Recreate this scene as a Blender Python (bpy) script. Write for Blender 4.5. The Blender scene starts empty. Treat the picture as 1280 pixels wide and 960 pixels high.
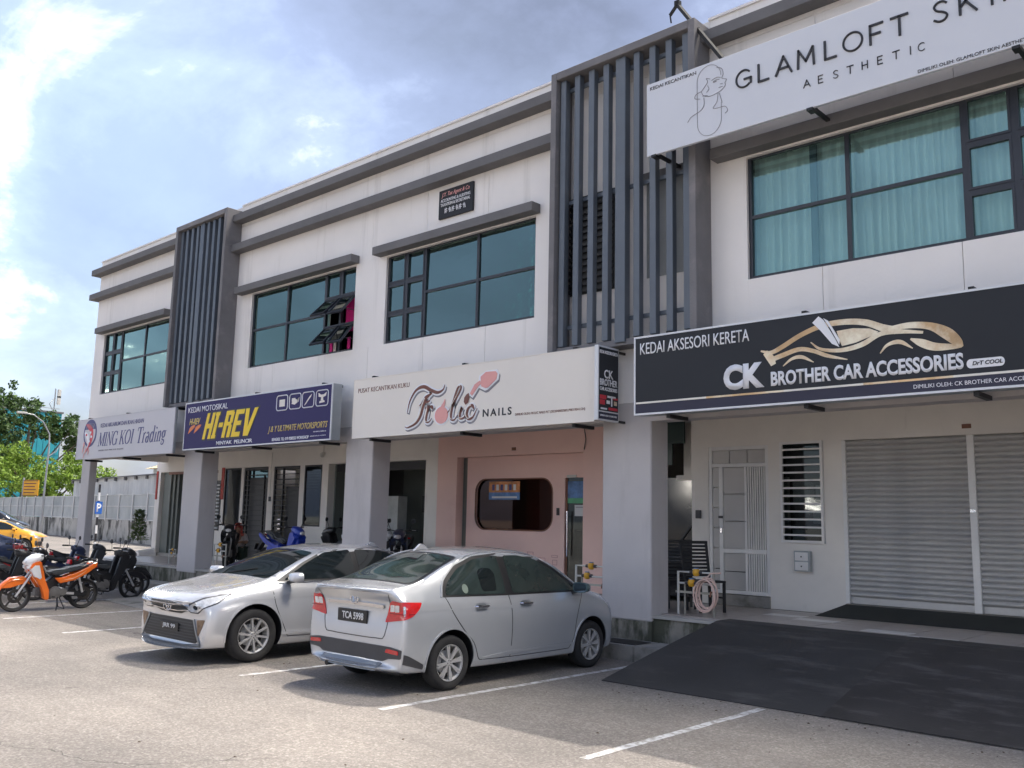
import bpy, bmesh, math, random
import numpy as np
from mathutils import Vector, Matrix, Quaternion
from mathutils.bvhtree import BVHTree
random.seed(7)
R = math.radians
SC = bpy.context.scene
COL = SC.collection

# ------------------------------------------------------------ camera, light, sky
def setup_camera():
    yaw, pitch, roll = R(-42.824), R(8.503), R(1.236)
    fw = Vector((math.sin(yaw)*math.cos(pitch), math.cos(yaw)*math.cos(pitch), math.sin(pitch)))
    rt = Vector((math.cos(yaw), -math.sin(yaw), 0)); up = rt.cross(fw)
    r2 = rt*math.cos(roll)+up*math.sin(roll); u2 = -rt*math.sin(roll)+up*math.cos(roll)
    cd = bpy.data.cameras.new('camera'); cam = bpy.data.objects.new('camera', cd); COL.objects.link(cam)
    cd.sensor_width = 36; cd.lens = 36*1145.76/1280; cd.clip_start = .05; cd.clip_end = 3000
    m = Matrix((r2, u2, -fw)).transposed().to_4x4(); m.translation = (0, 0, 1.84)
    cam.matrix_world = m; SC.camera = cam
setup_camera()
SUN = Vector((-.18, .487, 1)).normalized()
ELEV = math.asin(SUN.z); AZ = math.atan2(SUN.x, SUN.y)
sd = bpy.data.lights.new('sun', 'SUN'); sd.energy = 2.0; sd.angle = R(.5); sd.color = (1, .93, .84)
so = bpy.data.objects.new('sun', sd); COL.objects.link(so)
so.rotation_euler = (-SUN).to_track_quat('-Z', 'Y').to_euler()
SC.view_settings.view_transform = 'Standard'; SC.view_settings.look = 'None'
SC.view_settings.exposure = 0.98; SC.view_settings.gamma = 1
SC.render.engine = 'CYCLES'
SC.cycles.max_bounces = 8; SC.cycles.caustics_reflective = False; SC.cycles.caustics_refractive = False; SC.cycles.sample_clamp_indirect = 8; SC.cycles.transparent_max_bounces = 12

CLOUD = (15.55, -13.2, 0)
def make_world():
    w = bpy.data.worlds.new('World'); SC.world = w; w.use_nodes = True
    nt = w.node_tree; N = nt.nodes; L = nt.links; N.clear()
    out = N.new('ShaderNodeOutputWorld'); bg = N.new('ShaderNodeBackground'); bg.inputs[1].default_value = .15
    sky = N.new('ShaderNodeTexSky'); sky.sky_type = 'NISHITA'; sky.sun_disc = False
    sky.sun_elevation = ELEV; sky.sun_rotation = AZ; sky.air_density = 1.2; sky.dust_density = 2.0
    tc = N.new('ShaderNodeTexCoord'); sp = N.new('ShaderNodeSeparateXYZ'); L.new(tc.outputs['Generated'], sp.inputs[0])
    def mth(op, a, b=None, c=None):
        n = N.new('ShaderNodeMath'); n.operation = op
        for i, v in enumerate((a, b, c)):
            if v is None: continue
            if isinstance(v, (int, float)): n.inputs[i].default_value = v
            else: L.new(v, n.inputs[i])
        return n.outputs[0]
    zz = mth('ADD', mth('MAXIMUM', sp.outputs[2], 0), .42)
    cb = N.new('ShaderNodeCombineXYZ'); L.new(mth('DIVIDE', sp.outputs[0], zz), cb.inputs[0]); L.new(mth('DIVIDE', sp.outputs[1], zz), cb.inputs[1])
    def noise(scale, det, rough, off, dist=0):
        mp = N.new('ShaderNodeMapping'); mp.inputs['Location'].default_value = off; L.new(cb.outputs[0], mp.inputs[0])
        n = N.new('ShaderNodeTexNoise'); n.inputs['Scale'].default_value = scale; n.inputs['Detail'].default_value = det
        n.inputs['Roughness'].default_value = rough; n.inputs['Distortion'].default_value = dist; L.new(mp.outputs[0], n.inputs['Vector']); return n.outputs[0]
    def ramp(inp, stops):
        r = N.new('ShaderNodeValToRGB'); e = r.color_ramp.elements
        while len(e) < len(stops): e.new(.5)
        for k, (p, c) in enumerate(stops): e[k].position = p; e[k].color = (*c, 1) if not isinstance(c, (int, float)) else (c, c, c, 1)
        L.new(inp, r.inputs[0]); return r.outputs[0]
    big = noise(1.9, 9, .58, CLOUD, .35); fine = noise(6.0, 7, .65, (7.7, 2.2, 0), .3)
    mix = mth('ADD', mth('MULTIPLY', big, .80), mth('MULTIPLY', fine, .20))
    # cloud body: dark belly where dense, lit milky edges, burnt-out gaps
    cloud = ramp(mix, [(.31, (480, 440, 385)), (.374, (98, 92, 84)), (.385, (4.0, 4.2, 4.9)), (.415, (1.95, 2.32, 3.3)), (.48, (1.25, 1.5, 2.28)), (.58, (.92, 1.1, 1.62)), (.70, (1.4, 1.65, 2.5))])
    mask = ramp(noise(.6, 5, .5, (1.3, 9.2, 0)), [(.40, .55), (.58, .97)])
    mx = N.new('ShaderNodeMix'); mx.data_type = 'RGBA'; L.new(mask, mx.inputs[0]); L.new(sky.outputs[0], mx.inputs[6]); L.new(cloud, mx.inputs[7])
    lo = N.new('ShaderNodeMix'); lo.data_type = 'RGBA'; L.new(mth('LESS_THAN', sp.outputs[2], 0), lo.inputs[0]); L.new(mx.outputs[2], lo.inputs[6]); lo.inputs[7].default_value = (2.6, 2.5, 2.4, 1)
    L.new(lo.outputs[2], bg.inputs[0]); L.new(bg.outputs[0], out.inputs[0])
make_world()

# ------------------------------------------------------------ materials
def material(name, col, rough=.55, metal=0., var=.12, scale=2.5, bump=0., bscale=60, coat=0., spec=.5, stretch=(1, 1, 1), tint=None, tlo=.55, thi=.7, tscale=1.5, tstretch=(1, 1, 1), transmission=0):
    """base colour broken up by noise; optional stain colour with a shape of its own; optional bump"""
    m = bpy.data.materials.new(name); m.use_nodes = True; nt = m.node_tree; N = nt.nodes; L = nt.links
    b = N['Principled BSDF']; b.inputs['Roughness'].default_value = rough; b.inputs['Metallic'].default_value = metal
    b.inputs['Coat Weight'].default_value = coat; b.inputs['Coat Roughness'].default_value = .09
    b.inputs['Specular IOR Level'].default_value = spec
    tc = N.new('ShaderNodeTexCoord')
    mp = N.new('ShaderNodeMapping'); mp.inputs['Scale'].default_value = stretch; L.new(tc.outputs['Object'], mp.inputs[0])
    n = N.new('ShaderNodeTexNoise'); n.inputs['Scale'].default_value = scale; n.inputs['Detail'].default_value = 6; n.inputs['Roughness'].default_value = .62; L.new(mp.outputs[0], n.inputs['Vector'])
    r = N.new('ShaderNodeValToRGB'); e = r.color_ramp.elements
    e[0].position = .3; e[1].position = .7
    e[0].color = (*[c*(1-var) for c in col], 1); e[1].color = (*[min(1, c*(1+var)) for c in col], 1)
    L.new(n.outputs[0], r.inputs[0]); cur = r.outputs[0]
    if tint:
        mp2 = N.new('ShaderNodeMapping'); mp2.inputs['Scale'].default_value = tstretch; L.new(tc.outputs['Object'], mp2.inputs[0])
        n2 = N.new('ShaderNodeTexNoise'); n2.inputs['Scale'].default_value = tscale; n2.inputs['Detail'].default_value = 8; n2.inputs['Roughness'].default_value = .65; L.new(mp2.outputs[0], n2.inputs['Vector'])
        r2 = N.new('ShaderNodeValToRGB'); r2.color_ramp.elements[0].position = tlo; r2.color_ramp.elements[1].position = thi; L.new(n2.outputs[0], r2.inputs[0])
        mx = N.new('ShaderNodeMix'); mx.data_type = 'RGBA'; L.new(r2.outputs[0], mx.inputs[0]); L.new(cur, mx.inputs[6]); mx.inputs[7].default_value = (*tint, 1); cur = mx.outputs[2]
    L.new(cur, b.inputs['Base Color'])
    rr = N.new('ShaderNodeMapRange'); rr.inputs['To Min'].default_value = max(0, rough-.07); rr.inputs['To Max'].default_value = min(1, rough+.07); L.new(n.outputs[0], rr.inputs[0]); L.new(rr.outputs[0], b.inputs['Roughness'])
    if bump:
        n3 = N.new('ShaderNodeTexNoise'); n3.inputs['Scale'].default_value = bscale; n3.inputs['Detail'].default_value = 3; L.new(tc.outputs['Object'], n3.inputs['Vector'])
        bp = N.new('ShaderNodeBump'); bp.inputs['Strength'].default_value = bump; bp.inputs['Distance'].default_value = .02; L.new(n3.outputs[0], bp.inputs['Height']); L.new(bp.outputs[0], b.inputs['Normal'])
    return m

def asphalt():
    m = bpy.data.materials.new('worn_asphalt'); m.use_nodes = True; nt = m.node_tree; N = nt.nodes; L = nt.links
    b = N['Principled BSDF']; b.inputs['Roughness'].default_value = .85; b.inputs['Specular IOR Level'].default_value = .3
    tc = N.new('ShaderNodeTexCoord')
    def noise(s, d, r=.6, st=(1, 1, 1)):
        mp = N.new('ShaderNodeMapping'); mp.inputs['Scale'].default_value = st; L.new(tc.outputs['Object'], mp.inputs[0])
        n = N.new('ShaderNodeTexNoise'); n.inputs['Scale'].default_value = s; n.inputs['Detail'].default_value = d; n.inputs['Roughness'].default_value = r; L.new(mp.outputs[0], n.inputs['Vector']); return n.outputs[0]
    def ramp(i, st):
        r = N.new('ShaderNodeValToRGB'); e = r.color_ramp.elements
        while len(e) < len(st): e.new(.5)
        for k, (p, c) in enumerate(st): e[k].position = p; e[k].color = (*c, 1)
        L.new(i, r.inputs[0]); return r.outputs[0]
    def mix(f, a, c, mode='MIX'):
        x = N.new('ShaderNodeMix'); x.data_type = 'RGBA'; x.blend_type = mode
        if isinstance(f, float): x.inputs[0].default_value = f
        else: L.new(f, x.inputs[0])
        for i, v in ((6, a), (7, c)):
            if isinstance(v, tuple): x.inputs[i].default_value = (*v, 1)
            else: L.new(v, x.inputs[i])
        return x.outputs[2]
    vo = N.new('ShaderNodeTexVoronoi'); vo.inputs['Scale'].default_value = 48; L.new(tc.outputs['Object'], vo.inputs['Vector'])
    sx = N.new('ShaderNodeSeparateColor'); L.new(vo.outputs['Color'], sx.inputs[0])
    stones = ramp(sx.outputs[0], [(0, (.12, .112, .104)), (.35, (.23, .214, .199)), (.7, (.305, .284, .265)), (1, (.48, .45, .425))])
    vd = ramp(vo.outputs['Distance'], [(.35, (1, 1, 1)), (.62, (.68, .66, .63))])
    c = mix(1., stones, vd, 'MULTIPLY')
    c = mix(.55, c, ramp(noise(90, 3), [(.3, (.20, .186, .174)), (.7, (.385, .358, .335))]))
    patch = ramp(noise(.35, 7, .6), [(.32, (.72, .71, .70)), (.66, (1.22, 1.18, 1.13))])
    c = mix(1., c, patch, 'MULTIPLY')
    worn = ramp(noise(.9, 8, .7, (.5, 1.3, 1)), [(.50, (0, 0, 0)), (.64, (1, 1, 1))])
    c = mix(.0, c, (.2, .2, .2)) if False else c
    wf = N.new('ShaderNodeMath'); wf.operation = 'MULTIPLY'; L.new(worn, wf.inputs[0]); wf.inputs[1].default_value = .35
    c = mix(wf.outputs[0], c, (.19, .175, .165))
    # oil drips
    oil = ramp(noise(1.7, 4, .5), [(.70, (0, 0, 0)), (.76, (1, 1, 1))])
    of = N.new('ShaderNodeMath'); of.operation = 'MULTIPLY'; L.new(oil, of.inputs[0]); of.inputs[1].default_value = .55
    c = mix(of.outputs[0], c, (.08, .075, .07))
    wn = N.new('ShaderNodeTexNoise'); wn.inputs['Scale'].default_value = 1.3; wn.inputs['Detail'].default_value = 6; L.new(tc.outputs['Object'], wn.inputs['Vector'])
    wa = N.new('ShaderNodeVectorMath'); wa.operation = 'MULTIPLY_ADD'; L.new(wn.outputs['Color'], wa.inputs[0]); wa.inputs[1].default_value = (.9, .9, 0); L.new(tc.outputs['Object'], wa.inputs[2])
    cv = N.new('ShaderNodeTexVoronoi'); cv.feature = 'DISTANCE_TO_EDGE'; cv.inputs['Scale'].default_value = .33; L.new(wa.outputs[0], cv.inputs['Vector'])
    crk = ramp(cv.outputs['Distance'], [(.0, (1, 1, 1)), (.0035, (0, 0, 0))]); gate = ramp(noise(.22, 3), [(.50, (0, 0, 0)), (.58, (1, 1, 1))])
    cf = N.new('ShaderNodeMath'); cf.operation = 'MULTIPLY'; L.new(crk, cf.inputs[0]); L.new(gate, cf.inputs[1]); c = mix(cf.outputs[0], c, (.07, .065, .06))
    tyre = ramp(noise(.8, 5, .6, (.35, 3.2, 1)), [(.54, (0, 0, 0)), (.70, (1, 1, 1))]); tf = N.new('ShaderNodeMath'); tf.operation = 'MULTIPLY'; L.new(tyre, tf.inputs[0]); tf.inputs[1].default_value = .30; c = mix(tf.outputs[0], c, (.17, .158, .148))
    L.new(c, b.inputs['Base Color'])
    bp = N.new('ShaderNodeBump'); bp.inputs['Strength'].default_value = .55; bp.inputs['Distance'].default_value = .008
    L.new(sx.outputs[0], bp.inputs['Height']); L.new(bp.outputs[0], b.inputs['Normal'])
    return m

def glass_mat(name, tint, gloss=.28, rough=.02, wave=0., wscale=8, sheen=(.66, .94, .86)):
    """architectural glass: part mirror, part tinted see-through"""
    m = bpy.data.materials.new(name); m.use_nodes = True; nt = m.node_tree; N = nt.nodes; L = nt.links; N.clear()
    out = N.new('ShaderNodeOutputMaterial'); t = N.new('ShaderNodeBsdfTransparent'); t.inputs[0].default_value = (*tint, 1)
    g = N.new('ShaderNodeBsdfGlossy'); g.inputs['Roughness'].default_value = rough; g.inputs[0].default_value = (*sheen, 1)
    fr = N.new('ShaderNodeFresnel'); fr.inputs[0].default_value = 1.5
    a = N.new('ShaderNodeMath'); a.operation = 'MULTIPLY_ADD'; L.new(fr.outputs[0], a.inputs[0]); a.inputs[1].default_value = .9; a.inputs[2].default_value = gloss; a.use_clamp = True
    mx = N.new('ShaderNodeMixShader'); L.new(a.outputs[0], mx.inputs[0]); L.new(t.outputs[0], mx.inputs[1]); L.new(g.outputs[0], mx.inputs[2]); L.new(mx.outputs[0], out.inputs[0])
    if wave:
        tc = N.new('ShaderNodeTexCoord'); n = N.new('ShaderNodeTexNoise'); n.inputs['Scale'].default_value = wscale; n.inputs['Detail'].default_value = 4; L.new(tc.outputs['Object'], n.inputs['Vector'])
        bp = N.new('ShaderNodeBump'); bp.inputs['Strength'].default_value = wave; bp.inputs['Distance'].default_value = .03; L.new(n.outputs[0], bp.inputs['Height']); L.new(bp.outputs[0], g.inputs['Normal'])
    return m

MT = {}
def mk(key, *a, **k): MT[key] = material(key, *a, **k)
mk('white_render', (.855, .82, .785), .8, var=.035, scale=.8, bump=.12, bscale=30, tint=(.56, .53, .49), tlo=.57, thi=.88, tscale=1.1, tstretch=(2.2, 1, .13))
mk('shop_wall', (.82, .785, .73), .75, var=.05, scale=1.1, bump=.1, bscale=35, tint=(.60, .57, .53), tlo=.62, thi=.85, tscale=1.3, tstretch=(1.5, 1, .4))
mk('pier_grey', (.54, .51, .50), .8, var=.05, scale=1.2, bump=.15, bscale=45, tint=(.46, .435, .425), tlo=.55, thi=.8, tscale=1.6, tstretch=(1.5, 1.5, .3))
mk('trim_grey', (.150, .146, .148), .75, var=.15, scale=1.5, bump=.15, bscale=40, tint=(.22, .21, .21), tlo=.58, thi=.8, tscale=2.2, tstretch=(.6, 1, 2.))
mk('frame_grey', (.185, .178, .182), .75, var=.15, scale=1.5, bump=.2, bscale=30, tint=(.27, .25, .25), tlo=.55, thi=.75, tscale=2.2)
mk('fin_metal', (.105, .125, .152), .42, .15, var=.10, scale=2, tint=(.17, .19, .22), tlo=.6, thi=.8, tscale=3, tstretch=(1, 1, .15))
mk('soffit', (.80, .775, .74), .8, var=.05)
mk('window_metal', (.030, .034, .045), .4, .2, var=.15)
mk('roof_slab', (.35, .34, .33), .85)
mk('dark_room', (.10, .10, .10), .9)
mk('curtain', (.88, .89, .88), .9, var=.05)
mk('blind', (.74, .76, .75), .8, var=.1, scale=5)
mk('pink_curtain', (.75, .03, .28), .85)
mk('pink_render', (.86, .60, .53), .7, var=.04, scale=1.2, bump=.06, bscale=30, tint=(.76, .49, .43), tlo=.6, thi=.85, tscale=1.2)
mk('shutter_steel', (.56, .55, .535), .45, .2, var=.07, scale=3, tint=(.50, .495, .49), tlo=.52, thi=.80, tscale=2, tstretch=(1, 1, 3))
mk('grille_white', (.80, .79, .77), .5, var=.05)
mk('grille_black', (.030, .031, .033), .45, .2, var=.2)
mk('concrete', (.30, .285, .26), .9, var=.16, scale=3, bump=.35, bscale=30, tint=(.13, .125, .105), tlo=.50, thi=.66, tscale=1.6)
mk('mossy_concrete', (.27, .255, .22), .95, var=.2, scale=4, bump=.5, bscale=25, tint=(.075, .078, .055), tlo=.44, thi=.58, tscale=2.4, tstretch=(1.4, 1.4, .5))
mk('slab_edge', (.42, .40, .37), .8, var=.1)
mk('tile_tan', (.42, .365, .33), .3, var=.10, scale=4)
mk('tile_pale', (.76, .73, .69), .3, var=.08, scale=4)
mk('ramp_plate', (.037, .036, .036), .62, .0, var=.25, scale=1.6, bump=.25, bscale=70, tint=(.085, .08, .078), tlo=.52, thi=.72, tscale=2.2, tstretch=(.6, 2.2, 1))
mk('ramp_plate_brown', (.041, .037, .035), .68, .0, var=.25, scale=1.9, bump=.25, bscale=70, tint=(.10, .092, .088), tlo=.52, thi=.70, tscale=2.6, tstretch=(.6, 2.2, 1))
mk('rubber_mat', (.028, .032, .030), .8, var=.2, bump=.2, bscale=50)
mk('road_paint', (.66, .66, .66), .7, var=.15, scale=6, tint=(.36, .335, .31), tlo=.47, thi=.58, tscale=9)
mk('steel_black', (.015, .015, .017), .5, .2, var=.2)
mk('rubber', (.018, .018, .019), .85, var=.25, scale=8, tint=(.05, .047, .043), tlo=.5, thi=.8, tscale=5)
mk('plastic_black', (.016, .016, .018), .45, var=.2)
mk('plastic_dark_grey', (.05, .05, .055), .5, var=.15)
mk('chrome', (.75, .75, .77), .12, 1., var=.03)
mk('alloy', (.62, .61, .60), .3, .5, var=.06)
mk('alloy_dark', (.07, .065, .06), .35, .6, var=.1)
mk('car_glass', (.012, .017, .018), .03, 0, var=.05, spec=.9)
mk('car_glass_green', (.030, .045, .042), .03, 0, var=.3, scale=2.2, spec=.9)
mk('silver_paint', (.58, .60, .625), .24, .5, var=.03, coat=1., scale=1)
mk('silver_paint_warm', (.66, .665, .68), .24, .45, var=.03, coat=1., scale=1)
mk('yellow_paint', (.80, .38, .02), .3, .1, var=.04, coat=1.)
mk('blue_paint', (.035, .055, .12), .3, .3, var=.05, coat=1.)
mk('black_paint', (.012, .012, .014), .3, .2, var=.05, coat=1.)
mk('cream_paint', (.66, .62, .55), .3, .2, var=.03, coat=1.)
mk('lamp_red', (.55, .012, .015), .12, 0, var=.15, scale=25, coat=1.)
mk('lamp_clear', (.70, .71, .72), .12, .25, var=.25, scale=22, coat=1.)
mk('amber', (.6, .2, .02), .2, var=.1, coat=1.)
mk('fog_brown', (.20, .13, .08), .3, .3, var=.3, scale=20)
mk('plate_black', (.012, .012, .013), .4, var=.1)
mk('plate_white', (.78, .78, .78), .5, var=.03)
mk('orange_plastic', (.82, .17, .015), .3, var=.05, coat=.8)
mk('white_plastic', (.72, .73, .75), .35, var=.05, coat=.5)
mk('red_plastic', (.40, .02, .02), .35, var=.1, coat=.5)
mk('blue_plastic', (.012, .045, .36), .35, var=.08, coat=.6)
mk('seat_vinyl', (.045, .05, .055), .55, var=.12)
mk('yellow_metal', (.72, .38, .03), .45, var=.12, scale=9)
mk('pvc_white', (.60, .59, .55), .5, var=.08)
mk('pvc_dirty', (.42, .40, .34), .6, var=.2, scale=8)
mk('hose_pink', (.66, .47, .40), .5, var=.08, scale=12)
mk('chair_black', (.018, .018, .020), .5, var=.2)
mk('leaf_dark', (.065, .12, .028), .6, var=.55, scale=1.2)
mk('leaf_mid', (.085, .15, .032), .6, var=.45, scale=1.2)
mk('leaf_lime', (.24, .36, .045), .6, var=.45, scale=1.0)
mk('bark', (.13, .10, .075), .9, var=.3, scale=8, bump=.4)
mk('zinc', (.42, .445, .45), .5, .2, var=.10, scale=.6, tint=(.30, .33, .34), tlo=.5, thi=.7, tscale=.5)
mk('zinc_white', (.62, .62, .61), .6, .0, var=.10, scale=.6, tint=(.42, .41, .40), tlo=.5, thi=.7, tscale=.7, tstretch=(1, 1, .3))
mk('wall_mould', (.50, .48, .44), .95, var=.2, scale=.9, bump=.3, bscale=10, tint=(.07, .068, .06), tlo=.46, thi=.58, tscale=.75, tstretch=(1.2, 1.2, .55))
mk('roof_tan', (.62, .49, .30), .7, var=.08)
mk('turquoise', (.025, .30, .36), .5, var=.12, scale=.3)
mk('far_white', (.60, .62, .64), .8, var=.05)
mk('grass_verge', (.075, .10, .03), .9, var=.4, scale=3, bump=.5, bscale=20)
mk('pole_metal', (.36, .37, .38), .45, .6, var=.1)
mk('sign_white', (.66, .655, .675), .5, var=.025, scale=1)
mk('sign_cream', (.82, .765, .69), .5, var=.025, scale=1)
mk('sign_glam', (.68, .70, .745), .5, var=.02, scale=1)
mk('sign_lilac', (.58, .565, .59), .45, var=.03, scale=1)
mk('sign_navy', (.040, .034, .120), .6, spec=.25, var=.05, scale=1)
mk('sign_charcoal', (.031, .034, .040), .6, spec=.25, var=.08, scale=1)
mk('sign_slate', (.050, .050, .075), .6, spec=.25, var=.08, scale=1)
mk('sign_edge', (.70, .71, .73), .4, .1, var=.04)
mk('cabinet_metal', (.40, .43, .45), .4, .4, var=.1)
mk('ink_black', (.02, .02, .025), .4, var=.1)
mk('ink_white', (.84, .84, .86), .45, var=.02)
mk('ink_yellow', (.90, .62, .012), .45, var=.03)
mk('ink_gold', (.62, .47, .14), .45, var=.08)
mk('ink_orange', (.72, .20, .05), .45, var=.2, scale=9)
mk('ink_navy', (.055, .055, .19), .45, var=.05)
mk('ink_red', (.60, .03, .05), .45, var=.1)
mk('ink_grey', (.22, .21, .23), .5, var=.1)
mk('ink_pink', (.80, .37, .34), .45, var=.04)
mk('ink_brown', (.17, .052, .032), .4, var=.1)
mk('logo_gold', (.58, .38, .20), .32, .35, var=.35, scale=1.3, tint=(.80, .72, .56), tlo=.42, thi=.62, tscale=1.6)
mk('skin', (.42, .24, .16), .55, var=.05)
mk('cloth_pale', (.66, .58, .56), .85, var=.08)
mk('cloth_dark', (.03, .05, .04), .85, var=.2)
mk('helmet_red', (.62, .09, .06), .3, var=.05, coat=.6)
mk('red_strip', (.42, .045, .03), .6, var=.1)
mk('wood_brown', (.22, .10, .06), .6, var=.2)
mk('door_green', (.17, .19, .175), .5, var=.08)
mk('paper', (.70, .71, .70), .7, var=.04)
mk('poster_blue', (.10, .22, .45), .5, var=.5, scale=6)
mk('poster_orange', (.60, .24, .08), .5, var=.5, scale=6)
mk('terracotta', (.50, .48, .46), .8, var=.1)
MT['asphalt'] = asphalt()
MT['win_teal'] = glass_mat('teal_glass', (.88, .985, .97), .12)
MT['win_plain'] = glass_mat('plain_teal_glass', (.50, .72, .69), .28, .03, .02, 3)
MT['win_ripple'] = glass_mat('rippled_teal_glass', (.50, .72, .68), .28, .05, .05, 7)
MT['shop_glass'] = glass_mat('shop_glass', (.50, .55, .55), .02, sheen=(.7, .72, .72))
MT['brown_glass'] = glass_mat('brown_tinted_glass', (.50, .32, .27), .03, sheen=(.6, .5, .46))

# ------------------------------------------------------------ mesh building
class MB:
    def __init__(s): s.v = []; s.f = []; s.m = []
    def add(s, vs, fs, mi=0):
        o = len(s.v); s.v += [tuple(p) for p in vs]; s.f += [tuple(i+o for i in f) for f in fs]; s.m += [mi]*len(fs); return s
    def box(s, x0, x1, y0, y1, z0, z1, mi=0):
        v = [(x, y, z) for x in (x0, x1) for y in (y0, y1) for z in (z0, z1)]
        return s.add(v, [(0, 1, 3, 2), (4, 6, 7, 5), (0, 4, 5, 1), (2, 3, 7, 6), (0, 2, 6, 4), (1, 5, 7, 3)], mi)
    def bar(s, p, q, w, h, mi=0, up=(0, 0, 1)):
        p = Vector(p); q = Vector(q); d = (q-p).normalized(); u = Vector(up)
        if abs(d.dot(u)) > .98: u = Vector((1, 0, 0))
        a = d.cross(u).normalized(); b = a.cross(d)
        v = [c+a*i*w/2+b*j*h/2 for c in (p, q) for i in (-1, 1) for j in (-1, 1)]
        return s.add(v, [(0, 1, 3, 2), (4, 6, 7, 5), (0, 4, 5, 1), (2, 3, 7, 6), (0, 2, 6, 4), (1, 5, 7, 3)], mi)
    def tube(s, pts, r, n=8, mi=0, cap=True, closed=False):
        P = [Vector(p) for p in pts]; rr = r if isinstance(r, (list, tuple)) else [r]*len(P)
        prev = None; vs = []; K = len(P)
        for i, p in enumerate(P):
            a = P[(i-1) % K] if (closed or i) else P[0]; b = P[(i+1) % K] if (closed or i < K-1) else P[-1]
            t = (b-a).normalized()
            if prev is None:
                u = Vector((0, 0, 1)) if abs(t.z) < .9 else Vector((1, 0, 0)); prev = t.cross(u).normalized()
            prev = (prev-t*prev.dot(t)).normalized(); w = t.cross(prev)
            vs += [p+(prev*math.cos(2*math.pi*k/n)+w*math.sin(2*math.pi*k/n))*rr[i] for k in range(n)]
        fs = []
        for i in range(K if closed else K-1):
            j = (i+1) % K
            fs += [(i*n+k, i*n+(k+1) % n, j*n+(k+1) % n, j*n+k) for k in range(n)]
        if cap and not closed: fs += [tuple(range(n))[::-1], tuple((K-1)*n+k for k in range(n))]
        return s.add(vs, fs, mi)
    def lathe(s, prof, c=(0, 0, 0), axis='y', n=24, mi=0, closed=False, cap=True):
        """prof: (radius, along axis)"""
        vs = []
        for r, h in prof:
            for k in range(n):
                a = 2*math.pi*k/n; A, B = r*math.cos(a), r*math.sin(a)
                p = {'y': (A, h, B), 'z': (A, B, h), 'x': (h, A, B)}[axis]
                vs.append((p[0]+c[0], p[1]+c[1], p[2]+c[2]))
        K = len(prof); fs = []
        for i in range(K if closed else K-1):
            j = (i+1) % K; fs += [(i*n+k, i*n+(k+1) % n, j*n+(k+1) % n, j*n+k) for k in range(n)]
        if not closed and cap:
            if prof[0][0] > 1e-4: fs.append(tuple(range(n))[::-1])
            if prof[-1][0] > 1e-4: fs.append(tuple((K-1)*n+k for k in range(n)))
        return s.add(vs, fs, mi)
    def prism(s, poly, y0, y1, mi=0, plane='xz'):
        """extrude a 2d polygon; plane xz extrudes along y, yz along x, xy along z"""
        n = len(poly); f = {'xz': lambda p, h: (p[0], h, p[1]), 'yz': lambda p, h: (h, p[0], p[1]), 'xy': lambda p, h: (p[0], p[1], h)}[plane]
        vs = [f(p, y0) for p in poly]+[f(p, y1) for p in poly]
        return s.add(vs, [tuple(range(n)), tuple(range(2*n-1, n-1, -1))]+[(i, n+i, n+(i+1) % n, (i+1) % n) for i in range(n)], mi)
    def mesh(s, name, mats, smooth=False, bevel=0, angle=35):
        me = bpy.data.meshes.new(name); me.from_pydata(s.v, [], s.f)
        for m in (mats if isinstance(mats, (list, tuple)) else [mats]): me.materials.append(MT[m] if isinstance(m, str) else m)
        me.polygons.foreach_set('material_index', s.m)
        b = bmesh.new(); b.from_mesh(me); bmesh.ops.recalc_face_normals(b, faces=b.faces)
        if bevel: bmesh.ops.bevel(b, geom=[e for e in b.edges if len(e.link_faces) == 2 and e.calc_face_angle(0) > .5], offset=bevel, segments=1 if bevel < .01 else 2, affect='EDGES', clamp_overlap=True)
        b.to_mesh(me); b.free()
        if smooth:
            me.polygons.foreach_set('use_smooth', [True]*len(me.polygons)); me.set_sharp_from_angle(angle=R(angle))
        return me
    def build(s, name, mats, parent=None, smooth=False, bevel=0, angle=35):
        return link(name, s.mesh(name, mats, smooth, bevel, angle), parent)

def link(name, me, parent=None):
    o = bpy.data.objects.new(name, me); COL.objects.link(o)
    if parent is not None: o.parent = parent
    return o
def tag(o, label=None, cat=None, group=None, kind=None):
    if label: o['label'] = label
    if cat: o['category'] = cat
    if group: o['group'] = group
    if kind: o['kind'] = kind
    return o
def thing(name, label, cat, loc=(0, 0, 0), rz=0, group=None):
    o = bpy.data.objects.new(name, None); COL.objects.link(o); o.empty_display_size = .2
    o.location = loc; o.rotation_euler = (0, 0, rz); return tag(o, label, cat, group)
def bx(name, mat, parent, *b, bevel=0): return MB().box(*b).build(name, mat, parent, bevel=bevel)
def like(src, parent, loc):
    o = src.copy(); COL.objects.link(o); o.parent = parent; o.location = loc; return o

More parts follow.
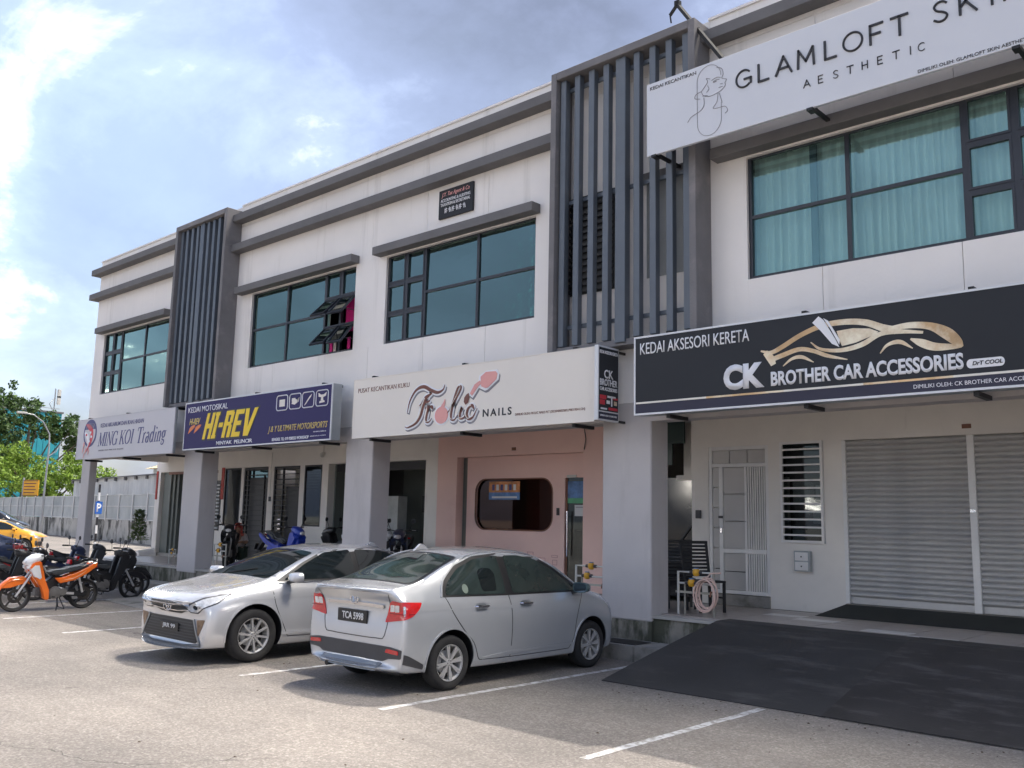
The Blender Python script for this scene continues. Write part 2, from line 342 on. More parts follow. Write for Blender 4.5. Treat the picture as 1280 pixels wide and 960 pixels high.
def text_mesh(body, bold=0., shear=0., spacing=1., extrude=0.):
    cu = bpy.data.curves.new('t', 'FONT'); cu.body = body; cu.size = 1; cu.offset = bold; cu.shear = shear; cu.space_character = spacing; cu.resolution_u = 4
    o = bpy.data.objects.new('t', cu); COL.objects.link(o); dg = bpy.context.evaluated_depsgraph_get(); dg.update()
    me = bpy.data.meshes.new_from_object(o.evaluated_get(dg)); bpy.data.objects.remove(o); bpy.data.curves.remove(cu)
    return me
def text(name, body, a0, b0, width, height, plane, mat, parent, bold=0., shear=0., spacing=1., depth=.004, facing='-y', slope=0):
    """print: width x height box with lower left corner a0, b0 on a plane; raised by depth"""
    me = text_mesh(body, bold, shear, spacing)
    n = len(me.vertices)
    co = np.empty(n*3); me.vertices.foreach_get('co', co); co = co.reshape(-1, 3)
    lo = co.min(0); hi = co.max(0)
    base = 0.0 if not any(c in body for c in 'gpqyj') else None
    a = a0+(co[:, 0]-lo[0])/(hi[0]-lo[0])*width; b = b0+(co[:, 1]-lo[1])/(hi[1]-lo[1])*height+slope*(co[:, 0]-lo[0])/(hi[0]-lo[0])
    if facing == '-y': w = np.stack([a, np.full(n, plane), b], 1)
    elif facing == '+x': w = np.stack([np.full(n, plane), a, b], 1)
    elif facing == '-x': w = np.stack([np.full(n, plane), -a, b], 1)
    else: w = np.stack([-a, np.full(n, plane), b], 1)
    me.vertices.foreach_set('co', w.ravel())
    # give the letters their thickness
    bm = bmesh.new(); bm.from_mesh(me)
    d = {'-y': Vector((0, depth, 0)), '+x': Vector((-depth, 0, 0)), '-x': Vector((depth, 0, 0)), '+y': Vector((0, -depth, 0))}[facing]
    edges = [e for e in bm.edges if e.is_boundary]
    ret = bmesh.ops.extrude_edge_only(bm, edges=edges)
    for v in ret['geom']:
        if isinstance(v, bmesh.types.BMVert): v.co += d
    bm.to_mesh(me); bm.free()
    me.materials.clear(); me.materials.append(MT[mat]); me.name = name
    return link(name, me, parent)
def flat(name, poly, plane, mat, parent, depth=.004, facing='-y'):
    """a printed or cut-out shape in sign coordinates"""
    m = MB()
    if facing == '-y': m.prism(poly, plane, plane+depth)
    else: m.prism(poly, plane-depth, plane, plane='yz')
    me = m.mesh(name, mat)
    b = bmesh.new(); b.from_mesh(me); bmesh.ops.triangulate(b, faces=[f for f in b.faces if len(f.verts) > 4]); b.to_mesh(me); b.free()
    return link(name, me, parent)
def spline(pts, k=6):
    P = [np.array(p, float) for p in pts]; P = [2*P[0]-P[1]]+P+[2*P[-1]-P[-2]]; out = []
    for i in range(1, len(P)-2):
        for t in np.arange(k)/k:
            a, b, c, d = P[i-1:i+3]; out.append(.5*((2*b)+(-a+c)*t+(2*a-5*b+4*c-d)*t*t+(-a+3*b-3*c+d)*t**3))
    out.append(P[-2]); return out
def stroke(name, pts, plane, mat, parent, depth=.004, k=7, facing='-y', grow=0, mesh=None):
    """brush stroke through (a, b, width) points"""
    S = spline(pts, k); L_, R_ = [], []
    for i, p in enumerate(S):
        t = S[min(i+1, len(S)-1)][:2]-S[max(i-1, 0)][:2]; t = t/(np.linalg.norm(t)+1e-9); nrm = np.array((-t[1], t[0])); w = max(p[2], .002)/2+grow
        L_.append(p[:2]+nrm*w); R_.append(p[:2]-nrm*w)
    m = mesh or MB(); n = len(S); f = (lambda p, h: (p[0], h, p[1])) if facing == '-y' else (lambda p, h: (-h, p[0], p[1]))
    vs = []
    for i in range(n): vs += [f(L_[i], plane), f(R_[i], plane), f(L_[i], plane+depth), f(R_[i], plane+depth)]
    fs = []
    for i in range(n-1):
        a, b = 4*i, 4*i+4; fs += [(a, a+1, b+1, b), (a, b, b+2, a+2), (a+1, a+3, b+3, b+1)]
    fs += [(0, 2, 3, 1), (4*n-4, 4*n-3, 4*n-1, 4*n-2)]
    m.add(vs, fs)
    if mesh is None: return m.build(name, mat, parent)
# ------------------------------------------------------------ ground
Y0 = 11.155; YS = 13.6; FZ = .57; XL = -27.15; XR = 6.0
def setting():
    g = MB(); g.add([(-420, -160, 0), (160, -160, 0), (160, 320, 0), (-420, 320, 0)], [(0, 1, 2, 3)])
    tag(g.build('road', 'asphalt'), kind='structure')
    # painted bay lines
    m = MB()
    def line(x, ya, yb, w=.09):
        n = int((yb-ya)/.35)
        for i in range(n):
            if random.random() < .02: continue
            a = ya+(yb-ya)*i/n; b = ya+(yb-ya)*(i+1)/n; j = random.uniform(-.008, .008)
            m.add([(x-w/2+j, a, .004), (x+w/2+j, a, .004), (x+w/2+j, b, .004), (x-w/2+j, b, .004)], [(0, 1, 2, 3)])
    for k, x in enumerate([-4.68, -7.2, -9.73, -12.26, -14.8, -17.3, -19.9, -22.4, -25.0, -27.5, -30.0]):
        line(x, 5.98, 8.9 if x > -6 else 10.45)
    tag(m.build('parking_lines', 'road_paint'), kind='structure')
    # low kerbed drain strip in front of the walkway
    st = MB(); x = -31.
    while x < -6.5:
        w = 1.18; e = min(x+w, -6.45); st.box(x+.006, e-.006, 10.5, 11.13, -.3, .2+random.uniform(-.006, .006)); x += w
    tag(st.build('drain_kerb', 'concrete', bevel=.012), kind='structure')
    tag(bx('drain_fill', 'mossy_concrete', None, -31, -6.45, 10.52, 11.13, -.3, .185), kind='structure')
    # raised walkway
    wb = MB(); wb.box(XL-.6, XR, 11.2, 26, -.3, FZ-.035)
    wk = tag(wb.build('walkway', 'mossy_concrete', bevel=.01), kind='structure')
    bx('slab_edge', 'slab_edge', wk, XL-.6, XR, 11.17, 11.4, FZ-.05, FZ-.012)
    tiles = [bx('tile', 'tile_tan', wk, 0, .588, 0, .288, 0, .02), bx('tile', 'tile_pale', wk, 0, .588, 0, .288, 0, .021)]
    base = [(t, t.location.copy()) for t in tiles]; used = [False, False]
    far = MB()
    rows = 7
    for r_ in range(rows):
        for i in range(56):
            xx = XR-.6-i*.6; yy = 11.4+r_*.3+.01
            if i < 26:
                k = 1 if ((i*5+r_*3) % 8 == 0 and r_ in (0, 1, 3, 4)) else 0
                z = FZ-.018+random.uniform(-.0012, .0012)
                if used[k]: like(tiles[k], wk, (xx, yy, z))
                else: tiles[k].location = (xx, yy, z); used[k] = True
            else: far.box(xx, xx+.59, yy, yy+.29, FZ-.018, FZ+.002)
    tag(far.build('far_tiles', 'tile_tan', wk), kind='stuff')
    # grey apron ramp left of the white car
    rp = MB(); rp.add([(-19.7, 8.75, .012), (-17.2, 8.5, .012), (-16.0, 10.55, .21), (-18.9, 10.55, .21), (-19.7, 8.75, -.1), (-17.2, 8.5, -.1), (-16.0, 10.55, -.1), (-18.9, 10.55, -.1)], [(0, 1, 2, 3), (0, 4, 5, 1), (1, 5, 6, 2), (2, 6, 7, 3), (3, 7, 4, 0)])
    tag(rp.build('concrete_ramp', 'concrete'), 'pale concrete ramp laid up to the kerb beside the black scooter', 'ramp')
    dp = MB(); dp.box(-8.1, -7.45, 10.62, 11.0, .2, .212); tag(dp.build('drain_cover', 'steel_black'), 'dark drain cover lying on the low kerb below the grey pier', 'drain cover')
setting()

def black_ramp():
    t = thing('vehicle_ramp', 'wide black checker plate ramp from the road up to the car accessory shop', 'ramp')
    ya, yb = 8.98, 11.50; za, zb = .012, FZ+.012
    def sheet(x0, x1, x0b, x1b, mat, dz=0):
        m = MB(); n = 6; vs = []; fs = []
        for i in range(n+1):
            g_ = min(1, i/(n-1)); f = ((11.15-ya)*g_+(.35 if i == n else 0))/(yb-ya); z = za+(zb-za)*g_+math.sin(g_*math.pi)*.012+dz
            vs += [(x0+(x0b-x0)*g_, ya+(yb-ya)*f, z), (x1+(x1b-x1)*g_, ya+(yb-ya)*f, z)]
        for i in range(n): fs.append((2*i, 2*i+1, 2*i+3, 2*i+2))
        k = len(vs); vs += [(v[0], v[1], v[2]-.008) for v in vs]
        fs += [tuple(q+k for q in f[::-1]) for f in fs]
        fs += [(0, k, k+1, 1), (2*n, 2*n+1, k+2*n+1, k+2*n)]+[(2*i, 2*i+2, k+2*i+2, k+2*i) for i in range(n)]+[(2*i+1, k+2*i+1, k+2*i+3, 2*i+3) for i in range(n)]
        return m.add(vs, fs).build('plate', mat, t)
    sheet(-6.78, -4.05, -6.5, -3.95, 'ramp_plate')
    sheet(-4.09, -1.3, -3.99, -1.3, 'ramp_plate_brown', dz=.0045)
    sheet(-1.285, 1.6, -1.285, 1.6, 'ramp_plate')
    for x in (-6.5, -4.0, -1.3, 1.5):
        MB().prism([(9.3, .01), (11.12, .01), (11.12, .50)], x-.02, x+.02, plane='yz').build('rib', 'steel_black', t)
    side = MB(); side.prism([(9.05, 0), (11.10, 0), (11.10, .50)], -6.55, -6.50, plane='yz'); side.build('side_plate', 'concrete', t)
black_ramp()
def litter():
    m = MB(); rg = random.Random(4)
    for i in range(150):
        if i < 60: x, y = rg.uniform(-6.4, -1.4), rg.uniform(8.4, 8.97)
        else: x, y = rg.uniform(-14, -1), rg.uniform(2.5, 10.3)
        s = rg.uniform(.006, .02); a = rg.uniform(0, 6.28); z = .004
        m.add([(x+s*math.cos(a+k*1.57)*(1 if k % 2 else .6), y+s*math.sin(a+k*1.57)*(1 if k % 2 else .6), z+(s*.35 if k == 0 else 0)) for k in range(4)]+[(x, y, z+s*.5)], [(0, 1, 4), (1, 2, 4), (2, 3, 4), (3, 0, 4)])
    tag(m.build('road_grit', 'bark'), 'loose grit and leaf scraps lying over the parking bays', kind='stuff')
litter()
def mats():
    m = MB(); m.add([(-6.0, 13.05, FZ+.006), (-5.75, 13.56, FZ+.16), (-1.7, 13.56, FZ+.16), (-1.5, 13.05, FZ+.006), (-6.0, 13.05, FZ+.003), (-5.75, 13.56, FZ+.003), (-1.7, 13.56, FZ+.003), (-1.5, 13.05, FZ+.003)],
          [(0, 1, 2, 3), (0, 4, 5, 1), (1, 5, 6, 2), (2, 6, 7, 3), (3, 7, 4, 0)])
    tag(m.build('threshold_ramp', 'rubber_mat'), 'long dark green black ramp mat lying in front of the roller shutters', 'mat')
mats()

# ------------------------------------------------------------ the terrace of shops
B = thing('shop_terrace', 'two storey white shop terrace with grey piers and tall fin screens', 'building')
WINS = [  # x0, kinds of column from left: n narrow (three lights), w wide (two lights)
    (-26.55, 'nnww', 'plain', 'win_plain'), (-18.66, 'wwnn', 'open', 'win_teal2'), (-13.78, 'nnww', 'ripple', 'win_ripple'), (-5.96, 'wwnn', 'curtain', 'win_teal'), (-1.2, 'nnww', 'plain', 'win_plain')]
MT['win_teal2'] = glass_mat('pale_teal_glass', (.64, .92, .90), .22)
WW, WN = 1.41, .545
ZB, ZT = 5.19, 6.97
def wlen(k): return sum(WW if c == 'w' else WN for c in k)
def upper_walls():
    # panels between the movement joints; 12 mm open joints over a backing wall
    bx('backing_wall', 'shop_wall', B, XL+.03, XR-.03, Y0+.05, Y0+.2, 3.63, ZB-.02)
    bx('backing_wall', 'shop_wall', B, XL+.03, XR-.03, Y0+.05, Y0+.2, ZT+.02, 9.1)
    spans = sorted([(x, x+wlen(k)) for x, k, _, _ in WINS])
    frames = [(-21.8, -19.32), (-9.22, -6.52)]
    xs = [XL, -25.3, -23.6, -22.0, -21.8, -19.32, -17.6, -15.9, -14.25, -12.62, -11.0, -9.22, -6.52, -4.9, -3.2, -1.5, .2, 2, 3.8, XR]
    for i in range(len(xs)-1):
        a, b = xs[i]+.004, xs[i+1]-.004
        bx('wall_panel', 'white_render', B, a, b, Y0, Y0+.049, 3.622, ZB)
        bx('wall_panel', 'white_render', B, a, b, Y0, Y0+.049, ZT, 8.70)
        bx('wall_panel', 'white_render', B, a, b, Y0, Y0+.049, 8.706, 9.21)
    # piers of wall between the windows
    edges = [XL]+[e for s in spans for e in s]+[XR]
    for i in range(0, len(edges), 2):
        a, b = edges[i], edges[i+1]
        if b <= -19 and a > -22.8: pass
        bx('wall_pier', 'white_render', B, a, b, Y0+.001, Y0+.2, ZB+.001, ZT-.001)
    bx('side_wall', 'white_render', B, XL, XL+.2, Y0+.051, 26, 3.4, 9.2)
    bx('side_wall', 'white_render', B, XR-.2, XR, Y0+.21, 26, FZ, 9.1)
    bx('back_wall', 'white_render', B, XL+.2, XR-.2, 25.8, 26, 0, 9.1)
    bx('roof', 'roof_slab', B, XL+.2, XR-.2, Y0+.2, 25.8, 8.55, 8.7)
    bx('floor_slab', 'soffit', B, XL+.2, XR-.2, Y0+.21, 25.8, 3.62, 3.95)
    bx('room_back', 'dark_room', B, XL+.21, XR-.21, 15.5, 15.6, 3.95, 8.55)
    # front beam over the walkway
    bx('beam', 'pier_grey', B, XL, XR, Y0+.005, Y0+.3, 3.33, 3.62)
    # coping and the two grey string courses, broken by the fin screens
    for a, b in ((XL-.1, -21.8), (-19.32, -9.22), (-6.52, XR)):
        bx('cornice', 'trim_grey', B, a, b, Y0-.25, Y0-.001, 8.77, 8.94, bevel=.006)
        bx('cornice', 'trim_grey', B, a-.02 if a < -27 else a, b, Y0-.25, Y0-.001, 8.03, 8.20, bevel=.006)
        bx('coping', 'white_render', B, a+.1 if a < -27 else a, b, Y0-.03, Y0+.2, 9.212, 9.25)
    bx('cornice', 'trim_grey', B, XL-.12, XL-.001, Y0, Y0+1.2, 8.77, 8.94); bx('cornice', 'trim_grey', B, XL-.12, XL-.001, Y0, Y0+1.2, 8.03, 8.20)
upper_walls()

def window(x0, kinds, style, glass):
    L_ = wlen(kinds); yf, yb = Y0+.05, Y0+.12
    w = MB(); t = .05
    w.box(x0, x0+t, yf, yb, ZB, ZT).box(x0+L_-t, x0+L_, yf, yb, ZB, ZT).box(x0+t, x0+L_-t, yf, yb, ZT-t, ZT).box(x0+t, x0+L_-t, yf, yb, ZB, ZB+t)
    f = w.build('window', 'window_metal', B, bevel=.004)
    x = x0; H_ = ZT-ZB
    for ci, c in enumerate(kinds):
        cw = WW if c == 'w' else WN; n = 2 if c == 'w' else 3
        if x > x0+.01: bx('mullion', 'window_metal', f, x-.03, x+.03, yf+.003, yb-.003, ZB+t, ZT-t)
        for r_ in range(n):
            za = ZB+H_*r_/n; zb = ZB+H_*(r_+1)/n
            if r_: bx('transom', 'window_metal', f, x+.03, x+cw-.03, yf+.006, yb-.006, za-.025, za+.025)
            opened = style == 'open' and c == 'n' and r_ < 2
            a0, a1, b0, b1 = x+.03, x+cw-.03, za+.025, zb-.025
            if not opened:
                if c == 'n':
                    s = MB(); q = .03
                    s.box(a0, a0+q, yf-.004, yb-.02, b0, b1).box(a1-q, a1, yf-.004, yb-.02, b0, b1).box(a0+q, a1-q, yf-.004, yb-.02, b0, b0+q).box(a0+q, a1-q, yf-.004, yb-.02, b1-q, b1)
                    s.build('sash', 'window_metal', f)
                g = bx('pane', glass, f, (a0-a1)/2, (a1-a0)/2, -.003, .003, (b0-b1)/2, (b1-b0)/2); g.location = ((a0+a1)/2, yf+.035, (b0+b1)/2); g.rotation_euler = (R(random.uniform(-.9, .9)), 0, R(random.uniform(-.8, .8)))
            else:
                # top hung casement pushed out
                ang = R(42 if ci == 2 else 38)+(.05 if r_ else 0); hh = b1-b0; s = MB(); q = .035
                s.box(a0, a0+q, -.02, .02, -hh, 0).box(a1-q, a1, -.02, .02, -hh, 0).box(a0+q, a1-q, -.02, .02, -q, 0).box(a0+q, a1-q, -.02, .02, -hh, -hh+q)
                o = s.build('open_sash', 'window_metal', f); o.location = (0, yf, b1); o.rotation_euler = (-ang, 0, 0)
                g = bx('pane', 'win_open', f, a0+q, a1-q, -.003, .003, -hh+q, -q); g.location = (0, yf, b1); g.rotation_euler = (-ang, 0, 0)
                st = MB(); st.bar((a0+.02, yf+.02, b1-.32), (a0+.02, yf-math.sin(ang)*hh*.8, b1-hh*.8*math.cos(ang)), .012, .012).bar((a1-.02, yf+.02, b1-.32), (a1-.02, yf-math.sin(ang)*hh*.8, b1-hh*.8*math.cos(ang)), .012, .012); st.build('stay', 'window_metal', f)
        x += cw
    # what hangs behind the glass
    if style == 'curtain':
        m = MB(); n = int(L_/.018); vs = []; ph = random.random()*9
        for i in range(n+1):
            xx = x0+L_*i/n; y = Y0+.28+.035*math.sin(xx*58+ph+2.2*math.sin(xx*3.1))+.018*math.sin(xx*23.7)+(.05 if abs(xx+3.5) < .02 else 0)
            vs += [(xx, y, ZB-.05), (xx+.01*math.sin(xx*9), y*1.0+.012*math.sin(xx*31), ZT+.08)]
        m.add(vs, [(2*i, 2*i+2, 2*i+3, 2*i+1) for i in range(n)]); m.build('curtain', 'curtain', f, smooth=True, angle=80)
        bx('inner_post', 'fin_metal', f, x0+.86, x0+.95, Y0+.145, Y0+.19, ZB, ZT)
        bx('inner_wall', 'curtain', f, x0-.1, x0+L_+.1, Y0+.5, Y0+.52, ZB-.1, ZT+.2)
    else:
        bx('blind', 'blind', f, x0+.02, x0+L_-(1.12 if style == 'open' else .02), Y0+.22, Y0+.235, ZB+.02, ZT)
        if style != 'open':
            s = MB()
            for i in range(24): s.box(x0+.03, x0+1.08, Y0+.16, Y0+.19, ZB+.04+i*.074, ZB+.085+i*.074)
            s.build('louvre_blind', 'blind', f)
        else:
            m = MB(); vs = []; n = 26
            for i in range(n+1):
                xx = x0+L_-.5+.48*i/n; vs += [(xx, Y0+.17+.03*math.sin(i*1.9), ZB+.45), (xx, Y0+.17+.02*math.sin(i*1.9), ZT-.2)]
            m.add(vs, [(2*i, 2*i+2, 2*i+3, 2*i+1) for i in range(n)]); m.build('pink_curtain', 'pink_curtain', f, smooth=True, angle=80)
            for k, (dx, mm) in enumerate(((-.95, 'pink_curtain'), (-.82, 'cloth_pale'), (-.35, 'pink_curtain'))):
                bx('hanging_cloth', mm, f, x0+L_+dx, x0+L_+dx+.09, Y0+.125, Y0+.135, ZB+.05, ZB+.32)
    # projecting grey hood and the white drip line under it
    bx('hood', 'trim_grey', B, x0-(.45 if kinds[0] == 'w' else .20), x0+L_+(.10 if kinds[0] == 'w' else .42) if False else x0+L_+.10, Y0-.22, Y0-.002, ZT+.0, ZT+.16, bevel=.006)
    bx('drip', 'white_render', f, x0, x0+L_, Y0-.01, Y0+.05, ZT-.03, ZT-.001)
MT['win_open'] = glass_mat('open_pane_glass', (.7, .9, .9), .72, sheen=(.86, .97, .96))
for a in WINS: window(*a)

def fin_screen(x0, x1, detail):
    m = MB(); yf = Y0-.42; za, zb = 4.46, 9.10; t = .16
    m.box(x0, x0+t*.7, yf, Y0-.001, za, zb).box(x1-t*.7, x1, yf, Y0-.001, za, zb).box(x0+t*.7, x1-t*.7, yf, Y0+.15, zb-.13, zb)
    f = m.build('fin_screen', 'frame_grey', B, bevel=.008)
    bx('bottom_rail', 'frame_grey', f, x0+t*.7, x1-t*.7, Y0-.32, Y0-.001, za-.02, za+.07)
    src = MB().box(-.055, .055, Y0-.34, Y0-.23, za+.08, zb-.14).build('fin', 'fin_metal', f, bevel=.006)
    n = 9; a = x0+.13; p = (x1-x0-.26-.14)/(n-1)
    for i in range(n):
        xx = a+.07+p*i
        if i == 4:
            o = MB().box(-.092, .092, Y0-.355, Y0-.22, za+.02, zb-.135).build('fin', 'fin_metal', f, bevel=.006); o.location = (xx, 0, 0)
        elif i == 0: src.location = (xx, 0, 0)
        else: like(src, f, (xx, 0, 0))
    for z in (4.86, 6.90, 8.82): bx('rail', 'fin_metal', f, x0+.11, x1-.11, Y0-.225, Y0-.18, z-.03, z+.03)
    # openings in the wall behind: louvres left, a plain recess right
    g = MB(); g.box(x0+.12, x0+1.0, Y0-.012, Y0-.003, 5.42, 7.05); g.build('louvre_backing', 'grille_black', f)
    s = MB()
    for i in range(15): s.box(x0+.13, x0+.99, Y0-.06, Y0-.02, 5.45+i*.107, 5.50+i*.107)
    s.build('louvre', 'grille_black', f)
    if detail:
        bx('rear_opening', 'dark_grey_green', f, x0+1.6, x1-.12, Y0-.012, Y0-.004, 5.48, 6.95)
        bx('rear_lintel', 'trim_grey', f, x0+1.55, x1-.12, Y0-.09, Y0-.002, 6.96, 7.1)
mk('dark_grey_green', (.24, .25, .25), .5, var=.1)
fin_screen(-9.22, -6.52, True); fin_screen(-21.80, -19.32, False)

def piers():
    for x0, x1 in ((-27.3, -26.75), (-21.3, -20.43), (-14.8, -13.95), (-8.43, -7.55), (-2.0, -1.1), (4.4, 5.3)):
        dp = .2 if x0 < -27 else .44
        bx('pier', 'pier_grey', B, x0, x1, Y0, Y0+dp, FZ-.1, 3.35, bevel=.012)
        bx('pier_foot', 'mossy_concrete', B, x0-.004, x1+.004, Y0-.004, Y0+dp-.04, 0, FZ-.1)
piers()

def slats(name, x0, x1, y, z0, z1, pitch, mat, par, th=.03, prof='bar'):
    """a run of alike horizontal pieces, each its own object"""
    n = int(round((z1-z0)/pitch)); src = None
    if prof == 'bar': m = MB().box(0, x1-x0, -th/2, th/2, 0, pitch*.42)
    else:
        k = 6; pr = [(-.5*th*math.sin(math.pi*i/k)-.3*th, pitch*i/k) for i in range(k+1)]; pr = pr+[(.2*th, pitch), (.2*th, 0)]
        m = MB().prism(pr, 0, x1-x0, plane='yz')
    src = m.build(name, mat, par); src.location = (x0, y, z0)
    for i in range(1, n): like(src, par, (x0, y, z0+pitch*i))
    return n

def shop_front():
    W = lambda a, b, z0, z1, mat='shop_wall', name='shop_wall', y=YS: bx(name, mat, B, a, b, y, y+.2, z0, z1)
    Z1 = 3.62; HD = 3.14
    # ---- car accessory shop (right)
    W(-8.385, -8.06, FZ, Z1); W(-8.06, -6.97, HD, Z1); W(-6.97, -6.75, FZ, Z1); W(-6.75, -6.05, FZ, 1.6); W(-6.75, -6.05, 3.17, Z1); W(-6.05, -5.76, FZ, Z1); W(-5.76, 1.6, 3.16, Z1); W(1.6, XR-.2, FZ, Z1)
    bx('threshold', 'concrete', B, -8.06, -6.97, YS-.03, YS+.15, FZ, .74)
    d = MB(); y0, y1 = YS+.01, YS+.06
    d.box(-8.06, -8.0, y0, y1, .75, HD).box(-7.03, -6.97, y0, y1, .75, HD).box(-8.0, -7.03, y0, y1, 3.08, HD).box(-8.0, -7.03, y0, y1, 2.80, 2.86).box(-8.0, -7.03, y0, y1, .75, .81).box(-7.87, -7.80, y0, y1, .81, 2.80).box(-7.80, -7.03, y0, y1, 1.40, 1.47)
    gd = d.build('grille_door', 'grille_white', B, bevel=.004)
    for a, b, z0, z1, n in ((-8.0, -7.87, .81, 2.80, 6), (-7.80, -7.40, 1.47, 2.80, 3), (-7.80, -7.40, .81, 1.40, 2)):
        for i in range(n):
            zz = z0+(z1-z0)*i/n; bx('frosted_panel', 'frosted', gd, a+.004, b-.004, y0+.02, y0+.03, zz+.006, zz+(z1-z0)/n-.006)
    for i in range(3): bx('frosted_panel', 'frosted', gd, -8.0+i*.323+.006, -8.0+(i+1)*.323-.006, y0+.02, y0+.03, 2.865, 3.075)
    bx('door_stile', 'grille_white', gd, -7.40, -7.36, y0-.005, y1-.003, .81, 2.80)
    src = None
    for i in range(8):
        x = -7.335+i*.040
        if src is None: src = MB().box(-.011, .011, y0+.005, y0+.03, .81, 2.80).build('bar', 'grille_white', gd); src.location = (x, 0, 0)
        else: like(src, gd, (x, 0, 0))
    bx('bar_backing', 'dark_room', gd, -7.36, -7.03, y0+.08, y0+.09, .81, 2.80)
    bx('lock', 'plastic_dark_grey', gd, -7.87, -7.80, y0-.03, y0-.001, 1.96, 2.0); bx('lock', 'chrome', gd, -7.845, -7.815, y0-.02, y0-.001, 1.72, 1.80)
    lv = MB(); lv.box(-6.75, -6.71, YS-.05, YS-.001, 1.60, 3.17).box(-6.09, -6.05, YS-.05, YS-.001, 1.60, 3.17).box(-6.71, -6.09, YS-.05, YS-.001, 1.6, 1.64).box(-6.71, -6.09, YS-.05, YS-.001, 3.13, 3.17)
    l = lv.build('barred_window', 'grille_white', B, bevel=.003)
    src = MB().box(-6.71, -6.09, -.012, .012, -.014, .014).build('bar', 'grille_white', l); src.location = (0, YS-.03, 1.72)
    for i in range(1, 12): like(src, l, (0, YS-.03, 1.72+i*.1205))
    bx('pane', 'shop_glass', l, -6.74, -6.06, YS+.05, YS+.056, 1.61, 3.16); bx('sun_film', 'grille_black', l, -6.74, -6.06, YS+.06, YS+.07, 2.62, 3.16); bx('room', 'dark_room', l, -6.9, -5.9, YS+.6, YS+.62, 1.4, 3.3)
    for (a, b, z0, z1, mm) in ((-6.7, -6.5, 1.62, 1.80, 'paper'), (-6.45, -6.12, 1.62, 1.86, 'cloth_pale'), (-6.35, -6.22, 1.9, 2.12, 'paper'), (-6.68, -6.4, 2.2, 2.55, 'blind'), (-6.3, -6.1, 2.25, 2.5, 'curtain')): bx('shelf_item', mm, l, a, b, YS+.25, YS+.4, z0, z1)
    # roller shutters
    for k, (a, b) in enumerate(((-5.70, -3.985), (-3.89, -2.10), (-2.0, -.2), (-.1, 1.5))):
        sh = MB().box(a, b, YS+.06, YS+.10, .74, .84).build('roller_shutter', 'shutter_steel', B, bevel=.004)
        if a < -1: slats('slat', a, b, YS+.08, .84, 3.155, .0772, 'shutter_steel', sh, th=.085, prof='curve')
        else: bx('curtain_sheet', 'shutter_steel', sh, a, b, YS+.07, YS+.09, .84, 3.155)
        if k == 1:
            bx('lock', 'steel_black', sh, -3.36, -3.30, YS+.03, YS+.045, 2.02, 2.05); bx('lock', 'chrome', sh, -3.30, -3.26, YS+.03, YS+.045, 1.99, 2.02)
    for x in (-5.76, -3.985, -2.10, -.2, 1.5):
        w = .06 if x < -5 else .095
        bx('shutter_guide', 'grille_white', B, x, x+w, YS-.005, YS+.12, .74, 3.157, bevel=.004)
        if x > -5: bx('guide_latch', 'chrome', B, x+.01, x+.08, YS-.02, YS-.006, 2.09, 2.13)
    bx('threshold', 'concrete', B, -5.76, 1.6, YS-.02, YS+.15, FZ, .735)
    bx('house_number', 'wood_brown', B, -4.03, -3.91, YS-.015, YS-.001, 3.25, 3.31)
    # small fittings on this wall
    m = MB(); m.box(-6.52, -6.27, YS-.10, YS-.001, 1.17, 1.48)
    lb = tag(m.build('letter_box', 'cabinet_metal', bevel=.006), 'small grey double letter box fixed under the barred window', 'letter box')
    for z in (1.19, 1.335): bx('flap', 'grille_white', lb, -6.50, -6.29, YS-.112, YS-.101, z, z+.125, bevel=.004); bx('lock', 'steel_black', lb, -6.405, -6.385, YS-.118, YS-.113, z+.05, z+.07)
    # ---- stair entry between the shops
    bx('stair_panel', 'shop_wall', B, -8.76, -8.385, YS+.35, YS+.4, 2.66, Z1); bx('stair_wall', 'shop_wall', B, -8.385, -8.36, YS+.2, YS+.5, FZ, Z1)
    sd_ = bx('stair_door', 'black_gloss', B, -10.27+.35, -8.37, YS+.40, YS+.43, .6, 2.66)
    bx('sill', 'shop_wall', sd_, -8.9, -8.39, YS+.33, YS+.41, 2.62, 2.70)
    MB().tube([(-8.55, YS+.30, 1.55), (-8.55, YS+.30, 1.95)], .014).tube([(-8.49, YS+.30, 1.55), (-8.49, YS+.30, 1.93)], .014).build('handle', 'chrome', sd_)
    bx('sticker', 'paper', sd_, -8.57, -8.54, YS+.385, YS+.399, 2.25, 2.42)
    MB().bar((-8.9, YS+.38, 1.5), (-8.62, YS+.38, 1.85), .02, .03).build('rail_reflection', 'plastic_dark_grey', sd_)  # grey bar modelled in place of the stair railing's reflection in the black door
    bx('meter_panel', 'dark_green', B, -9.9, -8.52, YS-.02, YS+.02, 3.23, 3.62); bx('meter_panel', 'dark_green', B, -9.9, -8.765, YS-.02, YS+.02, 2.86, 3.228)
    # ---- pink nail salon
    P_ = 'pink_render'
    W(-14.75, -14.15, FZ, Z1, P_); W(-14.15, -10.73, 3.16, Z1, P_); W(-10.73, -10.27, FZ, Z1, P_); W(-10.27, -9.9, FZ, 1.63, P_); W(-10.27, -9.9, 3.21, Z1, P_)
    y = YS+.17
    bx('salon_wall', P_, B, -14.0, -11.31, y, y+.1, FZ, 1.66); bx('salon_wall', P_, B, -14.0, -10.735, y, y+.1, 2.69, 3.155)
    bx('salon_wall', P_, B, -11.62, -11.31, y+.001, y+.1, 1.66, 2.69); bx('salon_wall', P_, B, -14.0, -13.74, y+.001, y+.1, 1.66, 2.69)
    bx('salon_reveal', 'door_green', B, -14.15, -14.0, YS+.205, y+.3, FZ, 3.16)
    # rounded corners of the long window
    x0, x1, z0, z1, r_ = -13.74, -11.62, 1.66, 2.69, .27
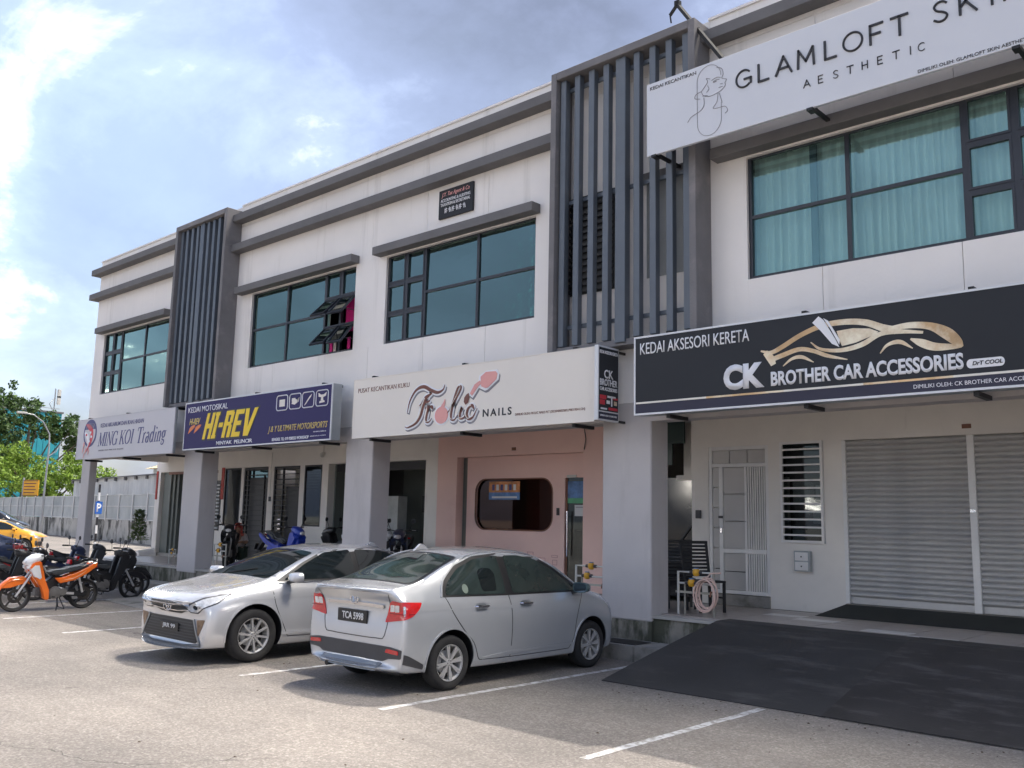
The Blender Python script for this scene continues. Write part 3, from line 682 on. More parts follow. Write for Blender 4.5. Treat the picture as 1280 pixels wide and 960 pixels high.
    for cx, cz, sx, sz in ((x0, z0, 1, 1), (x1, z0, -1, 1), (x0, z1, 1, -1), (x1, z1, -1, -1)):
        poly = [(cx, cz)]+[(cx+sx*(r_-r_*math.cos(t)), cz+sz*(r_-r_*math.sin(t))) for t in [math.pi/2*i/6 for i in range(7)]]
        if sx*sz < 0: poly = poly[::-1]
        MB().prism(poly, y+.001, y+.1).build('salon_wall', P_, B)
    sw = bx('salon_window', 'brown_glass', B, x0, x1, y+.06, y+.066, z0, z1)
    rim = MB(); pts = []
    for cx, cz, a in ((x1-r_, z1-r_, 0), (x0+r_, z1-r_, 90), (x0+r_, z0+r_, 180), (x1-r_, z0+r_, 270)):
        for i in range(7): t = R(a+15*i); pts.append((cx+r_*math.cos(t), y+.005, cz+r_*math.sin(t)))
    rim.tube(pts, .016, 6, closed=True).build('rim', 'wood_brown', sw)
    bx('opening_notice', 'poster_blue', sw, -13.39, -12.53, y+.045, y+.055, 2.27, 2.42); bx('opening_notice', 'poster_orange', sw, -13.39, -12.53, y+.045, y+.055, 2.42, 2.64)
    flat('opening_notice', [(-13.3, 2.30), (-12.6, 2.30), (-12.6, 2.34), (-13.3, 2.34)], y+.04, 'paper', sw)
    for i in range(6): bx('opening_notice', 'paper' if i % 2 else 'ink_navy', sw, -13.3+i*.12, -13.23+i*.12, y+.04, y+.044, 2.46, 2.58)
    bx('room', 'salon_room', sw, -14.4, -10.4, y+1.2, y+1.25, FZ, 3.4)
    for (a, b) in ((-13.5, -13.42), (-13.25, -13.18), (-12.3, -12.0)): bx('room_item', 'paper', sw, a, b, y+.5, y+.55, 1.72, 1.84)
    bx('film', 'brown_film', sw, x0, x1, y+.07, y+.075, z0, z1)
    dr = bx('salon_door', 'shop_glass', B, -11.30, -10.74, y+.04, y+.052, .62, 2.69)
    bx('door_frame', 'wood_brown', dr, -11.31, -11.27, y+.03, y+.06, .60, 2.69)
    bx('rainbow_film', 'poster_blue', dr, -11.26, -10.75, y+.03, y+.038, 2.30, 2.62); bx('rainbow_film', 'film_green', dr, -11.26, -10.75, y+.03, y+.038, 2.20, 2.30)
    bx('notice', 'paper', dr, -11.08, -10.84, y+.02, y+.028, 1.96, 2.17); bx('notice_line', 'ink_grey', dr, -11.05, -10.88, y+.014, y+.0195, 2.12, 2.135)
    MB().tube([(-11.22, y-.03, 1.2), (-11.22, y-.03, 2.05)], .018).tube([(-11.22, y-.03, 1.3), (-11.22, y+.04, 1.3)], .01).tube([(-11.22, y-.03, 1.95), (-11.22, y+.04, 1.95)], .01).build('handle', 'chrome', dr)
    bx('dark_interior', 'dark_room', dr, -11.4, -10.6, y+.9, y+.95, .6, 2.8); bx('counter', 'wood_brown', dr, -11.2, -10.8, y+.6, y+.7, 1.3, 1.5)
    bx('door_closer', 'pvc_white', dr, -11.25, -11.02, y-.02, y+.03, 2.69, 2.74)
    kp = bx('keypad', 'plastic_black', B, -11.50, -11.44, y-.02, y-.001, 1.97, 2.11)
    bx('dark_side_window', 'black_gloss', B, -10.26, -9.9, YS+.05, YS+.06, 1.64, 3.2)
    bx('house_number', 'wood_brown', B, -12.56, -12.46, YS-.015, YS-.001, 3.25, 3.31)
    MB().tube([(-10.70, YS-.02, 3.6), (-10.66, YS-.02, 3.4), (-10.70, YS-.02, 3.2)], .008, 6).build('cable', 'steel_black', B)
    # thin line pattern scored on the lower pink wall
    m = MB()
    for a, b, c, d in ((-12.25, 1.12, .16, .12), (-12.0, .98, .22, .16), (-11.62, 1.16, .15, .04), (-11.6, 1.02, .12, .09), (-11.62, .84, .14, .12)):
        for s in ((a, a+c, b, b+.008), (a, a+c, b+d, b+d+.008), (a, a+.008, b+.008, b+d), (a+c-.008, a+c, b+.008, b+d)): m.box(s[0], s[1], y-.006, y-.0005, s[2], s[3])
    m.build('line_pattern', 'pink_line', B)
    # ---- motorcycle shop
    W(-18.72, -18.71, FZ, Z1); W(-15.14, -14.75, FZ, Z1); W(-18.02, -15.14, 3.14, Z1); W(-18.97, -18.71, FZ, Z1) if False else None
    W(-18.97, -18.725, FZ, Z1); W(-18.71, -18.02, 3.14, Z1)
    bx('shop_reveal', 'door_green', B, -18.71, -18.66, YS+.2, YS+1.3, FZ, 3.14); bx('shop_reveal', 'shop_wall', B, -15.14, -15.1, YS+.2, YS+1.3, FZ, 3.14)
    bx('room_wall', 'door_green', B, -18.9, -14.9, YS+2.6, YS+2.65, FZ, 3.6)
    bx('open_shutter', 'grille_black', B, -18.66, -15.14, YS+.22, YS+.26, 2.95, 3.14)
    for a, b, z0, z1, mm in ((-16.9, -16.2, 2.0, 2.4, 'grille_black'), (-16.65, -16.3, 1.5, 2.3, 'grille_black'), (-18.2, -17.8, .6, 2.4, 'blind'), (-15.9, -15.4, .6, 1.4, 'blue_plastic')): bx('shop_stock', mm, B, a, b, YS+1.5, YS+1.8, z0, z1)
    W(-19.71, -18.97, FZ, 1.6); W(-19.71, -18.97, 3.13, Z1); W(-19.92, -19.71, FZ, Z1); W(-21.10, -19.92, 3.13, Z1); W(-21.37, -21.10, FZ, Z1); W(-22.56, -21.37, 3.14, Z1)
    W(-22.70, -22.56, FZ, Z1); W(-23.56, -22.70, FZ, 1.54); W(-23.56, -22.70, 3.14, Z1); W(-23.95, -23.56, FZ, Z1)
    for k, (a, b) in enumerate(((-21.10, -19.92), (-22.56, -21.37))):
        bx('threshold', 'slab_edge', B, a, b, YS-.03, YS+.15, FZ, .715)
        d = MB(); t = .05; d.box(a, a+t, YS+.01, YS+.06, .72, 3.13).box(b-t, b, YS+.01, YS+.06, .72, 3.13).box(a+t, b-t, YS+.01, YS+.06, 3.08, 3.13).box(a+t, b-t, YS+.01, YS+.06, .72, .77)
        gd = d.build('grille_door', 'grille_black', B)
        m1 = a+.40 if k == 0 else a+.19; m2 = None if k == 0 else b-.22
        bx('stile', 'grille_black', gd, m1, m1+.035, YS+.005, YS+.055, .77, 3.08)
        if m2: bx('stile', 'grille_black', gd, m2, m2+.035, YS+.005, YS+.055, .77, 2.9)
        src = MB().box(a+t, b-t, -.012, .012, -.012, .012).build('bar', 'grille_black', gd); src.location = (0, YS+.03, .90)
        for i in range(1, 17): like(src, gd, (0, YS+.03, .90+i*.135))
        if k: bx('door_leaf', 'dark_door', gd, a+t, b-t, YS+.10, YS+.12, .72, 2.86); bx('fanlight', 'win_plain', gd, a+t, b-t, YS+.10, YS+.11, 2.86, 3.1)
        else:
            bx('door_leaf', 'grille_black', gd, a+.44, b-t, YS+.10, YS+.12, .72, 2.6); bx('room_wall', 'shop_wall', gd, a-.2, b+.2, YS+.8, YS+.82, FZ, 3.3)
            for z in (1.5, 1.62, 1.74): bx('lock', 'chrome', gd, a+.30, a+.42, YS-.012, YS-.001, z, z+.03)
    for a, b, z0 in ((-19.71, -18.97, 1.6), (-23.56, -22.70, 1.54)):
        f = MB(); t = .04; f.box(a, a+t, YS+.0, YS+.05, z0, 3.13).box(b-t, b, YS, YS+.05, z0, 3.13).box(a+t, b-t, YS, YS+.05, 3.09, 3.13).box(a+t, b-t, YS, YS+.05, z0, z0+t)
        w = f.build('shop_window', 'grille_black', B); bx('pane', 'shop_glass', w, a+t, b-t, YS+.02, YS+.026, z0+t, 3.09)
        bx('room', 'door_green' if a < -20 else 'blind', w, a-.1, b+.1, YS+.5, YS+.52, 1.4, 3.3)
        for i in range(8): bx('louvre_blade', 'grille_black', w, a+t, b-t, YS+.03, YS+.06, 2.52+i*.07, 2.56+i*.07)
        for (dx, z, s_) in ((.2, 1.9, .12), (.45, 1.95, .14), (.3, 2.2, .1)): bx('window_item', 'grille_black', w, a+dx, a+dx+s_, YS+.3, YS+.34, z, z+.12)
    bx('red_couplet', 'red_strip', B, -23.72, -23.58, YS-.02, YS-.001, 2.27, 3.16)
    bx('switch_plate', 'plastic_dark_grey', B, -21.28, -21.18, YS-.015, YS-.001, 2.22, 2.34); bx('conduit', 'pvc_white', B, -21.24, -21.225, YS-.012, YS-.0005, 2.34, 3.5)
    # tiles stacked plaque behind the second pier
    slats('louvre_blade', -24.0, -23.74, YS-.03, 1.45, 2.75, .1, 'cabinet_metal', bx('vent_panel', 'grille_black', B, -24.02, -23.72, YS-.015, YS-.002, 1.4, 2.8), th=.03)
    # ---- fish shop at the end
    W(XL-.5, XL-.22, FZ, Z1, 'white_render'); W(XL-.22, -23.95, 3.10, Z1)
    bx('end_wall', 'white_render', B, XL-.5, XL-.3, YS+.2, 26, 0, 3.62)
    bx('red_couplet', 'red_strip', B, XL-.46, XL-.36, YS-.02, YS-.001, 2.27, 3.14)
    fd = bx('folding_door', 'door_green', B, -27.32, -26.95, YS+.10, YS+.14, .6, 3.08)
    for i in range(3): bx('door_leaf', 'door_green', fd, -26.92+i*.16, -26.80+i*.16, YS+.06+i*.05, YS+.75, .6, 3.08)
    bx('red_banner', 'wood_brown', B, -26.9, -24.0, YS+.02, YS+.05, 3.02, 3.10)
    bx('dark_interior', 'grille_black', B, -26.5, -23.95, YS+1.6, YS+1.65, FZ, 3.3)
    for a, b, z0, z1, mm in ((-26.2, -26.0, .6, 2.6, 'door_green'), (-25.8, -25.5, 1.2, 2.9, 'fin_metal'), (-25.6, -25.3, .6, 1.1, 'wood_brown')): bx('shop_stock', mm, B, a, b, YS+1.1, YS+1.4, z0, z1)
    bx('doormat_step', 'slab_edge', B, -27.3, -23.95, YS-.05, YS+.2, FZ, .66)
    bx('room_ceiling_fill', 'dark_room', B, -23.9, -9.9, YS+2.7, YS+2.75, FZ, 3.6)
    bx('party_wall', 'shop_wall', B, -14.9, -14.75, YS+.2, YS+3, FZ, 3.61); bx('party_wall', 'shop_wall', B, -9.9, -9.85, YS+.2, YS+3, FZ, 3.61)
mk('frosted', (.50, .485, .465), .35, var=.05); mk('black_gloss', (.012, .013, .016), .08, var=.1); mk('dark_green', (.02, .045, .04), .3, var=.1); mk('salon_room', (.26, .12, .10), .8, var=.2)
mk('brown_film', (.20, .10, .08), .15, var=.35, scale=.8); mk('film_green', (.05, .32, .14), .3, var=.3); mk('pink_line', (.50, .24, .24), .7); mk('dark_door', (.055, .057, .06), .5, var=.15)
shop_front()
tag(bx('door_camera', 'plastic_dark_grey', None, -8.30, -8.20, YS-.035, YS-.001, 1.95, 2.09, bevel=.008), 'small grey intercom box on the wall beside the white grille door', 'intercom')
def wall_camera(x, z, label):
    m = MB(); m.box(x-.04, x+.04, YS-.06, YS-.001, z-.03, z+.03).lathe([(.05, 0), (.05, -.06), (.03, -.09), (0, -.1)], (x, YS-.07, z), 'z', 12).tube([(x, YS-.02, z), (x, YS-.02, z+.3)], .008, 6)
    tag(m.build('wall_camera', 'pvc_white', smooth=True), label, 'camera')
wall_camera(-18.92, 3.40, 'white dome camera hanging under the blue sign by the motorcycle shop wall')
# ------------------------------------------------------------ shop signs
mk('logo_white', (.78, .74, .66), .35, .1, var=.1)
SY = 10.6
def sign_box(name, label, x0, x1, z0, z1, face, y=SY, depth=.23, edge='sign_edge', cab='cabinet_metal', border=.022, cat='shop sign', brackets=None, group=None):
    t = thing(name, label, cat, ((x0+x1)/2, y+depth, z0), group=group)
    t.location = (0, 0, 0)
    bx('cabinet', cab, t, x0, x1, y+.012, y+depth, z0, z1, bevel=.004)
    bx('face_panel', face, t, x0+border, x1-border, y, y+.0115, z0+border, z1-border)
    m = MB(); e = y-.006
    m.box(x0-.004, x0+border, e, y+.02, z0-.004, z1+.004).box(x1-border, x1+.004, e, y+.02, z0-.004, z1+.004).box(x0+border, x1-border, e, y+.02, z0-.004, z0+border).box(x0+border, x1-border, e, y+.02, z1-border, z1+.004)
    m.build('edge_trim', edge, t)
    for x in (brackets or (x0+.45, (x0+x1)/2, x1-.45)):
        for z in (z0-.03, z1+.03): bx('bracket', 'steel_black', t, x-.03, x+.03, y+.08, Y0-.002, z-.025, z+.025)
    return t
F = SY-.004
# --- fish shop
t = sign_box('shop_sign', 'pale lilac grey sign with a fish badge and navy lettering above the last shop', -26.42, -20.85, 3.28, 4.38, 'sign_lilac', edge='sign_lilac', border=.01, depth=.07)
def serif_word(word, x, z, h, mat, par, plane, sk=.24):
    K, N_, s_ = .13, .04, .13          # thick stroke, thin stroke, serif reach
    st = lambda x_, a, b: [[(x_, a, K), (x_, b, K)], [(x_-s_, a+.02, N_), (x_+s_, a+.02, N_)], [(x_-s_, b-.02, N_), (x_+s_, b-.02, N_)]]
    circ = lambda cx, cz, rx, rz, a0, a1, thin=.045: [(cx+rx*math.cos(R(a)), cz+rz*math.sin(R(a)), thin+(K-thin)*abs(math.cos(R(a)))) for a in np.linspace(a0, a1, 13)]
    G = {'M': (1.0, st(.85, 0, 1)+[[(.13, 0, N_), (.13, 1, N_)], [(.0, .02, N_), (.26, .02, N_)], [(.0, .98, N_), (.15, .98, N_)], [(.13, 1, K), (.48, .05, K)], [(.48, .05, N_), (.82, 1, N_)]]), 'I': (.42, st(.2, 0, 1)),
         'N': (.86, [[(.12, 0, N_), (.12, 1, N_)], [(.0, .02, N_), (.26, .02, N_)], [(.12, 1, K), (.72, 0, K)], [(.72, 0, N_), (.72, 1, N_)], [(.58, .98, N_), (.86, .98, N_)]]), 'G': (.88, [circ(.44, .5, .36, .5, 48, 300), [(.74, .02, K), (.74, .42, K)], [(.58, .42, N_), (.88, .42, N_)], [(.74, .98, N_), (.74, .70, N_)]]),
         'K': (.86, st(.18, 0, 1)+[[(.24, .42, N_), (.72, 1, N_)], [(.36, .55, K), (.74, 0, K)], [(.6, .02, N_), (.88, .02, N_)], [(.58, .98, N_), (.84, .98, N_)]]), 'O': (.92, [circ(.44, .5, .37, .49, 0, 180), circ(.44, .5, .37, .49, 180, 360)]),
         'T': (.80, [[(.4, 0, K), (.4, 1, K)], [(.26, .02, N_), (.54, .02, N_)], [(.04, .97, .05), (.76, .97, .05)], [(.05, .97, N_), (.05, .76, N_)], [(.75, .97, N_), (.75, .76, N_)]]),
         'r': (.46, [[(.15, 0, .11), (.15, .62, .11)], [(.03, .02, N_), (.28, .02, N_)], [(.17, .42, N_), (.28, .60, .05), (.38, .62, .10)]]), 'a': (.54, [[(.36, .0, .11), (.36, .48, .11), (.22, .64, .05), (.08, .54, .08)], circ(.22, .18, .15, .18, 20, 330, .04)]),
         'd': (.60, [[(.44, 0, .11), (.44, 1, .11)], circ(.24, .31, .18, .31, 30, 330, .04), [(.34, .98, N_), (.46, .98, N_)]]), 'i': (.32, [[(.15, 0, .11), (.15, .6, .11)], [(.03, .02, N_), (.28, .02, N_)], [(.15, .80, .12), (.15, .90, .12)]]),
         'n': (.60, [[(.14, 0, .11), (.14, .62, .11)], [(.17, .45, N_), (.32, .62, .06), (.44, .5, .11), (.44, 0, .11)], [(.03, .02, N_), (.26, .02, N_)], [(.34, .02, N_), (.56, .02, N_)]]), 'g': (.56, [circ(.24, .42, .16, .2, 0, 360, .04), [(.2, .22, .03), (.14, .1, .07), (.40, .03, .09), (.36, -.18, .07), (.12, -.18, .06), (.14, .0, .03)], [(.36, .56, N_), (.5, .62, .06)]])}
    for ch in word:
        if ch == ' ': x += .34*h; continue
        adv, S = G[ch]; m = MB()
        for k, q in enumerate(S):
            q = [(x+(a+b*sk)*h*1.0, z+b*h, w*h*1.15) for a, b, w in q]
            stroke('', q, plane-k*.0002, mat, par, k=3 if len(q) > 2 else 1, mesh=m)
        m.build('letter', mat, par); x += adv*h*1.0
serif_word('MING KOI', -25.05, 3.60, .36, 'ink_navy', t, F)
serif_word('Trading', -22.82, 3.59, .40, 'ink_navy', t, F)
text('small_lettering', 'KEDAI AKUARIUM DAN IKAN HIASAN', -24.96, 4.10, 2.5, .11, F, 'ink_navy', t, bold=.01)
text('small_lettering', 'DIMILIKI OLEH: MING KOI TRADING', -24.98, 3.46, 1.5, .04, F, 'ink_grey', t)
def koi_badge(t):
    cx, cz, rx, rz = -25.6, 3.98, .42, .38
    flat('badge', [(cx+rx*math.cos(a), cz+rz*math.sin(a)) for a in [math.pi*2*i/32 for i in range(32)]], F, 'ink_navy', t)
    P = F-.005
    flat('badge_water', [(cx+rx*.82*math.cos(a), cz+rz*.8*math.sin(a)) for a in [R(-200+i*11) for i in range(21)]], P+.002, 'sign_lilac', t, depth=.001)
    stroke('fish', [(cx-.28, cz+.24, .02), (cx-.12, cz+.20, .12), (cx+.10, cz+.06, .17), (cx+.12, cz-.16, .16), (cx-.04, cz-.34, .10), (cx-.10, cz-.5, .02)], P-.001, 'ink_red', t)
    stroke('fish', [(cx-.34, cz+.02, .02), (cx-.22, cz-.02, .11), (cx-.1, cz-.14, .13), (cx-.06, cz-.30, .06), (cx-.12, cz-.42, .015)], P-.003, 'ink_white', t)
    for a, b, w in ((-.30, -.30, .09), (-.16, -.46, .08), (-.34, -.44, .05), (.02, -.50, .05), (-.26, -.60, .04)): stroke('fin_mark', [(cx+a, cz+b+.07, .01), (cx+a-.02, cz+b, w), (cx+a-.06, cz+b-.1, .01)], P-.005, 'ink_pink', t)
    for a, b in ((.05, .02), (.12, -.1), (-.2, -.04), (0, -.22)): flat('spot', [(cx+a+.05*math.cos(q), cz+b+.035*math.sin(q)) for q in [math.pi*2*i/8 for i in range(8)]], P-.006, 'ink_white' if a > -.1 else 'ink_red', t)
    for i in range(6): stroke('wave_line', [(cx-.25+i*.09, cz+.12, .008), (cx-.22+i*.09, cz+.2, .016), (cx-.16+i*.09, cz+.27, .008)], P-.004, 'sign_lilac', t, k=3)
koi_badge(t)
# --- motorcycle shop
t = sign_box('shop_sign', 'dark blue sign with large slanted yellow lettering over the motorcycle shop', -20.35, -14.58, 3.32, 4.43, 'sign_navy')
text('small_lettering', 'KEDAI MOTOSIKAL', -20.21, 4.19, 1.76, .13, F, 'ink_white', t, bold=.004)
text('small_lettering', 'HI-REV', -20.12, 3.90, .50, .15, F, 'ink_gold', t, bold=.03, shear=.3)
for i in range(2): stroke('flame', [(-20.15+i*.27, 3.70, .01), (-20.04+i*.27, 3.80, .10), (-19.90+i*.27, 3.86, .07), (-19.84+i*.27, 3.88, .01)], F, 'ink_orange', t)
def slab_letters(name, x0, z0, w, h, mat, par, plane, grow=0):
    """HI-REV cut as heavy slanted slab letters"""
    sh = .32
    U = 23.0
    G = [  # rectangles and bars in a grid: x0,x1,y0,y1
        [(0, 1.25, 0, 10), (2.55, 3.8, 0, 10), (1.25, 2.55, 4.1, 5.9)],
        [(4.5, 5.85, 0, 10), (4.2, 6.15, 0, 1.3), (4.2, 6.15, 8.7, 10)],
        [(6.7, 8.5, 4.1, 5.8)],
        [(9.1, 10.5, 0, 10), (10.5, 12.4, 8.4, 10), (11.5, 12.8, 5.4, 9.4), (10.5, 12.4, 4.4, 5.8), (11.4, 12.8, 0, 4.6)],
        [(13.5, 14.9, 0, 10), (14.9, 17.2, 8.3, 10), (14.9, 16.7, 4.2, 5.8), (14.9, 17.2, 0, 1.7)]]
    polys = [[(a, c), (b, c), (b, d), (a, d)] for g in G for a, b, c, d in g]
    polys += [[(17.7, 10), (19.2, 10), (20.1, 3.2), (20.1, 0), (18.9, 0)], [(20.1, 3.2), (21.4, 10), (22.9, 10), (21.0, 0), (20.1, 0)]]
    m = MB()
    for k, p in enumerate(polys):
        q = []
        cx = sum(a for a, _ in p)/len(p); cz = sum(b for _, b in p)/len(p)
        for a, b in p:
            if grow: a += grow*(1 if a > cx else -1); b += grow*2*(1 if b > cz else -1)
            q.append((x0+a/U*w+(b/10)*h*sh, z0+b/10*h))
        m.prism(q, plane-k*.00012, plane+.004)
    o = m.build(name, mat, par); return o
slab_letters('lettering_shadow', -19.46, 3.53, 2.14, .60, 'ink_black', t, F+.001, grow=.25)
slab_letters('lettering', -19.48, 3.54, 2.12, .59, 'ink_yellow', t, F-.004)
text('small_lettering', 'MINYAK  PELINCIR', -18.84, 3.385, 1.48, .085, F, 'ink_white', t, bold=.02)
text('lettering', 'J & Y ULTIMATE MOTORSPORTS', -16.77, 3.53, 2.08, .165, F, 'ink_gold', t, bold=.014, shear=.3)
text('small_lettering', 'BENGKEL TEL: 019-9280255 WORKSHOP', -16.60, 3.375, 1.30, .065, F, 'ink_white', t, bold=.015)
text('small_lettering', 'SDN BHD (1358042-A)', -15.15, 3.485, .42, .028, F, 'ink_white', t)
text('small_lettering', 'DIMILIKI OLEH: J & Y ULTIMATE', -15.25, 3.405, .52, .022, F, 'ink_white', t)
def icons(t):
    ic = {0: [[(.25, .25), (.75, .25), (.75, .72), (.25, .72)]], 1: [[(.18, .35), (.45, .28), (.68, .4), (.85, .75), (.8, .42), (.62, .62), (.3, .68)], [(.2, .5), (.5, .5), (.5, .72), (.2, .72)]],
          2: [[(.18, .15), (.30, .22), (.55, .5), (.72, .68), (.8, .85), (.62, .72), (.42, .48)]], 3: [[(.2, .6), (.4, .55), (.6, .55), (.8, .62), (.85, .85), (.62, .72), (.4, .72), (.18, .85)], [(.28, .18), (.72, .22), (.68, .34), (.3, .32)], [(.4, .34), (.6, .34), (.58, .55), (.42, .55)]]}
    for i, x in enumerate((-16.50, -16.03, -15.58, -15.11)):
        w, h, z = .40, .31, 4.005
        pts = []
        for cx, cz, a in ((x+w-.06, z+h-.06, 0), (x+.06, z+h-.06, 90), (x+.06, z+.06, 180), (x+w-.06, z+.06, 270)):
            for k in range(4): q = R(a+30*k); pts.append((cx+.06*math.cos(q), F, cz+.06*math.sin(q)))
        MB().tube(pts, .011, 4, closed=True).build('icon_frame', 'ink_white', t)
        for k, p in enumerate(ic[i]): flat('icon', [(x+a*w, z+b*h) for a, b in p], F-k*.001, 'sign_cream', t)
icons(t)
# --- nail salon
t = sign_box('shop_sign', 'cream sign with brown script lettering and a pink bottle above the pink shopfront', -13.90, -8.17, 3.31, 4.42, 'sign_cream', edge='sign_cream', cab='sign_cream', border=.01)
text('small_lettering', 'PUSAT KECANTIKAN KUKU', -13.77, 4.16, 1.46, .085, F, 'ink_brown', t)
text('lettering', 'NAILS', -10.46, 3.51, .64, .125, F, 'ink_black', t, bold=.02, spacing=1.35)
text('small_lettering', 'DIMILIKI OLEH: FROLIC NAILS PLT (202204000258/LLP0031904-LGN)', -9.74, 3.475, 1.40, .05, F, 'ink_brown', t)
def frolic(t):
    S = dict(
        hook=[(-12.33, 3.70, .012), (-12.27, 3.90, .030), (-12.12, 4.08, .045), (-11.92, 4.13, .062), (-11.72, 4.05, .060), (-11.55, 4.00, .050), (-11.42, 4.04, .030), (-11.38, 4.12, .012)],
        stem=[(-11.70, 4.00, .02), (-11.86, 3.92, .075), (-11.93, 3.78, .085), (-11.99, 3.62, .080), (-12.10, 3.50, .055), (-12.30, 3.43, .022), (-12.38, 3.45, .01)],
        cross=[(-12.02, 3.80, .012), (-11.92, 3.845, .04), (-11.78, 3.86, .035), (-11.74, 3.89, .01)],
        r=[(-11.86, 3.74, .012), (-11.79, 3.78, .045), (-11.80, 3.70, .06), (-11.83, 3.58, .06), (-11.82, 3.51, .04), (-11.75, 3.50, .022), (-11.68, 3.56, .010)],
        r2=[(-11.80, 3.69, .015), (-11.74, 3.76, .025), (-11.69, 3.76, .055), (-11.66, 3.72, .03)],
        l=[(-11.30, 3.62, .015), (-11.18, 3.74, .03), (-11.00, 3.98, .035), (-10.98, 4.06, .03), (-11.05, 4.04, .035), (-11.14, 3.86, .06), (-11.20, 3.66, .065), (-11.20, 3.53, .05), (-11.12, 3.50, .025), (-11.04, 3.58, .012)],
        i=[(-11.02, 3.58, .012), (-10.95, 3.70, .045), (-10.99, 3.60, .06), (-10.98, 3.52, .045), (-10.90, 3.52, .025), (-10.82, 3.60, .012)],
        c=[(-10.66, 3.66, .03), (-10.70, 3.72, .045), (-10.79, 3.68, .055), (-10.83, 3.58, .065), (-10.78, 3.50, .05), (-10.68, 3.52, .03), (-10.58, 3.66, .012)])
    P = F
    for k, p in S.items(): stroke('lettering_rim', p, P-.001, 'ink_white', t, grow=.030)
    for k, p in S.items(): stroke('lettering_shadow', [(a+.02, b-.03, w) for a, b, w in p], P+.0015, 'ink_grey', t, grow=.030, depth=.003)
    for n_, (k, p) in enumerate(S.items()): stroke('script_letter', p, P-.008-.0006*n_, 'ink_brown', t)
    for k in ('stem', 'l', 'r', 'i', 'c'): stroke('letter_highlight', [(a-.022, b+.01, w*.30) for a, b, w in S[k]][1:-1], P-.014, 'sign_cream', t)
    # nail polish bottle as the o, and the brush
    o = [(-11.44+.165*math.cos(a), 3.60+.145*math.sin(a)) for a in [math.pi*2*i/24 for i in range(24)]]
    flat('polish_drop', [(-11.44+(a+11.44)*1.2, 3.60+(b-3.6)*1.2) for a, b in o], P-.002, 'ink_white', t); flat('polish_drop', o, P-.011, 'ink_pink', t)
    stroke('polish_drop', [(-11.42, 3.72, .10), (-11.38, 3.80, .05), (-11.36, 3.87, .01)], P-.012, 'ink_pink', t)
    flat('brush_tip', [(-10.90, 3.79), (-10.86, 3.74), (-10.80, 3.77), (-10.77, 3.86), (-10.79, 3.93), (-10.84, 3.91), (-10.89, 3.86)], P-.011, 'ink_brown', t)
    flat('bottle_rim', [(-10.80, 3.90), (-10.70, 3.84), (-10.56, 4.00), (-10.42, 3.94), (-10.36, 3.95), (-10.12, 4.10), (-10.10, 4.20), (-10.15, 4.27), (-10.40, 4.27), (-10.56, 4.20), (-10.58, 4.10), (-10.70, 4.05)], P-.003, 'ink_white', t)
    flat('bottle_rim', [(a+.02, b-.035) for a, b in [(-10.80, 3.90), (-10.70, 3.84), (-10.56, 4.00), (-10.42, 3.94), (-10.36, 3.95), (-10.12, 4.10), (-10.10, 4.20), (-10.15, 4.27), (-10.40, 4.27)]], P+.001, 'ink_grey', t, depth=.002)
    flat('bottle', [(-10.50, 4.02), (-10.40, 3.98), (-10.34, 3.99), (-10.16, 4.11), (-10.14, 4.20), (-10.18, 4.24), (-10.40, 4.25), (-10.52, 4.18)], P-.011, 'ink_pink', t)
    flat('bottle_neck', [(-10.76, 3.92), (-10.71, 3.88), (-10.56, 4.03), (-10.50, 4.06), (-10.53, 4.12), (-10.66, 4.06)], P-.0115, 'ink_pink', t)
frolic(t)
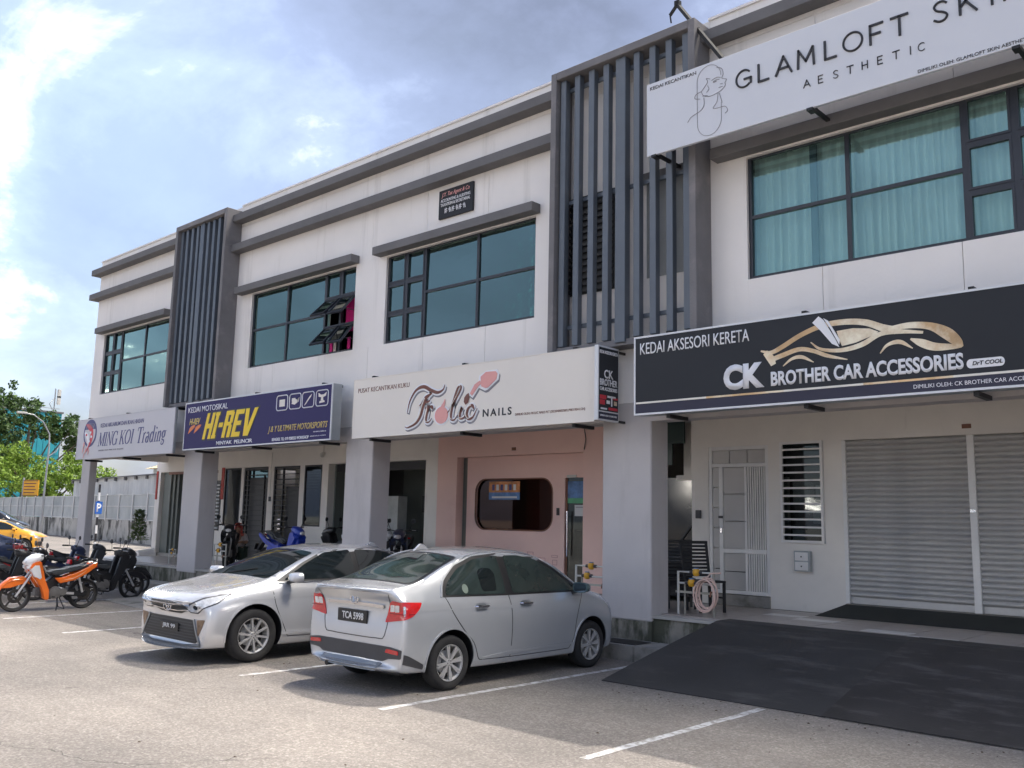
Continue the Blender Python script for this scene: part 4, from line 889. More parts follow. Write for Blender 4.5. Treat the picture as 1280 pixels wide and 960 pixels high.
# --- small blade sign
def blade():
    x0, x1, ya, yb, z0, z1 = -8.06, -7.99, 10.45, 10.955, 3.31, 4.41
    t = thing('projecting_sign', 'narrow black sign standing out edge-on between the cream and long black signs', 'projecting sign')
    bx('cabinet', 'sign_edge', t, x0, x1, ya, yb, z0, z1, bevel=.004)
    X = x1+.004
    bx('face_panel', 'sign_charcoal', t, x1+.001, X, ya+.02, yb-.02, z0+.14, z1-.03); bx('face_panel', 'sign_slate', t, x1+.001, X, ya+.02, yb-.02, z0+.02, z0+.12)
    bx('face_panel', 'sign_charcoal', t, x0-.004, x0-.001, ya+.02, yb-.02, z0+.02, z1-.03)
    X += .003
    T = lambda s, a, b, w, h, m='ink_white', bd=.02: text('lettering', s, a, b, w, h, X, m, t, bold=bd, facing='+x', depth=.003)
    T('KEDAI AKSESORI KERETA', ya+.03, 4.29, .44, .05); T('CK', ya+.14, 3.93, .22, .13); T('BROTHER', ya+.04, 3.82, .42, .10); T('CAR ACCESSORIES', ya+.04, 3.745, .42, .055)
    T('DIMILIKI OLEH: CK BROTHER', ya+.05, 3.37, .40, .025, bd=.0)
    stroke('car_outline', [(ya+.03, 4.12, .01), (ya+.12, 4.18, .03), (ya+.22, 4.24, .05), (ya+.32, 4.17, .04), (ya+.44, 4.12, .05), (ya+.49, 4.08, .01)], X, 'logo_gold', t, facing='+x')
    stroke('car_outline', [(ya+.05, 4.09, .01), (ya+.2, 4.12, .03), (ya+.34, 4.11, .02)], X, 'logo_gold', t, facing='+x')
    for a, b, w, h, m in ((.04, 3.62, .15, .06, 'ink_red'), (.04, 3.54, .12, .07, 'ink_red'), (.2, 3.56, .08, .05, 'ink_white'), (.31, 3.53, .03, .15, 'ink_white'), (.22, 3.65, .2, .03, 'ink_white'), (.38, 3.55, .07, .06, 'logo_gold'), (.25, 3.47, .22, .04, 'ink_red'), (.06, 3.47, .15, .025, 'ink_white'), (.36, 3.63, .11, .03, 'ink_red')):
        flat('picture', [(-(ya+a), b), (-(ya+a+w), b), (-(ya+a+w), b+h), (-(ya+a), b+h)] if False else [(ya+a, b), (ya+a+w, b), (ya+a+w, b+h), (ya+a, b+h)], X, m, t, facing='+x')
    for z in (z0-.0, z1-.06): bx('bracket', 'steel_black', t, x0+.02, x1-.02, yb+.001, Y0-.002, z, z+.035)
blade()
# --- car accessory shop
t = sign_box('shop_sign', 'long black sign with a gold car outline above the roller shutters', -7.46, -1.6, 3.35, 4.465, 'sign_charcoal', brackets=(-6.95, -4.95, -3.0, -2.0))
bx('lower_band', 'sign_slate', t, -7.435, -1.63, F, F+.0035, 3.372, 3.50)
for a, b, m in ((-7.43, -6.3, 'logo_white'), (-6.3, -5.2, 'logo_gold'), (-5.2, -4.2, 'logo_white'), (-4.2, -3.2, 'logo_gold'), (-3.2, -1.63, 'logo_white')): bx('gold_line', m, t, a, b, F-.001, F+.004, 3.505, 3.53)
text('lettering', 'KEDAI AKSESORI KERETA', -7.36, 4.205, 1.70, .165, F, 'ink_white', t, bold=.004)
text('lettering', 'CK', -6.04, 3.585, .58, .335, F, 'ink_white', t, bold=.055)
text('lettering', 'BROTHER CAR ACCESSORIES', -5.37, 3.59, 2.28, .185, F, 'ink_white', t, bold=.034)
text('small_lettering', 'DIMILIKI OLEH: CK BROTHER CAR ACCESSORIES', -3.63, 3.415, 1.36, .045, F-.002, 'ink_white', t)
flat('badge', [(-3.02+.04*math.cos(a), 3.64+.05*math.sin(a)) for a in [R(90+18*i) for i in range(11)]]+[(-2.72+.04*math.cos(a), 3.64+.05*math.sin(a)) for a in [R(-90+18*i) for i in range(11)]], F, 'ink_white', t)
text('small_lettering', 'DrT COOL', -3.0, 3.62, .30, .045, F-.005, 'sign_charcoal', t, bold=.02, shear=.2)
def car_logo(t):
    G = 'logo_gold'
    for i, p in enumerate([
        [(-5.50, 4.055, .02), (-5.36, 4.02, .05), (-5.20, 4.08, .06), (-4.95, 4.20, .06), (-4.68, 4.28, .065), (-4.40, 4.29, .07), (-4.15, 4.25, .075), (-3.95, 4.16, .085), (-3.80, 4.11, .09)],
        [(-5.44, 4.03, .07), (-5.37, 3.95, .10), (-5.33, 3.86, .07)],
        [(-5.38, 3.92, .06), (-5.20, 3.97, .06), (-4.98, 4.02, .055), (-4.80, 3.98, .05), (-4.62, 3.90, .045), (-4.38, 3.83, .012)],
        [(-5.20, 3.83, .012), (-5.08, 3.91, .035), (-4.95, 3.92, .045), (-4.80, 3.84, .01)],
        [(-4.83, 4.09, .012), (-4.70, 3.99, .035), (-4.45, 3.95, .05), (-4.20, 3.99, .06), (-3.98, 4.09, .055), (-3.75, 4.09, .05), (-3.5, 4.05, .03)],
        [(-3.90, 4.13, .06), (-3.65, 4.15, .07), (-3.42, 4.11, .085), (-3.25, 4.01, .13), (-3.14, 3.90, .10), (-3.09, 3.84, .02)],
        [(-3.99, 3.86, .012), (-3.90, 3.95, .035), (-3.76, 3.97, .05), (-3.62, 3.88, .012)],
        [(-3.64, 3.99, .02), (-3.52, 3.93, .09), (-3.38, 3.87, .09), (-3.20, 3.85, .06), (-3.10, 3.84, .02)]]):
        stroke('car_outline', p, F-.0008*i, G, t)
    flat('car_window', [(-4.46, 4.05), (-4.44, 4.00), (-4.28, 4.02), (-4.08, 4.08), (-4.00, 4.12), (-4.10, 4.17), (-4.30, 4.20), (-4.50, 4.19)], F-.002, G, t)
    for k, p in enumerate([[(-4.80, 4.33), (-4.72, 4.40), (-4.66, 4.35), (-4.62, 4.28), (-4.52, 4.10), (-4.47, 3.99), (-4.56, 4.04), (-4.70, 4.22)], [(-4.66, 4.37), (-4.60, 4.33), (-4.46, 4.08), (-4.47, 4.02), (-4.58, 4.24)]]):
        flat('spray_can', p, F-.009-.002*k, 'ink_white', t)
car_logo(t)
# --- beauty parlour sign upstairs
def glam():
    y = 10.4; x0, x1, z0, z1 = -7.11, -1.1, 7.02, 8.11
    t = thing('shop_sign', 'large pale grey upper floor sign with thin black lettering and a line-drawn face', 'shop sign')
    bx('face_panel', 'sign_glam', t, x0, x1, y, y+.05, z0, z1, bevel=.004)
    m = MB()
    for z in (z0+.05, z1-.08): m.box(x0+.05, x1-.05, y+.05, y+.09, z, z+.04)
    m.build('rear_rail', 'steel_black', t)
    for x in (x0+.12, -4.67, -2.34): bx('bracket', 'steel_black', t, x-.025, x+.025, y+.09, Y0-.002, z0+.01, z0+.05); bx('bracket_foot', 'steel_black', t, x-.04, x+.04, y-.01, y+.12, z0-.03, z0+.005)
    P = y-.006
    k = dict(par=None)
    def T(s, a, b, w, h, bd=-.004, n='lettering', sp=1.0, d=.006, mm='ink_black'): return text(n, s, a, b, w, h, P, mm, t, bold=bd, spacing=sp, depth=d)
    T('KEDAI KECANTIKAN', -7.05, 8.005, .76, .05, .0, 'small_lettering')
    T('DIMILIKI OLEH: GLAMLOFT SKIN AESTHETIC', -3.36, 7.045, 1.18, .04, .0, 'small_lettering')
    # thin round stick letters
    def ring(cx, cz, rx, rz, a0, a1, n=18): return [(cx+rx*math.cos(R(a0+(a1-a0)*i/n)), P, cz+rz*math.sin(R(a0+(a1-a0)*i/n))) for i in range(n+1)]
    def letters(word, x, z, h, adv, r_, rad):
        for ch in word:
            w = h*.9; S = []
            X = lambda a: x+a*w
            Z = lambda b: z+b*h
            if ch == 'G': S = [ring(X(.5), Z(.5), w*.52, h*.5, 40, 318), [(X(.55), P, Z(.45)), (X(1.0), P, Z(.45)), (X(.98), P, Z(.16))]]
            elif ch == 'C': S = [ring(X(.5), Z(.5), w*.48, h*.5, 45, 315)]
            elif ch == 'O': S = [ring(X(.5), Z(.5), w*.55, h*.5, 0, 360, 24)]
            elif ch == 'L': S = [[(X(.1), P, Z(1)), (X(.1), P, Z(0)), (X(.75), P, Z(0))]]
            elif ch == 'A': S = [[(X(0), P, Z(0)), (X(.5), P, Z(1)), (X(1), P, Z(0))], [(X(.2), P, Z(.33)), (X(.8), P, Z(.33))]]
            elif ch == 'M': S = [[(X(0), P, Z(0)), (X(.05), P, Z(1)), (X(.5), P, Z(.3)), (X(.95), P, Z(1)), (X(1.0), P, Z(0))]]
            elif ch == 'F': S = [[(X(.8), P, Z(1)), (X(.1), P, Z(1)), (X(.1), P, Z(0))], [(X(.1), P, Z(.5)), (X(.65), P, Z(.5))]]
            elif ch == 'T': S = [[(X(0), P, Z(1)), (X(.9), P, Z(1))], [(X(.45), P, Z(1)), (X(.45), P, Z(0))]]
            elif ch == 'S': S = [[(X(.5+.36*a), P, Z(.5+.5*b)) for a, b in ((.95, .72), (.4, 1.0), (-.35, .98), (-.85, .62), (-.5, .18), (.4, -.12), (.95, -.5), (.6, -.92), (-.2, -1.0), (-.95, -.72))]]
            elif ch == 'K': S = [[(X(.1), P, Z(1)), (X(.1), P, Z(0))], [(X(.85), P, Z(1)), (X(.15), P, Z(.4))], [(X(.4), P, Z(.6)), (X(.9), P, Z(0))]]
            elif ch == 'I': S = [[(X(.3), P, Z(1)), (X(.3), P, Z(0))]]
            elif ch == 'N': S = [[(X(.05), P, Z(0)), (X(.05), P, Z(1)), (X(.85), P, Z(0)), (X(.85), P, Z(1))]]
            elif ch == 'E': S = [[(X(.75), P, Z(1)), (X(.1), P, Z(1)), (X(.1), P, Z(0)), (X(.75), P, Z(0))], [(X(.1), P, Z(.52)), (X(.65), P, Z(.52))]]
            elif ch == 'H': S = [[(X(.1), P, Z(0)), (X(.1), P, Z(1))], [(X(.85), P, Z(0)), (X(.85), P, Z(1))], [(X(.1), P, Z(.5)), (X(.85), P, Z(.5))]]
            if S:
                m = MB()
                for s_ in S:
                    if len(s_) > 6 or ch == 'S':
                        q = [p[0:1]+p[2:3]+(0,) for p in s_]; q = spline(q, 3); s_ = [(a[0], P, a[1]) for a in q]
                        m.tube(s_, rad, 6)
                    else:
                        for i in range(len(s_)-1):
                            d = (Vector(s_[i+1])-Vector(s_[i])).normalized()*rad*.7; m.bar(Vector(s_[i])-d, Vector(s_[i+1])+d, rad*1.9, rad*2, up=(0, 1, 0))
                m.build(r_, 'ink_black', t)
            x += adv*({'I': .6, 'M': 1.12, 'L': .88, ' ': .9, 'F': .9, 'T': .95, 'K': .98}.get(ch, 1.0))
    letters('GLAMLOFT', -5.67, 7.585, .235, .300, 'letter', .014)
    letters('SKIN', -3.19, 7.585, .235, .295, 'letter', .014)
    letters('AESTHETIC', -4.74, 7.305, .095, .186, 'letter', .0055)
    # line drawing of a face in an upright capsule
    m = MB(); rr = .0032
    cx, w = -6.09, .185
    cap = [(cx+w*math.cos(R(a)), P, 7.87+.20*math.sin(R(a))) for a in range(0, 181, 12)]+[(cx-w, P, 7.5)]+[(cx+w*math.cos(R(a)), P, 7.26+.20*math.sin(R(a))) for a in range(180, 361, 12)]+[(cx+w, P, 7.48)]
    m.tube(cap, rr, 5)
    L_ = [[(.12, .98), (.20, .93), (.22, .84), (.20, .78), (.27, .74), (.245, .70), (.25, .66), (.22, .62), (.16, .585), (.02, .56), (-.08, .60), (-.12, .68)], [(-.12, .68), (-.06, .74), (-.02, .80), (-.04, .86), (.02, .83)], [(.04, .80), (.12, .82), (.18, .80)], [(.06, .765), (.11, .785), (.16, .775)], [(.07, .755), (.12, .765)],
          [(-.12, .68), (-.20, .66), (-.22, .60), (-.14, .57)], [(-.08, .57), (-.08, .45), (-.14, .38), (-.28, .33), (-.34, .26)], [(.14, .57), (.12, .44), (.06, .36), (.12, .34), (.24, .33), (.28, .26), (.24, .22)], [(.16, .56), (.20, .40)], [(-.02, .74), (.0, .68), (-.04, .64)], [(.17, .70), (.21, .69)], [(.15, .65), (.21, .65)], [(-.1, .60), (-.02, .585)]]
    for q in L_:
        q = spline([(cx+a, 7.10+b*.92, 0) for a, b in q], 4); m.tube([(p[0], P, p[1]) for p in q], rr*1.15, 5)
    m.build('line_drawing', 'ink_grey', t)
    # stay bar with a lamp head, running back over the screen
    a = MB(); Yt = Y0+.02; a.bar((-7.07, Yt, 9.70), (-5.88, y+.07, 8.08), .05, .05); a.bar((-7.07, Yt, 9.72), (-7.21, Yt, 9.58), .045, .03); a.tube([(-7.21, Yt, 9.59), (-7.19, Yt, 9.45)], .012, 6); a.box(-7.11, -7.03, Yt-.04, Yt+.04, 9.68, 9.76); a.bar((-6.62, Y0-.2, 9.08), (-6.62, Y0-.2, 9.15), .05, .05)
    a.build('stay_bar', 'rubber', t)
glam()
def plaque():
    t = thing('wall_plaque', 'small dark plaque with white writing high on the wall above a window', 'plaque')
    bx('board', 'sign_charcoal', t, -12.26, -11.36, Y0-.05, Y0-.002, 7.37, 7.92, bevel=.006)
    P = Y0-.056
    text('lettering', 'J.Y. Tax Agent & Co', -12.18, 7.765, .74, .10, P, 'ink_pink', t, shear=.3); text('lettering', 'ACCOUNTING & AUDITING', -12.20, 7.68, .78, .06, P, 'ink_white', t, bold=.01); text('lettering', 'TAXATION & SECRETARIAL', -12.20, 7.60, .78, .06, P, 'ink_white', t, bold=.01)
    # six hand-drawn characters as short brush strokes
    for i in range(6):
        x = -12.08+i*.095; m = MB()
        for s_ in ([(0, .07, .012), (.06, .075, .012)], [(.03, .10, .012), (.03, 0, .014)], [(.0, .035+.01*(i % 3), .01), (.065, .035+.008*(i % 2), .01)], [(.055, .06, .01), (.065, .0, .012)] if i % 2 else [(.0, .09, .01), (.0, .0, .01)]): stroke('', [(x+a, 7.46+b, w) for a, b, w in s_], P, 'ink_white', t, mesh=m, k=2)
        m.build('character', 'ink_white', t)
plaque()
# ------------------------------------------------------------ cars
def evaluated_mesh(o):
    dg = bpy.context.evaluated_depsgraph_get(); dg.update(); return bpy.data.meshes.new_from_object(o.evaluated_get(dg))

def body_net(st, nose, tail, lvl=3):
    """st: stations from tail to nose (x, W, zb, zs, zt, wt, edge_drop); nose/tail: (bow, [(z, dx)...]) shape of the two ends"""
    NR = 11
    def ring(s):
        x, W, zb, zs, zt, wt = s[:6]; ed = s[6] if len(s) > 6 else .05
        ze = zt-ed
        y7 = (.93*W+wt)/2+.012; z7 = zs+(ze-zs)*.55
        return [(0, zb), (.6*W, zb), (.93*W, zb+.02), (.985*W, zb+.13), (W, (zs+zb)*.5), (W*.992, zs-.09), (W*.935, zs), (y7, z7), (wt, ze), (.5*wt, zt-.006), (0, zt)]
    V = []; idx = []
    def endshift(z, e):
        pr = e[1]
        return float(np.interp(z, [p[0] for p in pr], [p[1] for p in pr]))
    rings = []
    for k, s in enumerate(st):
        rg = ring(s); x = s[0]; pts = []
        for (y, z) in rg:
            xx = x
            if k == 0: xx = x+endshift(z, tail)+tail[0]*(y/s[1])**3
            elif k == 1: xx = x+tail[0]*.35*(y/s[1])**3
            elif k == len(st)-1: xx = x-endshift(z, nose)-nose[0]*(y/s[1])**3
            elif k == len(st)-2: xx = x-nose[0]*.35*(y/s[1])**3
            pts.append((xx, y, z))
        rings.append(pts)
    b = bmesh.new(); G = []
    for pts in rings:
        row = {}
        for j, p in enumerate(pts):
            row[j] = b.verts.new(p); row[-j] = row[j] if j in (0, NR-1) else b.verts.new((p[0], -p[1], p[2]))
        G.append(row)
    def F(*v):
        v = list(dict.fromkeys(v))
        if len(v) > 2: b.faces.new(v)
    for i in range(len(G)-1):
        for j in range(NR-1):
            F(G[i][j], G[i+1][j], G[i+1][j+1], G[i][j+1])
            q = lambda g, jj: g[-jj] if jj else g[0]
            F(q(G[i], j+1), q(G[i+1], j+1), q(G[i+1], j), q(G[i], j))
    for row in (G[0], G[-1]):   # cap: quads across
        for j in range(NR-1):
            q = lambda jj: row[-jj] if jj else row[0]
            F(row[j], row[j+1], q(j+1), q(j))
    bmesh.ops.recalc_face_normals(b, faces=b.faces)
    cr = b.edges.layers.float.new('crease_edge')
    for i in range(len(G)-1):
        for j, c in ((8, .6), (6, .45), (2, .5)):
            for s in (1, -1):
                e = b.edges.get((G[i][s*j], G[i+1][s*j]))
                if e: e[cr] = c
    for row, c in ((G[0], .35), (G[-1], .35)):
        for j in range(NR-1):
            for s in (1, -1):
                e = b.edges.get((row[s*j] if j else row[0], row[s*(j+1)] if True else None))
                if e: e[cr] = c
    me = bpy.data.meshes.new('body'); b.to_mesh(me); b.free()
    o = bpy.data.objects.new('tmp', me); COL.objects.link(o); md = o.modifiers.new('s', 'SUBSURF'); md.levels = lvl; md.render_levels = lvl
    r = evaluated_mesh(o); bpy.data.objects.remove(o); return r

class Car:
    def __init__(s, name, label, cat, paint, st, nose, tail, axles, rad, W, lvl=3, group=None):
        s.t = thing(name, label, cat, group=group); s.W = W; s.axles = axles; s.rad = rad
        me = body_net(st, nose, tail, lvl); me.materials.clear(); me.materials.append(MT[paint]); me.materials.append(MT['plastic_black'])
        b = bmesh.new(); b.from_mesh(me); s.bvh = BVHTree.FromBMesh(b); b.free()
        o = bpy.data.objects.new('body', me); COL.objects.link(o)
        c = MB()
        for ax in axles:
            for sg in (1, -1):
                y0, y1 = sorted((sg*(W*.5), sg*(W+.2))); c.lathe([(rad+.055, y0), (rad+.055, y1)], (ax, 0, rad+.01), 'y', 40)
        cm = c.mesh('cut', 'plastic_black'); cm.materials.clear(); cm.materials.append(MT['plastic_black'])
        co = bpy.data.objects.new('cut', cm); COL.objects.link(co)
        md = o.modifiers.new('b', 'BOOLEAN'); md.object = co; md.operation = 'DIFFERENCE'; md.solver = 'EXACT'; md.material_mode = 'TRANSFER'
        r = evaluated_mesh(o); bpy.data.objects.remove(o); bpy.data.objects.remove(co)
        r.polygons.foreach_set('use_smooth', [True]*len(r.polygons)); r.set_sharp_from_angle(angle=R(40)); r.name = 'body'
        s.body = link('body', r, s.t)
        rmat = s.t
    def decal(s, name, pts, d, mat, parent=None, off=.004, grid=.05, thick=.012, inside=False):
        """a panel lying on the body: outline pts (3d, approximate) seen along direction d"""
        d = Vector(d).normalized(); u = Vector((0, 0, 1)).cross(d)
        if u.length < .1: u = Vector((0, 1, 0))
        u.normalize(); v = d.cross(u)
        P = [(Vector(p).dot(u), Vector(p).dot(v)) for p in pts]; w0 = min(Vector(p).dot(d) for p in pts)-3
        b = bmesh.new(); vs = [b.verts.new((a, c, 0)) for a, c in P]; b.faces.new(vs)
        xs = [p[0] for p in P]; ys = [p[1] for p in P]
        for ax, lo, hi in ((0, min(xs), max(xs)), (1, min(ys), max(ys))):
            n = max(1, int((hi-lo)/grid))
            for k in range(1, n):
                c = lo+(hi-lo)*k/n; nn = (1, 0, 0) if ax == 0 else (0, 1, 0)
                bmesh.ops.bisect_plane(b, geom=b.verts[:]+b.edges[:]+b.faces[:], plane_co=(c*nn[0], c*nn[1], 0), plane_no=nn)
        bmesh.ops.triangulate(b, faces=[f for f in b.faces if len(f.verts) > 4])
        nrm = {}; bad = []
        for vt in b.verts:
            o = u*vt.co.x+v*vt.co.y+d*w0
            h = s.bvh.ray_cast(o, d)
            if h[0] is None: bad.append(vt); continue
            n = h[1] if h[1].dot(d) < 0 else -h[1]
            vt.co = h[0]+n*off; nrm[vt] = n
        if bad: bmesh.ops.delete(b, geom=bad, context='VERTS')
        ed = [e for e in b.edges if e.is_boundary]
        if ed:
            ret = bmesh.ops.extrude_edge_only(b, edges=ed)
            for g in ret['geom']:
                if isinstance(g, bmesh.types.BMVert):
                    n = next((nrm[e.other_vert(g)] for e in g.link_edges if e.other_vert(g) in nrm), -d); g.co -= n*thick
        bmesh.ops.recalc_face_normals(b, faces=b.faces)
        me = bpy.data.meshes.new(name); b.to_mesh(me); b.free(); me.materials.append(MT[mat])
        # faces must look outward
        me.polygons.foreach_set('use_smooth', [True]*len(me.polygons)); me.set_sharp_from_angle(angle=R(30))
        return link(name, me, parent or s.t)
    def side(s, name, xz, mat, sg, **k): return s.decal(name, [(x, sg*s.W, z) for x, z in xz], (0, -sg, 0), mat, **k)
    def hit(s, o, d):
        h = s.bvh.ray_cast(Vector(o), Vector(d).normalized()); return h[0] if h[0] else Vector(o)
    def fr(s, y, z, sx=1):
        for k in range(14):
            h = s.bvh.ray_cast(Vector((sx*5, y, z)), Vector((-sx, 0, 0)))[0]
            if h is not None and abs(h.x) > 1.72: return tuple(h)
            z -= .012; y *= .985
        return (sx*2.1, y, z)
    def sd(s, x, z, sg):
        for k in range(14):
            h = s.bvh.ray_cast(Vector((x+.0007*k, sg*3, z-.0037*k)), Vector((0, -sg, 0)))[0]
            if h is not None and h.y*sg > .3: return tuple(h)
        return (x, sg*s.W*.97, z)
    def strip(s, name, line, mat, d, w=.008, parent=None, off=.002, k=3):
        """thin line lying on the body through 3d points; seam, trim or garnish"""
        d = Vector(d).normalized(); S = spline(line, k); out = []
        for p in S:
            h = s.bvh.ray_cast(Vector(p)-d*2, d)
            if h[0] is not None: out.append((h[0], h[1] if h[1].dot(d) < 0 else -h[1]))
        m = MB(); vs = []
        for i, (p, n) in enumerate(out):
            t = (out[min(i+1, len(out)-1)][0]-out[max(i-1, 0)][0]); t = t.normalized() if t.length > 1e-6 else Vector((1, 0, 0)); a = t.cross(n).normalized()
            vs += [p+a*w/2-n*.006, p+a*w/2+n*off, p-a*w/2+n*off, p-a*w/2-n*.006]
        m.add(vs, [(4*i+q, 4*i+q+1, 4*i+q+5, 4*i+q+4) for i in range(len(out)-1) for q in range(3)])
        return m.build(name, mat, parent or s.t)
    def wheels(s, spokes, alloy='alloy', face='alloy_dark', width=.19, y=None):
        r = s.rad; rr = r*.66; y = y or s.W-.03; W2 = width/2
        def tyre_mesh():
            m = MB(); m.lathe([(rr*.98, -W2*.8), (r*.90, -W2*.98), (r*.975, -W2*.80), (r, -W2*.5), (r, W2*.5), (r*.975, W2*.80), (r*.90, W2*.98), (r*.78, W2*1.0), (rr*.98, W2*.84)], n=40, cap=False)
            m.lathe([(rr*.99, W2*.84), (rr*.99, -W2*.8)], n=40, cap=False); return m.mesh('wheel', 'rubber', True, angle=50)
        def rim_mesh():
            m = MB(); m.lathe([(rr*.97, W2*.88), (rr*1.0, W2*.90), (rr*1.0, W2*.80), (rr*.93, W2*.72), (rr*.90, W2*.3), (rr*.90, -W2*.6)], n=40, cap=False)
            m.lathe([(rr*.90, -W2*.2), (.02, -W2*.2)], n=24, mi=1, cap=False)
            m.lathe([(rr*.62, -W2*.19), (rr*.62, W2*.0), (rr*.30, W2*.02)], n=24, mi=0, cap=False)      # brake disc
            m.lathe([(rr*.24, -W2*.2), (rr*.24, W2*.70), (rr*.17, W2*.80), (0.001, W2*.80)], n=20, mi=0, cap=False)
            for i in range(spokes):
                a = 2*math.pi*i/spokes
                for da in ((-.07, .07) if spokes <= 8 else (0,)):
                    b0 = a+da*.5; b1 = a+da*1.2
                    p = Vector((math.cos(b0)*rr*.2, W2*.66, math.sin(b0)*rr*.2)); q = Vector((math.cos(b1)*rr*.94, W2*.74, math.sin(b1)*rr*.94))
                    m.bar(p, q, rr*(.11 if spokes < 10 else .115), W2*.26, up=(0, 1, 0))
            for i in range(5): a = 2*math.pi*i/5; m.lathe([(rr*.03, W2*.72), (rr*.03, W2*.82), (0.001, W2*.82)], (math.cos(a)*rr*.13, 0, math.sin(a)*rr*.13), n=6, mi=1)
            return m.mesh('rim', [alloy, face], True, angle=30)
        tm, rm = tyre_mesh(), rim_mesh()
        for ax in s.axles:
            for sg in (1, -1):
                w = link('wheel', tm, s.t); w.location = (ax, sg*(y-W2), r); w.rotation_euler = (0, R(random.uniform(0, 70)), 0 if sg > 0 else math.pi)
                link('rim', rm, w)
    def place(s, x, y, rz): s.t.location = (x, y, 0); s.t.rotation_euler = (0, 0, rz)
    def mirror(s, x, y, z, sg, paint, glass_toward=-1, k=1.):
        m = MB(); A = lambda v: (x+v[0]*k, sg*(y+v[1]*k), z+v[2]*k)
        prof = []
        n = 12; vs = []
        for xx, sc in ((.075, .35), (.055, .8), (0, 1.), (-.045, 1.02)):
            for i in range(n):
                a = 2*math.pi*i/n; ca, sa = math.cos(a), math.sin(a); e = .62
                vs.append(A((xx, .11+.105*sc*math.copysign(abs(ca)**e, ca), .06+.062*sc*math.copysign(abs(sa)**e, sa))))
        fs = [tuple(range(n))]+[(i*n+j, i*n+(j+1) % n, (i+1)*n+(j+1) % n, (i+1)*n+j) for i in range(3) for j in range(n)]+[tuple(3*n+j for j in range(n))]
        m.add(vs, fs); o = m.build('wing_mirror', paint, s.t, smooth=True, angle=50)
        g = [A((-.0475, .11+.09*math.copysign(abs(math.cos(a))**.6, math.cos(a)), .06+.05*math.copysign(abs(math.sin(a))**.6, math.sin(a)))) for a in [2*math.pi*i/n for i in range(n)]]
        MB().add(g, [tuple(range(n))]).build('mirror_glass', 'mirror_glass', o)
        MB().bar(A((0.0, -.06, -.02)), A((0, .08, .02)), .05, .035).build('mirror_stalk', 'plastic_black', o)
mk('mirror_glass', (.35, .42, .45), .03, 1., var=.03)

def rounded(pts, r=.03, k=4):
    """round the corners of a polygon"""
    out = []; n = len(pts)
    for i in range(n):
        p = np.array(pts[i], float); a = np.array(pts[i-1], float)-p; b = np.array(pts[(i+1) % n], float)-p
        la, lb = np.linalg.norm(a), np.linalg.norm(b); q = min(r, la*.45, lb*.45); A = p+a/la*q; C = p+b/lb*q
        for t in np.linspace(0, 1, k): out.append(tuple((1-t)**2*A+2*t*(1-t)*p+t*t*C))
    return out
def ell(fn, cx, cz, rx, rz, n=20): return [fn(cx+rx*math.cos(2*math.pi*i/n), cz+rz*math.sin(2*math.pi*i/n)) for i in range(n)]

